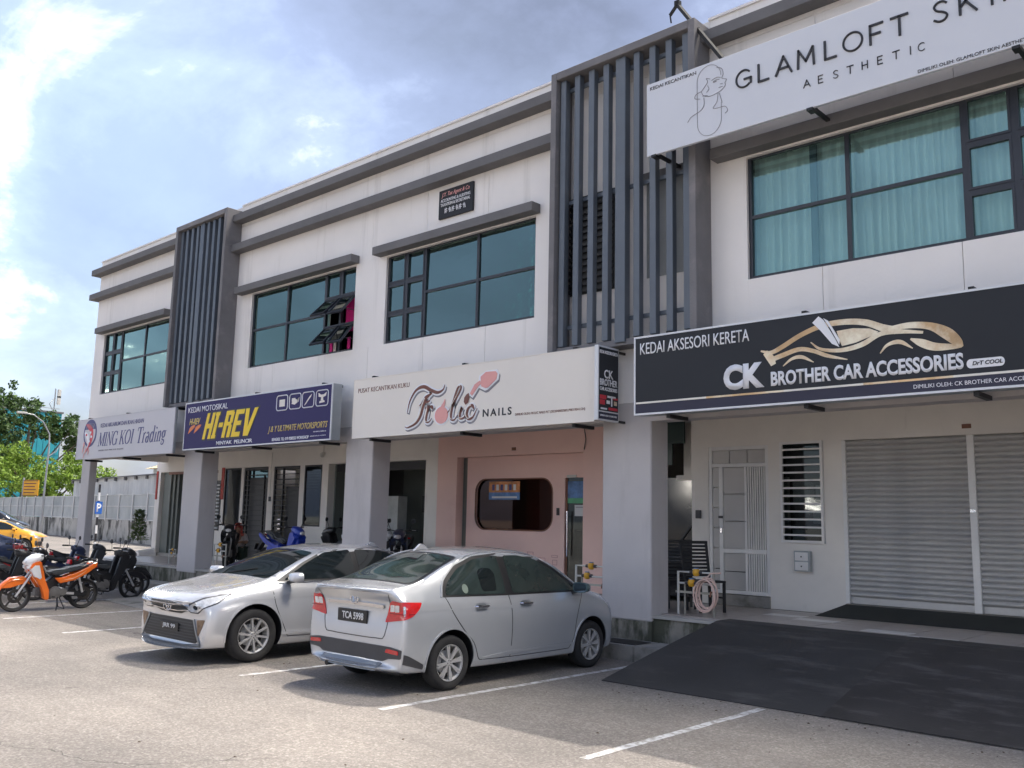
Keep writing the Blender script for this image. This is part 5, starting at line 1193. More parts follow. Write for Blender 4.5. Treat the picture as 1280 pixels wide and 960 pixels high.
def hatch_sedan():
    """the silver saloon seen from behind"""
    W = .82
    st = [(-2.13, .775, .28, .95, 1.075, .60, .02), (-1.97, .812, .215, .975, 1.115, .64, .018), (-1.62, .80, .20, .97, 1.14, .62, .022), (-1.30, .808, .19, .965, 1.30, .575, .05), (-.92, .81, .185, .955, 1.465, .555, .06),
          (-.55, .81, .18, .95, 1.505, .56, .06), (-.05, .81, .18, .94, 1.51, .56, .06), (.38, .81, .18, .93, 1.465, .555, .06), (.72, .81, .18, .915, 1.31, .60, .05), (1.10, .808, .18, .895, 1.05, .66, .03), (1.30, .80, .18, .87, .985, .66, .03),
          (1.62, .785, .19, .80, .925, .64, .03), (1.88, .74, .20, .70, .82, .58, .03), (2.03, .66, .23, .60, .70, .50, .03)]
    c = Car('silver_saloon', 'silver saloon with red tail lamps parked nose in, its back towards the road', 'car', 'silver_paint', st,
            (.30, [(.2, .10), (.35, .02), (.5, 0), (.62, .03), (.75, .1)]), (.20, [(.2, .10), (.34, .02), (.50, 0), (.68, .005), (.74, .035), (.95, .045), (1.03, .02), (1.08, .05)]), (-1.235, 1.22), .292, W)
    t = c.t
    glassP = dict(off=.004, thick=.01)
    side_win_r = rounded([(-1.30, 1.005), (-1.22, 1.13), (-1.02, 1.275), (-.74, 1.375), (-.36, 1.41), (-.34, .985)], .05)
    side_win_f = rounded([(-.22, .985), (-.24, 1.412), (.02, 1.41), (.32, 1.36), (.62, 1.22), (1.02, .975)], .04)
    for sg in (1, -1):
        frame = rounded([(-1.36, .985), (-1.26, 1.15), (-1.04, 1.31), (-.74, 1.41), (-.30, 1.445), (.04, 1.445), (.36, 1.395), (.68, 1.245), (1.12, .955), (-.3, .965)], .04)
        f = c.side('window_frame', frame, 'plastic_black', sg, off=.002, thick=.01)
        c.side('side_window', side_win_r, 'car_glass_green', sg, parent=f, off=.006, thick=.01); c.side('side_window', side_win_f, 'car_glass_green', sg, parent=f, off=.006, thick=.01)
        for poly in ([(-.72, 1.02), (-.74, 1.24), (-.66, 1.28), (-.52, 1.27), (-.47, 1.22), (-.48, 1.02)],): c.side('headrest_shape', rounded(poly, .05), 'car_glass', sg, parent=f, off=.0075, thick=.003)
        c.side('grab_disc', [(-.98+.045*math.cos(a), 1.06+.05*math.sin(a)) for a in [2*math.pi*i/12 for i in range(12)]], 'leaf_fade', sg, parent=f, off=.0075, thick=.003)
        c.strip('window_trim', [(x, sg*W, z) for x, z in ((-1.36, .985), (-1.27, 1.15), (-1.04, 1.325), (-.74, 1.425), (-.30, 1.46), (.04, 1.46), (.36, 1.41), (.70, 1.255), (1.14, .955))], 'silver_paint', (0, -sg, 0), w=.02, off=.012)
        # doors
        for line in ([(-.30, .97), (-.28, .7), (-.29, .28)], [(-1.30, .98), (-1.22, .82), (-1.05, .62), (-.90, .48), (-.82, .32), (-.78, .285)], [(-.78, .285), (-.3, .275), (.5, .275), (.78, .28)], [(1.10, .94), (.98, .8), (.90, .6), (.86, .4), (.78, .28)]):
            c.strip('door_seam', [(x, sg*W, z) for x, z in line], 'plastic_black', (0, -sg, 0), w=.009)
        c.strip('sill_crease', [(x, sg*W, z) for x, z in ((-.75, .30), (0, .335), (.85, .34))], 'silver_paint', (0, -sg, 0), w=.03, off=.007)
        c.strip('body_crease', [(x, sg*W, z) for x, z in ((-1.85, .86), (-1.2, .855), (-.3, .83), (.9, .80))], 'silver_paint', (0, -sg, 0), w=.012, off=.003)
        for x in (-1.0+.22, .02-.05):
            h = c.side('handle_cup', rounded([(x-.09, .82), (x+.08, .82), (x+.08, .90), (x-.09, .90)], .03), 'silver_dark', sg, off=.002, thick=.005)
            m = MB(); p = c.hit((x, sg*2, .865), (0, -sg, 0)); y = p.y+sg*.025
            m.tube([(x-.10, p.y+sg*.002, .868), (x-.085, y, .868), (x+.085, y, .868), (x+.10, p.y+sg*.002, .868)], .014, 8)
            m.build('door_handle', 'chrome', t, smooth=True)
        # arch lips
        for ax in c.axles:
            pts = [(ax+.352*math.cos(R(a)), sg*W, .302+.352*math.sin(R(a))) for a in range(-12, 193, 12)]
            c.strip('arch_lip', pts, 'silver_paint', (0, -sg, 0), w=.018, off=.008, k=2)
        # tail lamp wrapping the corner
        dd = (.72, -sg*.70, 0)
        lamp = [c.fr(sg*.60, .965, -1), c.sd(-1.90, .955, sg), c.sd(-1.66, .945, sg), c.sd(-1.71, .88, sg), c.sd(-1.80, .815, sg), c.sd(-1.90, .78, sg), c.fr(sg*.50, .735, -1), c.fr(sg*.53, .82, -1)]
        lo = c.decal('tail_lamp', rounded(lamp, .02, 3), dd, 'lamp_red', off=.010, grid=.04, thick=.02)
        for q in (0, 1):
            a = .585+q*.072; cl = [c.fr(sg*a, .925, -1), c.fr(sg*(a+.060), .925, -1), c.fr(sg*(a+.055), .855, -1), c.fr(sg*(a-.01), .85, -1)]
            c.decal('clear_lens', rounded(cl, .01, 3), dd, 'lamp_clear', parent=lo, off=.0135, grid=.05, thick=.004)
        c.decal('lens_line', [c.fr(sg*.57, .838, -1), c.sd(-1.78, .838, sg), c.sd(-1.785, .83, sg), c.fr(sg*.565, .83, -1)], dd, 'lamp_dark_red', parent=lo, off=.012, grid=.05, thick=.003)
        c.decal('reflector', rounded([c.fr(sg*.56, .475, -1), c.fr(sg*.735, .465, -1), c.fr(sg*.735, .425, -1), c.fr(sg*.54, .435, -1)], .01, 3), (1, 0, 0), 'lamp_red', off=.016, grid=.05)
        c.side('bumper_corner', rounded([(-2.07, .47), (-1.85, .42), (-1.62, .31), (-1.62, .26), (-1.85, .32), (-2.06, .385)], .02, 3), 'plastic_dark_grey', sg, off=.010)
        # front lamp
        c.decal('headlamp', rounded([(1.62, sg*.78, .80), (1.85, sg*.72, .76), (2.0, sg*.5, .66), (1.98, sg*.52, .60), (1.8, sg*.74, .64)], .02, 3), (-.6, -sg*.7, 0), 'lamp_clear', off=.006, grid=.05)
        c.mirror(.90, .775, .955, sg, 'mirror_shell', k=1.05)
    B_ = (1, 0, 0)
    c.decal('rear_bumper', rounded([(-2, y, z) for y, z in ((-.775, .475), (-.60, .495), (.60, .495), (.775, .475), (.765, .385), (.58, .375), (.50, .34), (-.50, .34), (-.58, .375), (-.765, .385))], .015), B_, 'plastic_dark_grey', off=.009, grid=.06)
    c.decal('lower_bumper', rounded([(-2, y, z) for y, z in ((-.50, .325), (.50, .325), (.46, .25), (-.46, .25))], .03), B_, 'silver_dark', off=.010, grid=.06)
    g = c.decal('rear_window', rounded([(-1.70, -.56, 1.16), (-1.70, .56, 1.16), (-1.0, .49, 1.46), (-1.0, -.49, 1.46)], .06), (.55, 0, -.83), 'car_glass_green', off=.005, grid=.08)
    c.decal('window_surround', rounded([(-1.72, -.60, 1.145), (-1.72, .60, 1.145), (-.96, .52, 1.475), (-.96, -.52, 1.475)], .06), (.55, 0, -.83), 'plastic_black', off=.002, grid=.08)
    c.decal('windscreen', rounded([(1.16, -.63, 1.02), (1.16, .63, 1.02), (.45, .50, 1.45), (.45, -.50, 1.45)], .06), (-.5, 0, -.86), 'car_glass', off=.005, grid=.08)
    # boot lid, plate, badge, garnish
    for ln in ([(-2, -.60, 1.03), (-2, -.56, .90), (-2, -.50, .60), (-2, -.38, .565), (-2, 0, .56), (-2, .38, .565), (-2, .50, .60), (-2, .56, .90), (-2, .60, 1.03)],): c.strip('boot_seam', ln, 'plastic_black', B_, w=.010)
    c.strip('boot_lip', [(-2, -.60, 1.035), (-2, 0, 1.055), (-2, .60, 1.035)], 'silver_paint', B_, w=.022, off=.008)
    c.strip('garnish', [(-2, -.47, .895), (-2, 0, .905), (-2, .47, .895)], 'chrome', B_, w=.034, off=.016)
    pl = MB(); p = c.hit((-3, .06, .76), B_); px = p.x-.022; pl.box(px, px+.03, -.21, .28, .695, .83)
    plate = pl.build('number_plate', 'plate_black', t, bevel=.004)
    o = text('plate_lettering', 'TCA 5998', -.20, .725, .36, .078, px-.003, 'plate_white', plate, bold=.02, facing='-x', depth=.002)
    bd = MB(); p = c.hit((-3, 0.0, .945), B_); bx_ = p.x-.012
    bd.tube([(bx_, .062*math.cos(a), .95+.052*math.sin(a)) for a in [2*math.pi*i/20 for i in range(20)]], .008, 6, closed=True).tube([(bx_, .03, .985), (bx_, .01, .95), (bx_, -.005, .92)], .010, 6).tube([(bx_, .01, .95), (bx_, -.03, .965), (bx_, -.03, .935)], .008, 6)
    bd.build('badge', 'chrome', t, smooth=True); 
    # roof fin aerial, fuel seam, exhaust
    a = MB(); a.prism([(-1.12, 1.45), (-1.02, 1.535), (-.98, 1.535), (-.88, 1.475)], -.014, .014); a.build('roof_aerial', 'silver_paint_warm', t, bevel=.006)
    MB().tube([(-1.7, .35, .24), (-2.0, .35, .235)], .028, 10).build('exhaust_pipe', 'steel_black', t)
    MB().box(-1.7, 1.7, -.5, .5, .17, .24).build('underside', 'plastic_black', t)
    c.wheels(8, width=.18); return c
mk('diffuser_grey', (.16, .165, .17), .6, var=.1); mk('mirror_shell', (.10, .16, .17), .25, .2, var=.1, coat=1.); mk('silver_dark', (.22, .235, .25), .35, .4, var=.05, coat=.6); mk('lamp_dark_red', (.16, .0, .005), .2); mk('leaf_fade', (.20, .25, .21), .5, var=.1)
saloon_a = hatch_sedan()
saloon_a.place(-8.30, 8.43, R(90)); saloon_a.t.scale = (1.015, 1.045, 1.01)

def big_sedan():
    """the silver saloon nose out"""
    W = .912
    st = [(-2.44, .80, .32, .90, 1.03, .60, .03), (-2.28, .875, .22, .965, 1.085, .68, .03), (-1.90, .905, .20, .985, 1.12, .69, .03), (-1.50, .91, .19, .985, 1.27, .64, .05), (-1.05, .912, .18, .975, 1.405, .61, .055), (-.6, .912, .17, .965, 1.455, .61, .055),
          (-.15, .912, .17, .955, 1.465, .61, .055), (.28, .912, .17, .945, 1.42, .61, .055), (.66, .912, .17, .935, 1.275, .66, .05), (1.10, .908, .17, .915, 1.06, .74, .03), (1.34, .90, .18, .885, .995, .745, .03),
          (1.75, .885, .18, .835, .935, .73, .03), (2.12, .865, .19, .755, .87, .68, .03), (2.36, .80, .20, .67, .775, .58, .03)]
    c = Car('silver_executive_saloon', 'silver saloon with a wide dark lower grille parked nose out towards the road', 'car', 'silver_paint_warm', st,
            (.34, [(.2, .06), (.30, -.01), (.45, -.03), (.60, 0), (.68, .01), (.78, .07)]), (.28, [(.2, .1), (.4, 0), (.7, 0), (.9, .03), (1.05, .02)]), (-1.385, 1.40), .333, W)
    t = c.t
    for sg in (1, -1):
        fr = rounded([(-1.62, 1.02), (-1.35, 1.21), (-1.02, 1.335), (-.6, 1.395), (-.15, 1.405), (.26, 1.36), (.62, 1.215), (1.08, .985), (.2, .985)], .04)
        f = c.side('window_frame', fr, 'plastic_black', sg, off=.002)
        c.side('side_window', rounded([(-1.52, 1.025), (-1.30, 1.20), (-1.10, 1.285), (-1.08, 1.025)], .03), 'car_glass', sg, parent=f, off=.006)
        c.side('side_window', rounded([(-1.04, 1.015), (-1.05, 1.305), (-.6, 1.375), (-.28, 1.385), (-.27, 1.01)], .04), 'car_glass', sg, parent=f, off=.006)
        c.side('side_window', rounded([(-.18, 1.01), (-.19, 1.385), (.24, 1.345), (.58, 1.20), (.96, 1.005)], .04), 'car_glass', sg, parent=f, off=.006)
        c.strip('window_trim', [(x, sg*W, z) for x, z in ((-1.66, 1.0), (-1.0, .99), (0, .98), (1.05, .965))], 'chrome', (0, -sg, 0), w=.016, off=.006)
        for line in ([(1.16, .93), (1.12, .7), (1.0, .45), (.92, .3)], [(-.22, .98), (-.21, .7), (-.23, .3)], [(-1.30, .99), (-1.20, .8), (-1.02, .6), (-.98, .45), (-.95, .3)], [(-.95, .295), (0, .285), (.92, .295)]):
            c.strip('door_seam', [(x, sg*W, z) for x, z in line], 'plastic_black', (0, -sg, 0), w=.009)
        c.strip('body_crease', [(x, sg*W, z) for x, z in ((-2.2, .86), (-1.2, .84), (0, .80), (1.5, .78))], 'silver_paint_warm', (0, -sg, 0), w=.014, off=.004)
        c.strip('sill_crease', [(x, sg*W, z) for x, z in ((-.9, .31), (0, .33), (1.0, .34))], 'silver_paint_warm', (0, -sg, 0), w=.035, off=.01)
        for x in (-.88, .0):
            p = c.hit((x, sg*2, .87), (0, -sg, 0)); y = p.y+sg*.025
            MB().tube([(x-.11, p.y, .872), (x-.09, y, .872), (x+.09, y, .872), (x+.11, p.y, .872)], .015, 8).build('door_handle', 'chrome', t, smooth=True)
        for ax in c.axles:
            c.strip('arch_lip', [(ax+.395*math.cos(R(a)), sg*W, .343+.395*math.sin(R(a))) for a in range(-10, 191, 12)], 'silver_paint_warm', (0, -sg, 0), w=.02, off=.008, k=2)
        d = (-.78, -sg*.62, 0)
        H1 = [c.fr(sg*.44, .70), c.fr(sg*.62, .735), c.sd(2.02, .80, sg), c.sd(1.72, .855, sg), c.sd(1.90, .76, sg), c.sd(2.05, .70, sg), c.fr(sg*.66, .635), c.fr(sg*.50, .635)]
        H2 = [c.fr(sg*.41, .71), c.fr(sg*.62, .752), c.sd(2.02, .818, sg), c.sd(1.68, .868, sg), c.sd(1.90, .745, sg), c.sd(2.05, .685, sg), c.fr(sg*.66, .618), c.fr(sg*.47, .618)]
        hl = c.decal('headlamp', rounded(H1, .025, 3), d, 'lamp_clear', off=.008, grid=.04, thick=.02)
        c.decal('lamp_bezel', rounded(H2, .025, 3), d, 'plastic_dark_grey', off=.003, grid=.04, thick=.01)
        for (yy, zz, r_) in ((.66, .70, .030),):
            p0 = c.fr(sg*yy, zz); c.decal('projector', ell(lambda a, b: (p0[0]-a*.6, p0[1]+sg*a*.8, b), 0, zz, r_, r_*.95, 14), d, 'car_glass', parent=hl, off=.012, grid=.05, thick=.004)
        c.decal('fog_lamp', rounded([c.sd(2.24, .54, sg), c.sd(2.10, .555, sg), c.sd(2.15, .44, sg), c.sd(2.20, .34, sg)], .02, 3), (-.6, -sg*.8, 0), 'fog_brown', off=.006, grid=.04)
        c.decal('tail_lamp', rounded([(-2.40, sg*.5, .98), (-2.1, sg*.86, .98), (-2.05, sg*.88, .85), (-2.42, sg*.5, .82)], .02, 3), (.7, -sg*.7, 0), 'lamp_red', off=.006, grid=.05)
        c.mirror(.90, .865, .985, sg, 'silver_paint_warm', k=1.05)
    N_ = (-1, 0, 0); f = lambda y, z: (2.4, y, z)
    lg = c.decal('lower_grille', rounded([f(-.54, .535), f(.54, .535), f(.69, .30), f(.63, .26), f(-.63, .26), f(-.69, .30)], .03), N_, 'plastic_black', off=.005, grid=.06)
    for i in range(7):
        z = .29+i*.035; hw = .64-(z-.3)*.55; c.strip('grille_bar', [(2.4, -hw, z), (2.4, 0, z), (2.4, hw, z)], 'plastic_dark_grey', N_, w=.010, off=.014, parent=lg)
    for sg in (1, -1): c.strip('grille_trim', [(2.4, sg*.555, .54), (2.4, sg*.63, .41), (2.4, sg*.72, .265)], 'silver_dark', N_, w=.03, off=.014, parent=lg)
    ug = c.decal('grille', rounded([f(-.47, .735), f(.47, .735), f(.46, .655), f(.26, .595), f(-.26, .595), f(-.46, .655)], .02), N_, 'plastic_black', off=.006, grid=.06)
    c.strip('grille_bar', [(2.4, -.60, .735), (2.4, -.3, .728), (2.4, 0, .722), (2.4, .3, .728), (2.4, .60, .735)], 'chrome', N_, w=.024, off=.020, parent=ug)
    c.strip('grille_bar', [(2.4, -.50, .66), (2.4, -.2, .635), (2.4, 0, .632), (2.4, .2, .635), (2.4, .50, .66)], 'chrome', N_, w=.012, off=.016, parent=ug)
    c.strip('front_lip', [(2.3, -.74, .245), (2.4, -.4, .215), (2.4, 0, .212), (2.4, .4, .215), (2.3, .74, .245)], 'diffuser_grey', N_, w=.03, off=.02)
    e = MB(); p = c.hit((4, 0, .67), N_); X = p.x+.028
    def oval(cy, cz, ry, rz): return [(X, cy+ry*math.cos(a), cz+rz*math.sin(a)) for a in [2*math.pi*i/20 for i in range(20)]]
    e.tube(oval(0, .685, .092, .066), .010, 6, closed=True).tube(oval(0, .70, .060, .024), .008, 6, closed=True).tube(oval(0, .683, .026, .050), .008, 6, closed=True); e.build('badge', 'chrome', t, smooth=True)
    m = MB(); p = c.hit((4, 0, .47), N_); X = p.x+.03; m.box(X-.03, X, -.23, .23, .37, .47); pl = m.build('number_plate', 'plate_black', t, bevel=.004)
    text('plate_lettering', 'JRR 99', -.16, .387, .32, .066, X+.003, 'plate_white', pl, bold=.02, facing='+x', depth=.002)
    c.decal('windscreen', rounded([(1.17, -.70, 1.04), (1.17, .70, 1.04), (.38, .55, 1.41), (.38, -.55, 1.41)], .06), (-.42, 0, -.9), 'car_glass', off=.005, grid=.08)
    c.decal('rear_window', rounded([(-1.85, -.60, 1.13), (-1.85, .60, 1.13), (-1.15, .54, 1.38), (-1.15, -.54, 1.38)], .06), (.42, 0, -.9), 'car_glass', off=.005, grid=.08)
    for y in (-.22, .38): MB().bar((1.16, y, 1.058), (.98, y+.42, 1.135), .02, .012).build('wiper', 'plastic_black', t)
    for ln in ([(2.30, .62, .76), (2.0, .74, .9), (1.5, .80, .95), (1.2, .80, 1.0)], [(2.30, -.62, .76), (2.0, -.74, .9), (1.5, -.80, .95), (1.2, -.80, 1.0)]): c.strip('bonnet_seam', ln, 'plastic_black', (0, 0, -1), w=.008)
    for sg in (1, -1): c.strip('bonnet_crease', [(2.2, sg*.40, .8), (1.7, sg*.50, .95), (1.25, sg*.56, 1.0)], 'silver_paint_warm', (0, 0, -1), w=.03, off=.006)
    MB().prism([(-1.25, 1.38), (-1.13, 1.475), (-1.08, 1.475), (-.98, 1.43)], -.014, .014).build('roof_aerial', 'silver_paint_warm', t, bevel=.006)
    MB().box(-2.2, 2.0, -.6, .6, .16, .21).build('underside', 'plastic_black', t)
    c.wheels(10, width=.21); return c
saloon_b = big_sedan()
saloon_b.place(-11.40, 8.04, R(-90)); saloon_b.t.scale = (1.02, 1.03, 1.0)

def far_car(name, label, paint, x, y, rz, k=1., hatch=False):
    W = .85
    if hatch: st = [(-1.95, .74, .3, .95, 1.25, .60, .05), (-1.75, .82, .2, .97, 1.42, .62, .05), (-.9, .85, .18, .96, 1.55, .62, .05), (0, .85, .18, .95, 1.56, .62, .05), (.45, .85, .18, .94, 1.50, .62, .05), (.85, .85, .18, .92, 1.28, .66, .05), (1.2, .84, .18, .90, 1.04, .68, .03), (1.7, .80, .2, .80, .92, .64, .03), (2.0, .68, .24, .64, .74, .5, .03)]
    else: st = [(-2.15, .76, .32, .92, 1.04, .58, .02), (-1.95, .83, .2, .96, 1.10, .66, .02), (-1.5, .85, .2, .965, 1.2, .62, .05), (-1.0, .85, .18, .96, 1.42, .58, .05), (-.3, .85, .18, .95, 1.48, .58, .05), (.35, .85, .18, .93, 1.42, .58, .05), (.75, .85, .18, .92, 1.24, .62, .05), (1.15, .84, .18, .9, 1.02, .68, .03), (1.7, .80, .2, .80, .92, .64, .03), (2.1, .66, .24, .62, .72, .5, .03)]
    c = Car(name, label, 'car', paint, st, (.35, [(.2, .1), (.4, 0), (.75, .06)]), (.25, [(.2, .1), (.5, 0), (1.1, .06)]), (-1.2, 1.25), .30, W, lvl=2)
    r = -1.62 if hatch else -1.35; zr = 1.46 if hatch else 1.38
    for sg in (1, -1):
        c.side('side_window', rounded([(r, 1.0), (r+.25, 1.30), (r+.5, zr-.05), (-.25, zr), (-.25, 1.0)], .05), 'car_glass', sg, off=.006); c.side('side_window', rounded([(-.15, 1.0), (-.15, zr), (.35, zr-.07), (.65, 1.2), (.98, 1.0)], .05), 'car_glass', sg, off=.006)
        c.decal('headlamp', rounded([(2.05, sg*.45, .66), (1.7, sg*.8, .80), (1.75, sg*.8, .68), (2.05, sg*.48, .58)], .02, 3), (-.7, -sg*.7, 0), 'lamp_clear', off=.006)
        c.decal('tail_lamp', rounded([(-2.0, sg*.5, .95), (-1.85, sg*.8, .95), (-1.85, sg*.8, .8), (-2.0, sg*.5, .78)], .02, 3), (.7, -sg*.7, 0), 'lamp_red', off=.006)
        for line in ([(-.2, .97), (-.2, .3)], [(1.0, .93), (.85, .5), (.8, .3)]): c.strip('door_seam', [(x_, sg*W, z_) for x_, z_ in line], 'plastic_black', (0, -sg, 0), w=.012)
        c.mirror(.85, .81, .97, sg, paint)
    c.decal('windscreen', rounded([(1.12, -.64, 1.05), (1.12, .64, 1.05), (.45, .52, 1.42), (.45, -.52, 1.42)], .05), (-.5, 0, -.86), 'car_glass', off=.005, grid=.1)
    c.decal('rear_window', rounded([(-1.7, -.56, 1.13), (-1.7, .56, 1.13), (-1.1, .48, 1.4), (-1.1, -.48, 1.4)], .05), (.8, 0, -.6) if hatch else (.5, 0, -.86), 'car_glass', off=.005, grid=.1)
    c.decal('grille', rounded([(2.1, -.4, .5), (2.1, .4, .5), (2.1, .5, .3), (2.1, -.5, .3)], .03), (-1, 0, 0), 'plastic_black', off=.006)
    c.wheels(5, width=.18); c.place(x, y, rz); return c
far_car('yellow_car', 'bright yellow car with its nose showing beside the end pier', 'yellow_paint', -44.4, 14.75, R(58))
far_car('blue_car', 'dark blue car behind the row of motorcycles at the left edge', 'blue_paint', -26.7, 7.35, R(-90))
far_car('black_van', 'black car parked farthest back against the sheet fence', 'black_paint', -62.5, 20.2, R(60), hatch=True).t.scale = (1.2, 1.2, 1.25)
# ------------------------------------------------------------ motorcycles
mk('navy_plastic', (.02, .03, .075), .35, var=.1, coat=.6)
mk('orange_pale', (.85, .55, .40), .35, var=.1); mk('engine_grey', (.20, .195, .19), .45, .6, var=.2, scale=9)
def motorbike(name, label, x, y, rz, z=0, main='black_paint', accent='plastic_dark_grey', cowl='black_paint', seat='seat_vinyl', scooter=False, box=False, group=None, steer=0, lean=0, sport=False):
    group = group or ('motorcycles parked on the walkway and in the shop' if z else 'motorcycles parked in the bays at the left')
    t = thing(name, label, 'motorcycle', (x, y, z), rz, group); t.rotation_euler = (lean, 0, rz)
    r = .285 if not scooter else .26; a = .62
    def wheel(px):
        m = MB(); m.lathe([(r*.84, -.03), (r*.93, -.045), (r, -.022), (r*1.005, 0), (r, .022), (r*.93, .045), (r*.84, .03)], n=32, closed=True)
        w = m.build('wheel', 'rubber', t, smooth=True, angle=60); w.location = (px, 0, r)
        m = MB(); m.lathe([(r*.85, -.026), (r*.85, .026), (r*.77, .022), (r*.77, -.022)], n=32, closed=True); m.lathe([(.045, -.05), (.045, .05)], n=14)
        for i in range(5): q = 2*math.pi*i/5+.3; m.bar((math.cos(q)*.03, 0, math.sin(q)*.03), (math.cos(q)*r*.8, 0, math.sin(q)*r*.8), .032, .02, up=(0, 1, 0))
        m.lathe([(r*.45, .035), (r*.45, .042), (r*.25, .042), (r*.25, .035)], n=24, closed=True)
        m.build('rim', 'alloy_dark', w, smooth=True, angle=30)
    wheel(a); wheel(-a)
    head = Vector((a-.28, 0, .84)); ax = Vector((a, 0, r))
    f = MB()
    for s in (1, -1): f.tube([ax+Vector((0, s*.075, 0)), head+Vector((.02, s*.075, -.12))], .022, 8)
    f.tube([ax+Vector((0, -.09, 0)), ax+Vector((0, .09, 0))], .014, 8); f.build('fork', 'alloy', t, smooth=True)
    # front mudguard follows the wheel
    m = MB(); vs = []; A = list(range(20, 150, 13)) if not scooter else list(range(10, 140, 13))
    for d in A:
        q = R(d); R_ = r+.045
        for s, k in ((-1, .0), (-.6, .035), (.6, .035), (1, 0)): vs.append((a+math.cos(q)*(R_+k-.03), s*.07, r+math.sin(q)*(R_+k-.03)))
    n = len(A); m.add(vs, [(4*i+j, 4*i+j+1, 4*i+j+5, 4*i+j+4) for i in range(n-1) for j in range(3)])
    m.prism([(a+math.cos(R(30))*(r+.04), r+.15), (a+.12, r+.33), (a-.10, r+.36), (a-.22, r+.28), (a-.1, r+.22), (a+.1, r+.16)], -.06, .06)
    m.build('front_mudguard', accent, t, smooth=True, angle=50)
    # leg shield and under body
    for s in (1, -1):
        m = MB(); y0, y1 = (.07, .17) if s > 0 else (-.17, -.07)
        m.prism([(a-.24, .90), (a-.16, .80), (a-.27, .60), (a-.40, .42), (a-.46, .22), (a-.56, .20), (a-.55, .38), (a-.46, .58), (a-.40, .80), (a-.36, .92)] if not scooter else [(a-.22, .90), (a-.12, .78), (a-.22, .50), (a-.34, .28), (a-.45, .22), (a-.50, .34), (a-.42, .60), (a-.36, .88)], y0, y1)
        m.build('leg_shield', accent, t, bevel=.018)
        if accent != main and not scooter and cowl != accent:
            m = MB(); q0, q1 = (.075, .178) if s > 0 else (-.178, -.075); m.prism([(a-.24, .86), (a-.17, .78), (a-.25, .64), (a-.36, .58), (a-.40, .62), (a-.36, .76), (a-.33, .86)], q0, q1); m.build('upper_shield', cowl, t, bevel=.012)
    m = MB()
    if scooter or sport: m.prism([(a-.34, .42), (a-.40, .25), (-.1, .22), (-.42, .30), (-.50, .58), (-.1, .64), (.04, .50), (a-.38, .50)], -.16, .16); m.prism([(a-.20, .86), (a-.10, .74), (a-.22, .46), (a-.40, .30), (a-.46, .45), (a-.38, .80)], -.11, .11)
    else: m.prism([(a-.38, .52), (a-.5, .42), (-.05, .36), (-.2, .62), (-.05, .66), (.08, .56)], -.085, .085)
    m.build('under_body', main, t, bevel=.02)
    # head cowl, lamp, bars
    m = MB()
    for k, (dx, w, zz, h) in enumerate([(.12, .05, .90, .06), (.08, .10, .92, .10), (0, .13, .95, .13), (-.10, .11, .98, .09), (-.16, .06, .99, .05)]):
        pass
    secs = [(.17, .05, .885, .045), (.12, .105, .90, .085), (.03, .13, .93, .11), (-.07, .12, .965, .09), (-.14, .07, .985, .055)]; vs = []
    for dx, w, zz, h in secs:
        for i in range(12): q = 2*math.pi*i/12; vs.append((head.x+dx, w*math.copysign(abs(math.cos(q))**.75, math.cos(q)), zz+h*math.copysign(abs(math.sin(q))**.75, math.sin(q))))
    m.add(vs, [tuple(range(12))]+[(i*12+j, i*12+(j+1) % 12, (i+1)*12+(j+1) % 12, (i+1)*12+j) for i in range(4) for j in range(12)]+[tuple(48+j for j in range(12))])
    c = m.build('head_cowl', cowl, t, smooth=True, angle=50)
    m = MB(); m.add([(head.x+.155, .075*math.cos(q), .895+.05*math.sin(q)) for q in [2*math.pi*i/14 for i in range(14)]]+[(head.x+.185, .045*math.cos(q), .89+.028*math.sin(q)) for q in [2*math.pi*i/14 for i in range(14)]], [(i, (i+1) % 14, 14+(i+1) % 14, 14+i) for i in range(14)]+[tuple(range(14, 28))]); m.build('headlamp', 'lamp_clear', c, smooth=True)
    for s in (1, -1):
        m = MB(); m.prism([(head.x+.0, .88), (head.x+.13, .85), (head.x+.165, .79), (head.x+.07, .745), (head.x-.03, .79)], *(sorted((s*.06, s*.14)))); m.build('front_fairing', cowl, t, bevel=.02)
    h = MB(); h.tube([(head.x-.20, .34, 1.03), (head.x-.12, .20, 1.03), (head.x-.06, 0, 1.0), (head.x-.12, -.20, 1.03), (head.x-.20, -.34, 1.03)], .012, 8); hb = h.build('handlebar', 'steel_black', t, smooth=True)
    for s in (1, -1):
        MB().tube([(head.x-.13, s*.22, 1.03), (head.x-.21, s*.36, 1.03)], .019, 8).build('grip', 'rubber', hb)
        MB().tube([(head.x-.12, s*.25, 1.035), (head.x-.06, s*.34, 1.03)], .006, 5).build('brake_lever', 'alloy', hb)
        st = MB().tube([(head.x-.12, s*.20, 1.04), (head.x-.10, s*.26, 1.18)], .006, 5).build('mirror_stalk', 'steel_black', hb)
        m = MB(); m.lathe([(.012, -.012), (.045, -.008), (.05, .008), (.01, .012)], (head.x-.10, s*.28, 1.22), 'x', 12); m.build('mirror', 'plastic_black', t, smooth=True)
    # seat
    prof = [(-.02, .64), (.10, .70), (.0, .745), (-.18, .755), (-.30, .79), (-.52, .83), (-.66, .84), (-.66, .79), (-.45, .735), (-.2, .68)] if not sport else [(.0, .66), (.10, .72), (-.05, .78), (-.25, .78), (-.34, .88), (-.6, .95), (-.66, .92), (-.4, .78), (-.2, .70)]
    if scooter: prof = [(-.04, .62), (.08, .70), (-.02, .755), (-.2, .76), (-.32, .80), (-.6, .82), (-.66, .79), (-.62, .72), (-.2, .64)]
    MB().prism(prof, -.125, .125).build('seat', seat, t, smooth=True, bevel=.03, angle=60)
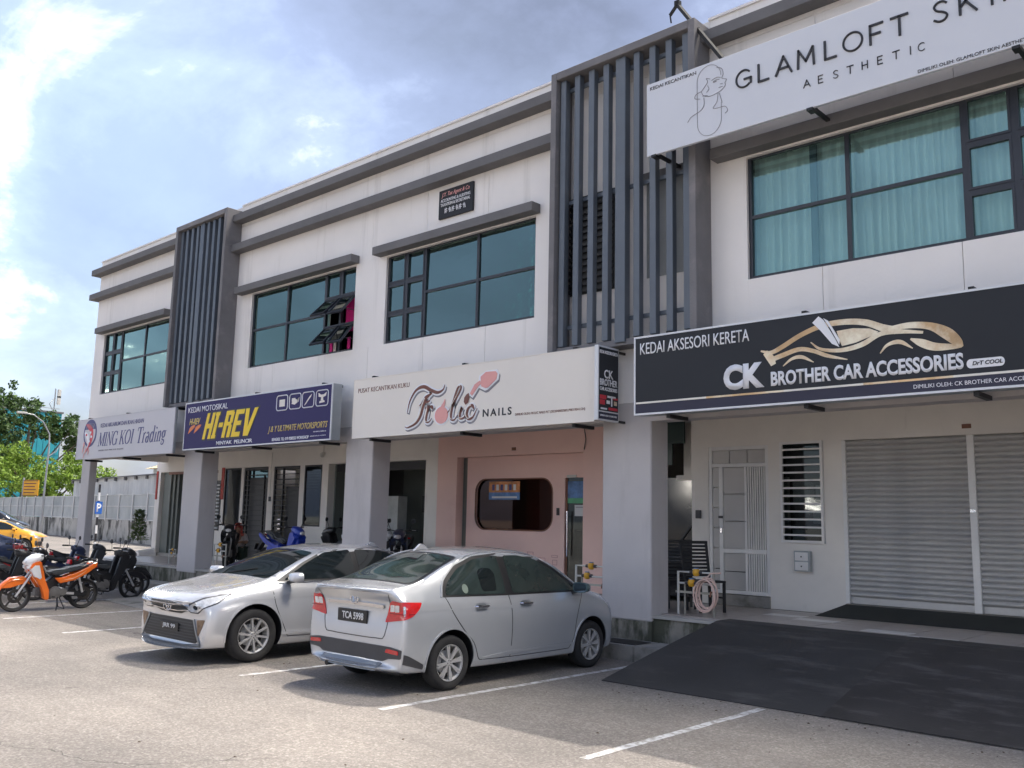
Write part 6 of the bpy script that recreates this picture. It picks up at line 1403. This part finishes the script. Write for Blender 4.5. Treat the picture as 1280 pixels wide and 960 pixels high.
    for s in (1, -1):
        y0, y1 = sorted((s*.085, s*.145))
        if scooter: pr = [(-.06, .62), (-.30, .72), (-.66, .80), (-.76, .78), (-.70, .62), (-.50, .46), (-.25, .36), (-.08, .40)]
        else: pr = [(-.02, .60), (-.22, .62), (-.48, .72), (-.72, .86), (-.80, .885), (-.78, .80), (-.60, .66), (-.38, .55), (-.12, .50)]
        p = MB().prism(pr, y0, y1).build('tail_panel', accent if not scooter else main, t, bevel=.014)
        if not scooter:
            g = MB(); yy = s*.1465
            for q in ([(-.16, .56), (-.36, .60), (-.55, .70), (-.60, .74), (-.50, .66), (-.34, .58)], [(-.30, .64), (-.50, .73), (-.68, .82), (-.52, .75)]): g.prism(q, min(yy, yy-s*.003), max(yy, yy-s*.003))
            g.build('graphic', 'orange_pale' if accent == 'orange_plastic' else 'plastic_dark_grey', p)
    MB().prism([(-.74, .86), (-.80, .87), (-.83, .78), (-.77, .76)], -.07, .07).build('tail_lamp', 'lamp_red', t, bevel=.01)
    # rear guard with number plate
    g = MB(); g.prism([(-.62, .74), (-.80, .76), (-.93, .50), (-.90, .48), (-.76, .66), (-.60, .66)], -.06, .06); g.build('rear_mudguard', 'plastic_black', t)
    p = MB(); p.prism([(-.915, .64), (-.925, .64), (-.965, .50), (-.955, .50)], -.11, .11); p.build('number_plate', 'plate_black', t)
    # engine, exhaust, swing arm, shocks, stand, pegs
    e = MB(); e.lathe([(.04, -.13), (.115, -.12), (.115, .12), (.04, .13)], (-.06, 0, .33), 'y', 18); e.lathe([(.07, -.12), (.07, .12)], (-.20, 0, .34), 'y', 14); e.box(.0, .28, -.07, .07, .28, .40)
    for i in range(5): e.box(.06+i*.04, .075+i*.04, -.095, .095, .25, .42)
    e.build('engine', 'engine_grey', t, smooth=True, angle=30)
    x = MB(); x.tube([(.24, -.03, .26), (.05, -.10, .19), (-.22, -.15, .22)], .016, 8); x.tube([(-.22, -.15, .22), (-.36, -.16, .27), (-.78, -.17, .42)], [.02, .042, .045], 12); x.build('exhaust', 'steel_black' if not scooter else 'plastic_dark_grey', t, smooth=True)
    x = MB()
    for s in (1, -1): x.bar((-.20, s*.10, .32), (-a, s*.09, r), .03, .045); x.tube([(-.56, s*.115, .32), (-.46, s*.115, .64)], .022, 8)
    x.build('swing_arm', 'alloy', t)
    MB().prism([(-.18, .36), (-.62, .34), (-.68, .30), (-.62, .24), (-.18, .26)], .085, .11).build('chain_case', 'plastic_black', t, bevel=.01)
    x = MB(); x.tube([(-.12, .10, .28), (-.06, .24, .02)], .010, 6); x.tube([(-.02, -.20, .26), (-.02, .20, .26)], .012, 6); x.tube([(-.16, .06, .24), (-.24, .15, .03), (-.24, -.15, .03), (-.16, -.06, .24)], .011, 6); x.build('side_stand', 'steel_black', t)
    x = MB(); x.tube([(-.50, .13, .80), (-.78, .12, .90), (-.84, 0, .92), (-.78, -.12, .90), (-.50, -.13, .80)], .012, 6); x.build('grab_rail', 'alloy_dark', t)
    if box: MB().box(-1.0, -.66, -.18, .18, .92, 1.22).build('top_box', 'plastic_black', t, bevel=.04)
    return t
motorbike('motorcycle', 'orange and white underbone motorcycle standing nearest at the left edge', -18.4, 7.12, R(-90), main='plastic_black', accent='orange_plastic', cowl='white_plastic', steer=.2, lean=R(-3))
motorbike('motorcycle', 'black scooter with a gold front wheel facing the shops right of the orange motorcycle', -21.0, 9.45, R(86), main='black_paint', accent='black_paint', cowl='black_paint', scooter=True)
motorbike('motorcycle', 'dark blue motorcycle between the black scooter and the blue car', -22.9, 9.1, R(92), main='blue_paint', accent='navy_plastic', cowl='navy_plastic')
motorbike('motorcycle', 'plain black motorcycle directly behind the seat of the orange motorcycle', -19.75, 8.75, R(95), main='black_paint', accent='plastic_black', cowl='plastic_black')
motorbike('motorcycle', 'black motorcycle in the middle of the row with its bars above the orange seat', -21.6, 7.75, R(93), main='black_paint', accent='plastic_dark_grey', cowl='black_paint')
motorbike('motorcycle', 'grey and black motorcycle just in front of the yellow car bonnet', -23.6, 9.9, R(88), main='plastic_black', accent='plastic_dark_grey', cowl='plastic_dark_grey')
motorbike('motorcycle', 'black motorcycle with red trim partly cut by the left edge of the photo', -20.55, 7.0, R(84), main='black_paint', accent='plastic_black', cowl='plastic_black', seat='seat_vinyl')
motorbike('motorcycle', 'dark red motorcycle behind the orange one with its mirrors up', -24.1, 8.2, R(88), main='red_plastic', accent='plastic_black', cowl='red_plastic')
motorbike('motorcycle', 'black motorcycle on the walkway with a person crouching behind it', -20.95, 12.35, R(-38), z=FZ, accent='plastic_black')
motorbike('motorcycle', 'blue motorcycle on the walkway seen over the roof of the silver saloon', -17.95, 12.0, R(8), z=FZ, main='blue_plastic', accent='blue_plastic', cowl='blue_plastic', sport=True)
motorbike('motorcycle', 'black motorcycle with a top box left of the third grey pier', -17.25, 13.0, R(200), z=FZ, accent='plastic_black', box=True)
motorbike('motorcycle', 'white and black motorcycle inside the open shop right of the third pier', -16.5, 13.3, R(15), z=FZ, accent='white_plastic', cowl='white_plastic', main='plastic_black', sport=True)
motorbike('motorcycle', 'black and blue motorcycle beside the pink salon wall', -15.05, 12.9, R(-50), z=FZ, accent='plastic_black', cowl='navy_plastic')

# ------------------------------------------------------------ person
def person():
    t = thing('person', 'person in a red headscarf and pale top crouching behind a motorcycle on the walkway', 'person', (-21.55, 12.95, FZ), R(-40))
    def skin(name, chain, radii, edges, mat, lvl=2):
        me = bpy.data.meshes.new(name); me.from_pydata(chain, edges, []); o = bpy.data.objects.new(name, me); COL.objects.link(o)
        md = o.modifiers.new('k', 'SKIN'); sv = me.skin_vertices[0].data
        for i, r in enumerate(radii): sv[i].radius = (r, r)
        sv[0].use_root = True
        s = o.modifiers.new('s', 'SUBSURF'); s.levels = lvl; s.render_levels = lvl
        r = evaluated_mesh(o); bpy.data.objects.remove(o); r.materials.clear(); r.materials.append(MT[mat]); r.polygons.foreach_set('use_smooth', [True]*len(r.polygons)); r.name = name
        return link(name, r, t)
    # pelvis spine neck head; legs folded in a crouch; arms forward
    V = [(0, 0, .30), (.04, 0, .48), (.10, 0, .68), (.13, 0, .80), (.15, 0, .86), (.17, 0, .96),
         (.08, .10, .30), (.40, .16, .46), (.20, .15, .10), (.32, .16, .04), (.08, -.10, .30), (.40, -.16, .46), (.20, -.15, .10), (.32, -.16, .04),
         (.11, .17, .74), (.28, .24, .58), (.48, .16, .60), (.56, .14, .60), (.11, -.17, .74), (.28, -.24, .58), (.48, -.16, .60), (.56, -.14, .60)]
    rd = [.15, .14, .15, .09, .055, .095, .09, .065, .05, .04, .09, .065, .05, .04, .065, .048, .035, .035, .065, .048, .035, .035]
    E_ = [(0, 1), (1, 2), (2, 3), (3, 4), (4, 5), (0, 6), (6, 7), (7, 8), (8, 9), (0, 10), (10, 11), (11, 12), (12, 13), (2, 14), (14, 15), (15, 16), (16, 17), (2, 18), (18, 19), (19, 20), (20, 21)]
    skin('body', V, rd, E_, 'skin')
    skin('shirt', [V[0], V[1], V[2], V[3], V[14], V[15], V[18], V[19]], [.165, .158, .165, .10, .08, .062, .08, .062], [(0, 1), (1, 2), (2, 3), (2, 4), (4, 5), (2, 6), (6, 7)], 'cloth_pale')
    skin('trousers', [V[0], V[6], V[7], V[8], V[10], V[11], V[12]], [.17, .115, .085, .065, .115, .085, .065], [(0, 1), (1, 2), (2, 3), (0, 4), (4, 5), (5, 6)], 'cloth_dark')
    for s in (1, -1):
        hx, hy, hz = .56, s*.14, .60; ch = [(hx-.02, hy, hz), (hx+.05, hy, hz)]; m = MB()
        for k in range(4): y = hy-.027+k*.018; L_ = (.055, .065, .06, .048)[k]; m.tube([(hx+.03, y, hz+.005), (hx+.03+L_*.6, y, hz), (hx+.03+L_, y, hz-.025)], [.009, .008, .007], 6)
        m.tube([(hx-.01, hy-s*.02, hz), (hx+.03, hy-s*.048, hz-.005), (hx+.055, hy-s*.05, hz-.02)], [.011, .010, .008], 6)
        m.build('fingers', 'skin', t, smooth=True)
        MB().prism([(.20, .0), (.42, .0), (.44, .04), (.34, .08), (.20, .08)], s*.155-.045, s*.155+.045).build('shoe', 'plastic_black', t, bevel=.02)
    # headscarf: hood over the head falling to the shoulders, face left open
    m = MB(); vs = []; n = 18
    prof = [(.0, 1.085), (.06, 1.07), (.105, 1.02), (.118, .95), (.112, .88), (.12, .82), (.17, .74)]
    for r, z in prof:
        for i in range(n): q = R(40)+R(280)*i/(n-1); vs.append((.155+r*math.cos(q)*1.05, r*math.sin(q), z))
    m.add(vs, [(k*n+i, k*n+i+1, (k+1)*n+i+1, (k+1)*n+i) for k in range(len(prof)-1) for i in range(n-1)]); m.build('headscarf', 'helmet_red', t, smooth=True, angle=70)
    f = MB()
    for s in (1, -1): f.lathe([(.0, -.012), (.010, 0), (0, .012)], (.268, s*.032, .975), 'x', 8, mi=0)
    f.build('eye', 'plastic_black', t); MB().prism([(.262, .985), (.290, .945), (.262, .935)], -.012, .012).build('nose', 'skin', t, bevel=.004); MB().box(.262, .270, -.022, .022, .912, .920).build('mouth', 'red_strip', t)
person()

# ------------------------------------------------------------ small things on the walkway
def chair(x, y, rz, label):
    t = thing('chair', label, 'chair', (x, y, FZ), rz, 'black slat-back chairs by the grille door')
    # faces +x; seat .45 high, tall raked back
    m = MB().box(-.20, .24, -.22, .22, .43, .46); m.build('seat', 'chair_black', t, bevel=.008)
    for s in (1, -1):
        MB().bar((-.17, s*.20, 0), (-.21, s*.20, .45), .035, .035).build('leg', 'chair_black', t); MB().bar((.21, s*.20, 0), (.21, s*.20, .43), .035, .035).build('leg', 'chair_black', t)
        MB().bar((-.21, s*.21, .45), (-.33, s*.225, 1.0), .03, .04).build('back_post', 'chair_black', t)
    src = MB().box(-.008, .008, -.215, .215, -.017, .017).build('slat', 'chair_black', t)
    for i in range(9):
        f = i/8; p = (-.225-.095*f, 0, .52+.43*f)
        if i == 0: src.location = p; src.rotation_euler = (0, R(-12), 0)
        else: like(src, t, p)
    MB().box(-.35, -.31, -.245, .245, .985, 1.03).build('top_rail', 'chair_black', t, bevel=.006)
    for s in (1, -1): MB().box(-.17, .2, s*.20-.012, s*.20+.012, .20, .225).build('stretcher', 'chair_black', t)
chair(-7.90, 12.45, R(-50), 'black slat-back chair nearer the grey pier, left of its twin')
chair(-7.34, 12.25, R(-28), 'black slat-back chair behind the coiled hose, right of its twin')

def meter_stand(x, y, label, mir=1, hose=False, k=1.):
    t = thing('meter_stand', label, 'water meter stand', (x, y, FZ)); t.scale = (mir*k, k, k)
    p = MB(); p.tube([(-.28, 0, 0), (-.28, 0, .60), (.0, 0, .60)], .019, 8); p.tube([(-.28, 0, .44), (.30, 0, .44)], .015, 8); p.tube([(0, 0, .60), (.30, 0, .60)], .013, 8); p.build('pipe', 'pvc_white', t, smooth=True)
    p = MB(); p.tube([(.30, 0, .62), (.30, 0, 0)], .020, 8); p.tube([(-.20, .05, 0), (-.20, .05, .44)], .015, 8); p.build('pipe', 'pvc_dirty', t, smooth=True)
    for (a, b) in ((.02, .60), (-.06, .45)):
        m = MB(); m.lathe([(.0, -.055), (.035, -.05), (.052, -.02), (.052, .02), (.035, .05), (0, .055)], (a, 0, b), 'z', 14); v = m.build('meter', 'yellow_metal', t, smooth=True, angle=40)
        MB().lathe([(.036, .05), (.036, .062), (0.001, .064)], (a, 0, b), 'z', 12).build('meter_lid', 'poster_blue', v)
        MB().lathe([(.026, -.10), (.026, -.055)], (a, 0, b), 'x', 8).lathe([(.026, .055), (.026, .10)], (a, 0, b), 'x', 8).build('union', 'plastic_dark_grey', v)
    MB().tube([(.30, 0, .34), (.30, -.08, .34), (.30, -.10, .28)], .014, 8).build('tap', 'wood_brown', t)
    MB().box(-.32, .34, -.01, .02, .30, .33).build('cross_bar', 'pvc_dirty', t)
    return t
meter_stand(-7.12, 11.62, 'white pipe stand with two yellow meters and a coiled hose by the black chairs')
meter_stand(-8.98, 11.58, 'white pipe stand with yellow meters and a green plant left of the near pier')
meter_stand(-20.15, 11.62, 'small pipe stand with yellow meters right of the second pier', k=.95)
meter_stand(-22.7, 11.75, 'short pipe stand with a yellow meter left of the second pier', k=.6)
def hose():
    m = MB(); pts = []
    for i in range(5):
        for k in range(20):
            a = 2*math.pi*k/20+R(90); j = i+k/20
            pts.append((-6.87+(.145+.028*math.sin(i*2.1))*math.cos(a)+.012*math.sin(j), 11.53-.018*i+.012*math.sin(j*3), .895+(.205+.02*math.cos(i*1.7))*math.sin(a)-.008*i))
    m.tube(pts, .0125, 7); m.tube([(-6.87, 11.52, 1.10), (-6.83, 11.55, 1.17), (-6.70, 11.62, 1.18)], .012, 7)
    tag(m.build('garden_hose', 'hose_pink', smooth=True), 'coiled pinkish garden hose hanging from the pipe stand by the chairs', 'hose')
hose()
def leaves(m, c, rad, n, size, flat_=.8, rng=random, mi=0, shell=.55):
    for _ in range(n):
        while True:
            p = Vector((rng.uniform(-1, 1), rng.uniform(-1, 1), rng.uniform(-1, 1)))
            if shell < p.length < 1 or (p.length <= shell and rng.random() < .18): break
        p = Vector((c[0]+p.x*rad[0], c[1]+p.y*rad[1], c[2]+p.z*rad[2]))
        q = Quaternion((rng.uniform(-1, 1), rng.uniform(-1, 1), rng.uniform(-1, 1), rng.uniform(-1, 1))).normalized(); s = size*rng.uniform(.6, 1.4)
        v = [p+q@Vector(a) for a in ((-s, 0, 0), (0, -s*.5, s*.12), (s, 0, 0), (0, s*.5, s*.12))]
        m.add(v, [(0, 1, 2), (0, 2, 3)], mi)
def pot_plant(x, y, z, h, label, pot, spread, n, mat='leaf_mid', pot_r=.14):
    t = thing('potted_plant', label, 'plant', (x, y, z)); r = pot_r
    MB().lathe([(r*.7, 0), (r, r*2.0), (r*1.08, r*2.0), (r*1.08, r*2.2), (r*.95, r*2.2), (r*.9, r*1.9), (0, r*1.9)], n=18).build('pot', pot, t, smooth=True, angle=30)
    m = MB()
    for i in range(5): a = i*1.3; m.tube([(0, 0, r*1.9), (math.cos(a)*spread*.2, math.sin(a)*spread*.2, h*.6), (math.cos(a)*spread*.5, math.sin(a)*spread*.5, h*.9)], .006, 5)
    m.build('stem', 'bark', t)
    m = MB()
    for i in range(n):
        a = random.uniform(0, 6.28); zz = random.uniform(r*2, h); w = spread*(1.15-.85*zz/h)*random.uniform(.1, 1)**.7*(.7+.5*math.sin(zz*9)**2); p = Vector((math.cos(a)*w*.6, math.sin(a)*w*.6, zz)); d = Vector((math.cos(a), math.sin(a), random.uniform(.2, 1.1))).normalized(); L_ = random.uniform(.09, .17); s = d.cross(Vector((0, 0, 1))).normalized()*L_*.16
        m.add([p, p+d*L_*.5+s, p+d*L_-Vector((0, 0, L_*.2)), p+d*L_*.5-s], [(0, 1, 2), (0, 2, 3)])
    m.build('leaf_cluster', mat, t)
pot_plant(-27.3, 13.0, FZ, 1.35, 'tall green plant in a white pot at the end corner of the terrace', 'white_render', .42, 800, pot_r=.22)
pot_plant(-8.85, 12.05, FZ, .50, 'small green plant in a pot behind the pipe stand left of the near pier', 'terracotta', .2, 140)

# ------------------------------------------------------------ beyond the end of the terrace
def far_fence():
    A = Vector((-49.5, 25.6, 0)); Bp = Vector((-53.0, 26.1, 0)); C_ = Vector((-64.2, 27.7, 0)); D_ = Vector((-71, 28.7, 0)); E_ = Vector((-112, 33.5, 0))
    t = thing('boundary_fence', 'long grey sheet metal fence on a mouldy concrete wall across the road', 'fence')
    pts = [Vector((-40, 24.3, 0)), A, Bp, C_, D_, E_]
    for i in range(len(pts)-1):
        p, q = pts[i], pts[i+1]; MB().bar(p+Vector((0, 0, .68)), q+Vector((0, 0, .68)), .25, 1.36).build('concrete_wall', 'wall_mould', t)
    L_ = []; # corrugated sheet with posts and a mid rail
    def along(p, q, step):
        n = max(1, int((q-p).length/step)); return [p+(q-p)*k/n for k in range(n+1)]
    line = []
    for i in range(len(pts)-1): line += along(pts[i], pts[i+1], .14)[:-1]
    m = MB(); vs = []
    for k, p in enumerate(line):
        d = -.03*(1 if k % 2 else 0); vs += [(p.x, p.y-.05+d, 1.38), (p.x, p.y-.05+d, 3.0)]
    m.add(vs, [(2*k, 2*k+2, 2*k+3, 2*k+1) for k in range(len(line)-1)]); m.build('metal_sheet', 'zinc', t)
    src = None
    for p in line[::20]:
        if src is None: src = MB().box(-.06, .06, -.16, -.10, 1.3, 3.05).build('post', 'zinc_white', t); src.location = p
        else: like(src, t, p)
    for i in range(len(pts)-1):
        for z in (1.42, 2.25, 2.98): MB().bar(pts[i]+Vector((0, -.10, z)), pts[i+1]+Vector((0, -.10, z)), .04, .05).build('rail', 'zinc_white', t)
    # taller pale sheeting of the shed behind
    s = thing('sheet_shed', 'pale corrugated shed wall rising behind the right part of the fence', 'shed')
    P0, P1 = Vector((-40, 25.4, 0)), Vector((-76, 30.5, 0)); ln = along(P0, P1, .3); vs = []; m = MB()
    for k, p in enumerate(ln):
        d = .05*(k % 2); vs += [(p.x, p.y+d, 2.6), (p.x, p.y+d, 4.25)]
    m.add(vs, [(2*k, 2*k+2, 2*k+3, 2*k+1) for k in range(len(ln)-1)]); m.add([(P0.x, P0.y+.2, 0), (P1.x, P1.y+.2, 0), (P1.x, P1.y+.2, 4.2), (P0.x, P0.y+.2, 4.2)], [(0, 1, 2, 3)]); m.build('wall_sheet', 'zinc_white', s)
    MB().bar(P0+Vector((0, -.1, 4.3)), P1+Vector((0, -.1, 4.3)), .2, .08).build('gutter', 'trim_grey', s)
    for p in along(P0, P1, 2.2): MB().box(p.x-.12, p.x+.12, p.y-.12, p.y, 4.05, 4.3).build('gutter_bracket', 'trim_grey', s)
    m = MB(); m.add([tuple(P0+Vector((0, -.2, 4.34))), tuple(P1+Vector((0, -.2, 4.34))), tuple(P1+Vector((1, 8, 5.3))), tuple(P0+Vector((1, 8, 5.3)))], [(0, 1, 2, 3)]); m.build('roof', 'zinc_white', s)
    r = thing('tan_roof_shed', 'low building with a tan metal roof behind the pale shed', 'building')
    MB().box(-82, -58, 40, 52, 0, 6.0).build('wall', 'far_white', r); MB().prism([(39.4, 5.9), (46, 8.0), (52.6, 5.9)], -82.5, -57.5, plane='yz').build('roof', 'roof_tan', r)
    for x in (-80, -76, -72, -68, -64): bx('window', 'car_glass', r, x, x+1.6, 39.94, 39.99, 4.2, 5.4)
far_fence()
def tree(label, trunk, blobs, mat, size, seed, dens=1., cat='tree'):
    rg = random.Random(seed); x, y = trunk[0], trunk[1]; t = thing('tree', label, cat, (x, y, 0))
    m = MB(); top = max(b[2] for b in blobs); m.tube([(0, 0, 0), (.15, .1, top*.3), (-.1, .1, top*.6), (.2, 0, top*.85)], [.38, .3, .2, .08], 9)
    for b in blobs: e = Vector((b[0]-x, b[1]-y, b[2])); s_ = Vector((0, 0, max(1.2, b[2]*.45))); m.tube([s_, s_.lerp(e, .5)+Vector((0, 0, -.3)), e], [.14, .09, .03], 6)
    m.build('trunk', 'bark', t, smooth=True)
    m = MB()
    for b in blobs:
        c = Vector((b[0]-x, b[1]-y, b[2])); r = b[3]
        # many little clumps on the surface of each bough
        nc = int(26*dens*r*r/4)+8
        for _ in range(nc):
            d = Vector((rg.gauss(0, 1), rg.gauss(0, 1), rg.gauss(0, 1)*.8)).normalized()*r*rg.uniform(.45, 1.05); s = rg.uniform(.28, .62)
            leaves(m, c+d, (s*1.2, s*1.2, s*.8), int(26*dens), size, rng=rg, shell=.2)
    m.build('crown', mat, t)
tree('broad dark green tree rising behind the fence at the left', (-101, 35.5), [(-103, 34.6, 11.2, 3.0), (-104, 32, 10.6, 2.8), (-103.5, 33.5, 13.0, 2.2), (-101.5, 36.6, 11.4, 2.0), (-101, 38.2, 10.2, 1.6), (-100.6, 39.8, 10.6, 1.6), (-100.4, 41.4, 10.2, 1.2), (-104.5, 30, 10.6, 2.6), (-102.3, 34, 8.6, 2.2), (-102, 40.6, 8.6, 1.0)], 'leaf_dark', .21, 3)
tree('bright lime green tree just behind the sheet fence', (-96, 36), [(-97, 33, 5.6, 1.9), (-96.5, 35, 5.8, 2.0), (-96, 37, 5.6, 1.9), (-95.5, 39, 5.4, 1.6), (-97.4, 31, 5.6, 1.9), (-97, 33.5, 7.4, 1.2), (-96.6, 31.6, 6.9, 1.2), (-95.6, 38.2, 6.9, 1.0), (-96, 32, 4.0, 1.8), (-96, 34.5, 4.0, 1.9), (-95, 37, 4.0, 1.8), (-95, 39.5, 4.2, 1.6), (-95, 41, 5.2, 1.4)], 'leaf_lime', .15, 5, 1.3)
def far_buildings():
    b = thing('turquoise_building', 'turquoise clad block partly hidden by the dark tree', 'building')
    MB().box(-160, -141.5, 46, 54.2, 0, 16.2).build('wall', 'turquoise', b)
    for i in range(9): bx('cladding_joint', 'turquoise_dark', b, -141.5, -141.44, 46.8+i*.85, 46.85+i*.85, 0, 16.2)
    for z in (4, 7, 10, 13): bx('cladding_joint', 'turquoise_dark', b, -141.5, -141.43, 46, 54.2, z, z+.06)
    bx('parapet', 'trim_grey', b, -160, -141.3, 45.8, 54.4, 16.2, 16.45); bx('window', 'car_glass', b, -141.5, -141.42, 51.5, 53, 12.4, 13.6)
    w = thing('white_building', 'pale block standing right beside the turquoise building', 'building')
    MB().box(-165, -143, 54.9, 60.5, 0, 14.4).build('wall', 'far_white', w)
    for z in (3, 6, 9, 12): bx('window', 'car_glass', w, -143, -142.94, 56, 59.6, z, z+1.0)
    a = thing('antenna_mast', 'slim antenna mast on the turquoise building roof', 'antenna')
    m = MB(); m.tube([(-142.6, 53.4, 16.4), (-142.6, 53.4, 20.0)], .09, 8); m.tube([(-142.6, 53.4, 16.4), (-142.3, 52.6, 17.6), (-142.6, 53.4, 18.6)], .05, 6); m.build('mast', 'pole_metal', a)
    for z in (17.6, 18.6): MB().box(-142.4, -142.15, 53.6, 54.1, z, z+1.3).build('panel_antenna', 'pvc_white', a, bevel=.04)
    m = MB(); m.bar((-141.8, 47, 17.0), (-141.8, 54, 16.9), .08, .08); m.tube([(-141.8, 49, 16.2), (-141.8, 49, 17.0)], .05, 6); m.build('roof_rail', 'pole_metal', a)
mk('turquoise_dark', (.02, .20, .25), .5)
far_buildings()
def lamp_post():
    t = thing('street_lamp', 'tall curved grey street lamp in front of the sheet fence', 'street lamp', (-67.6, 25.2, 0))
    MB().tube([(0, 0, 0), (0, 0, 3), (.05, .02, 6.2), (.1, -.05, 7.2), (.1, -.55, 8.0), (.05, -1.2, 8.45), (0, -1.7, 8.5)], [.085, .07, .06, .05, .045, .04, .035], 10).build('pole', 'pole_metal', t, smooth=True)
    MB().tube([(0.05, 0, 5.6), (.05, .5, 6.0), (.05, .8, 6.6)], .04, 6).build('bracket', 'pole_metal', t)
    MB().box(-.12, .12, -2.3, -1.6, 8.46, 8.6).build('lamp_head', 'pvc_white', t, bevel=.04); MB().lathe([(.2, 0), (.2, .25), (.14, .25)], (0, 0, 0), 'z', 12).build('base', 'pole_metal', t)
lamp_post()
def board():
    t = thing('orange_notice_board', 'orange rectangular notice on a grey post in front of the fence', 'sign', (-62.2, 21.9, 0), R(20))
    MB().tube([(0, 0, 0), (0, 0, 3.9)], .06, 8).build('post', 'pole_metal', t); MB().box(-.02, 1.35, -.03, .03, 2.75, 3.75).build('panel', 'sign_orange', t, bevel=.02)
    m = MB(); m.box(0.02, 1.31, -.045, -.031, 2.78, 2.82).box(.02, 1.31, -.045, -.031, 3.68, 3.72); m.build('border', 'ink_black', t)
    for i in range(4): MB().box(.12, 1.15-.1*(i % 2), -.042, -.031, 3.5-i*.19, 3.56-i*.19).build('text_line', 'ink_brown', t)
mk('sign_orange', (.85, .42, .02), .5, var=.05)
board()
def parking_sign():
    t = thing('parking_sign', 'small blue and white P sign on a striped post beside the end pier', 'sign', (-46.0, 19.75, 0), R(85))
    for i in range(8): MB().lathe([(.055, i*.4), (.055, i*.4+.4)], n=10, axis='z').build('post', 'plate_white' if i % 2 == 0 else 'ink_black', t)
    MB().box(-.17, .17, -.10, -.07, 1.75, 2.36).build('panel', 'sign_blue', t, bevel=.01)
    text('lettering', 'P', -.10, 1.86, .22, .40, -.105, 'ink_white', t, bold=.03, depth=.01)
mk('sign_blue', (.02, .13, .50), .4, var=.05)
parking_sign()
tag(bx('grass_verge', 'grass_verge', None, -112, -40, 36, 44, .0, .05), kind='structure')
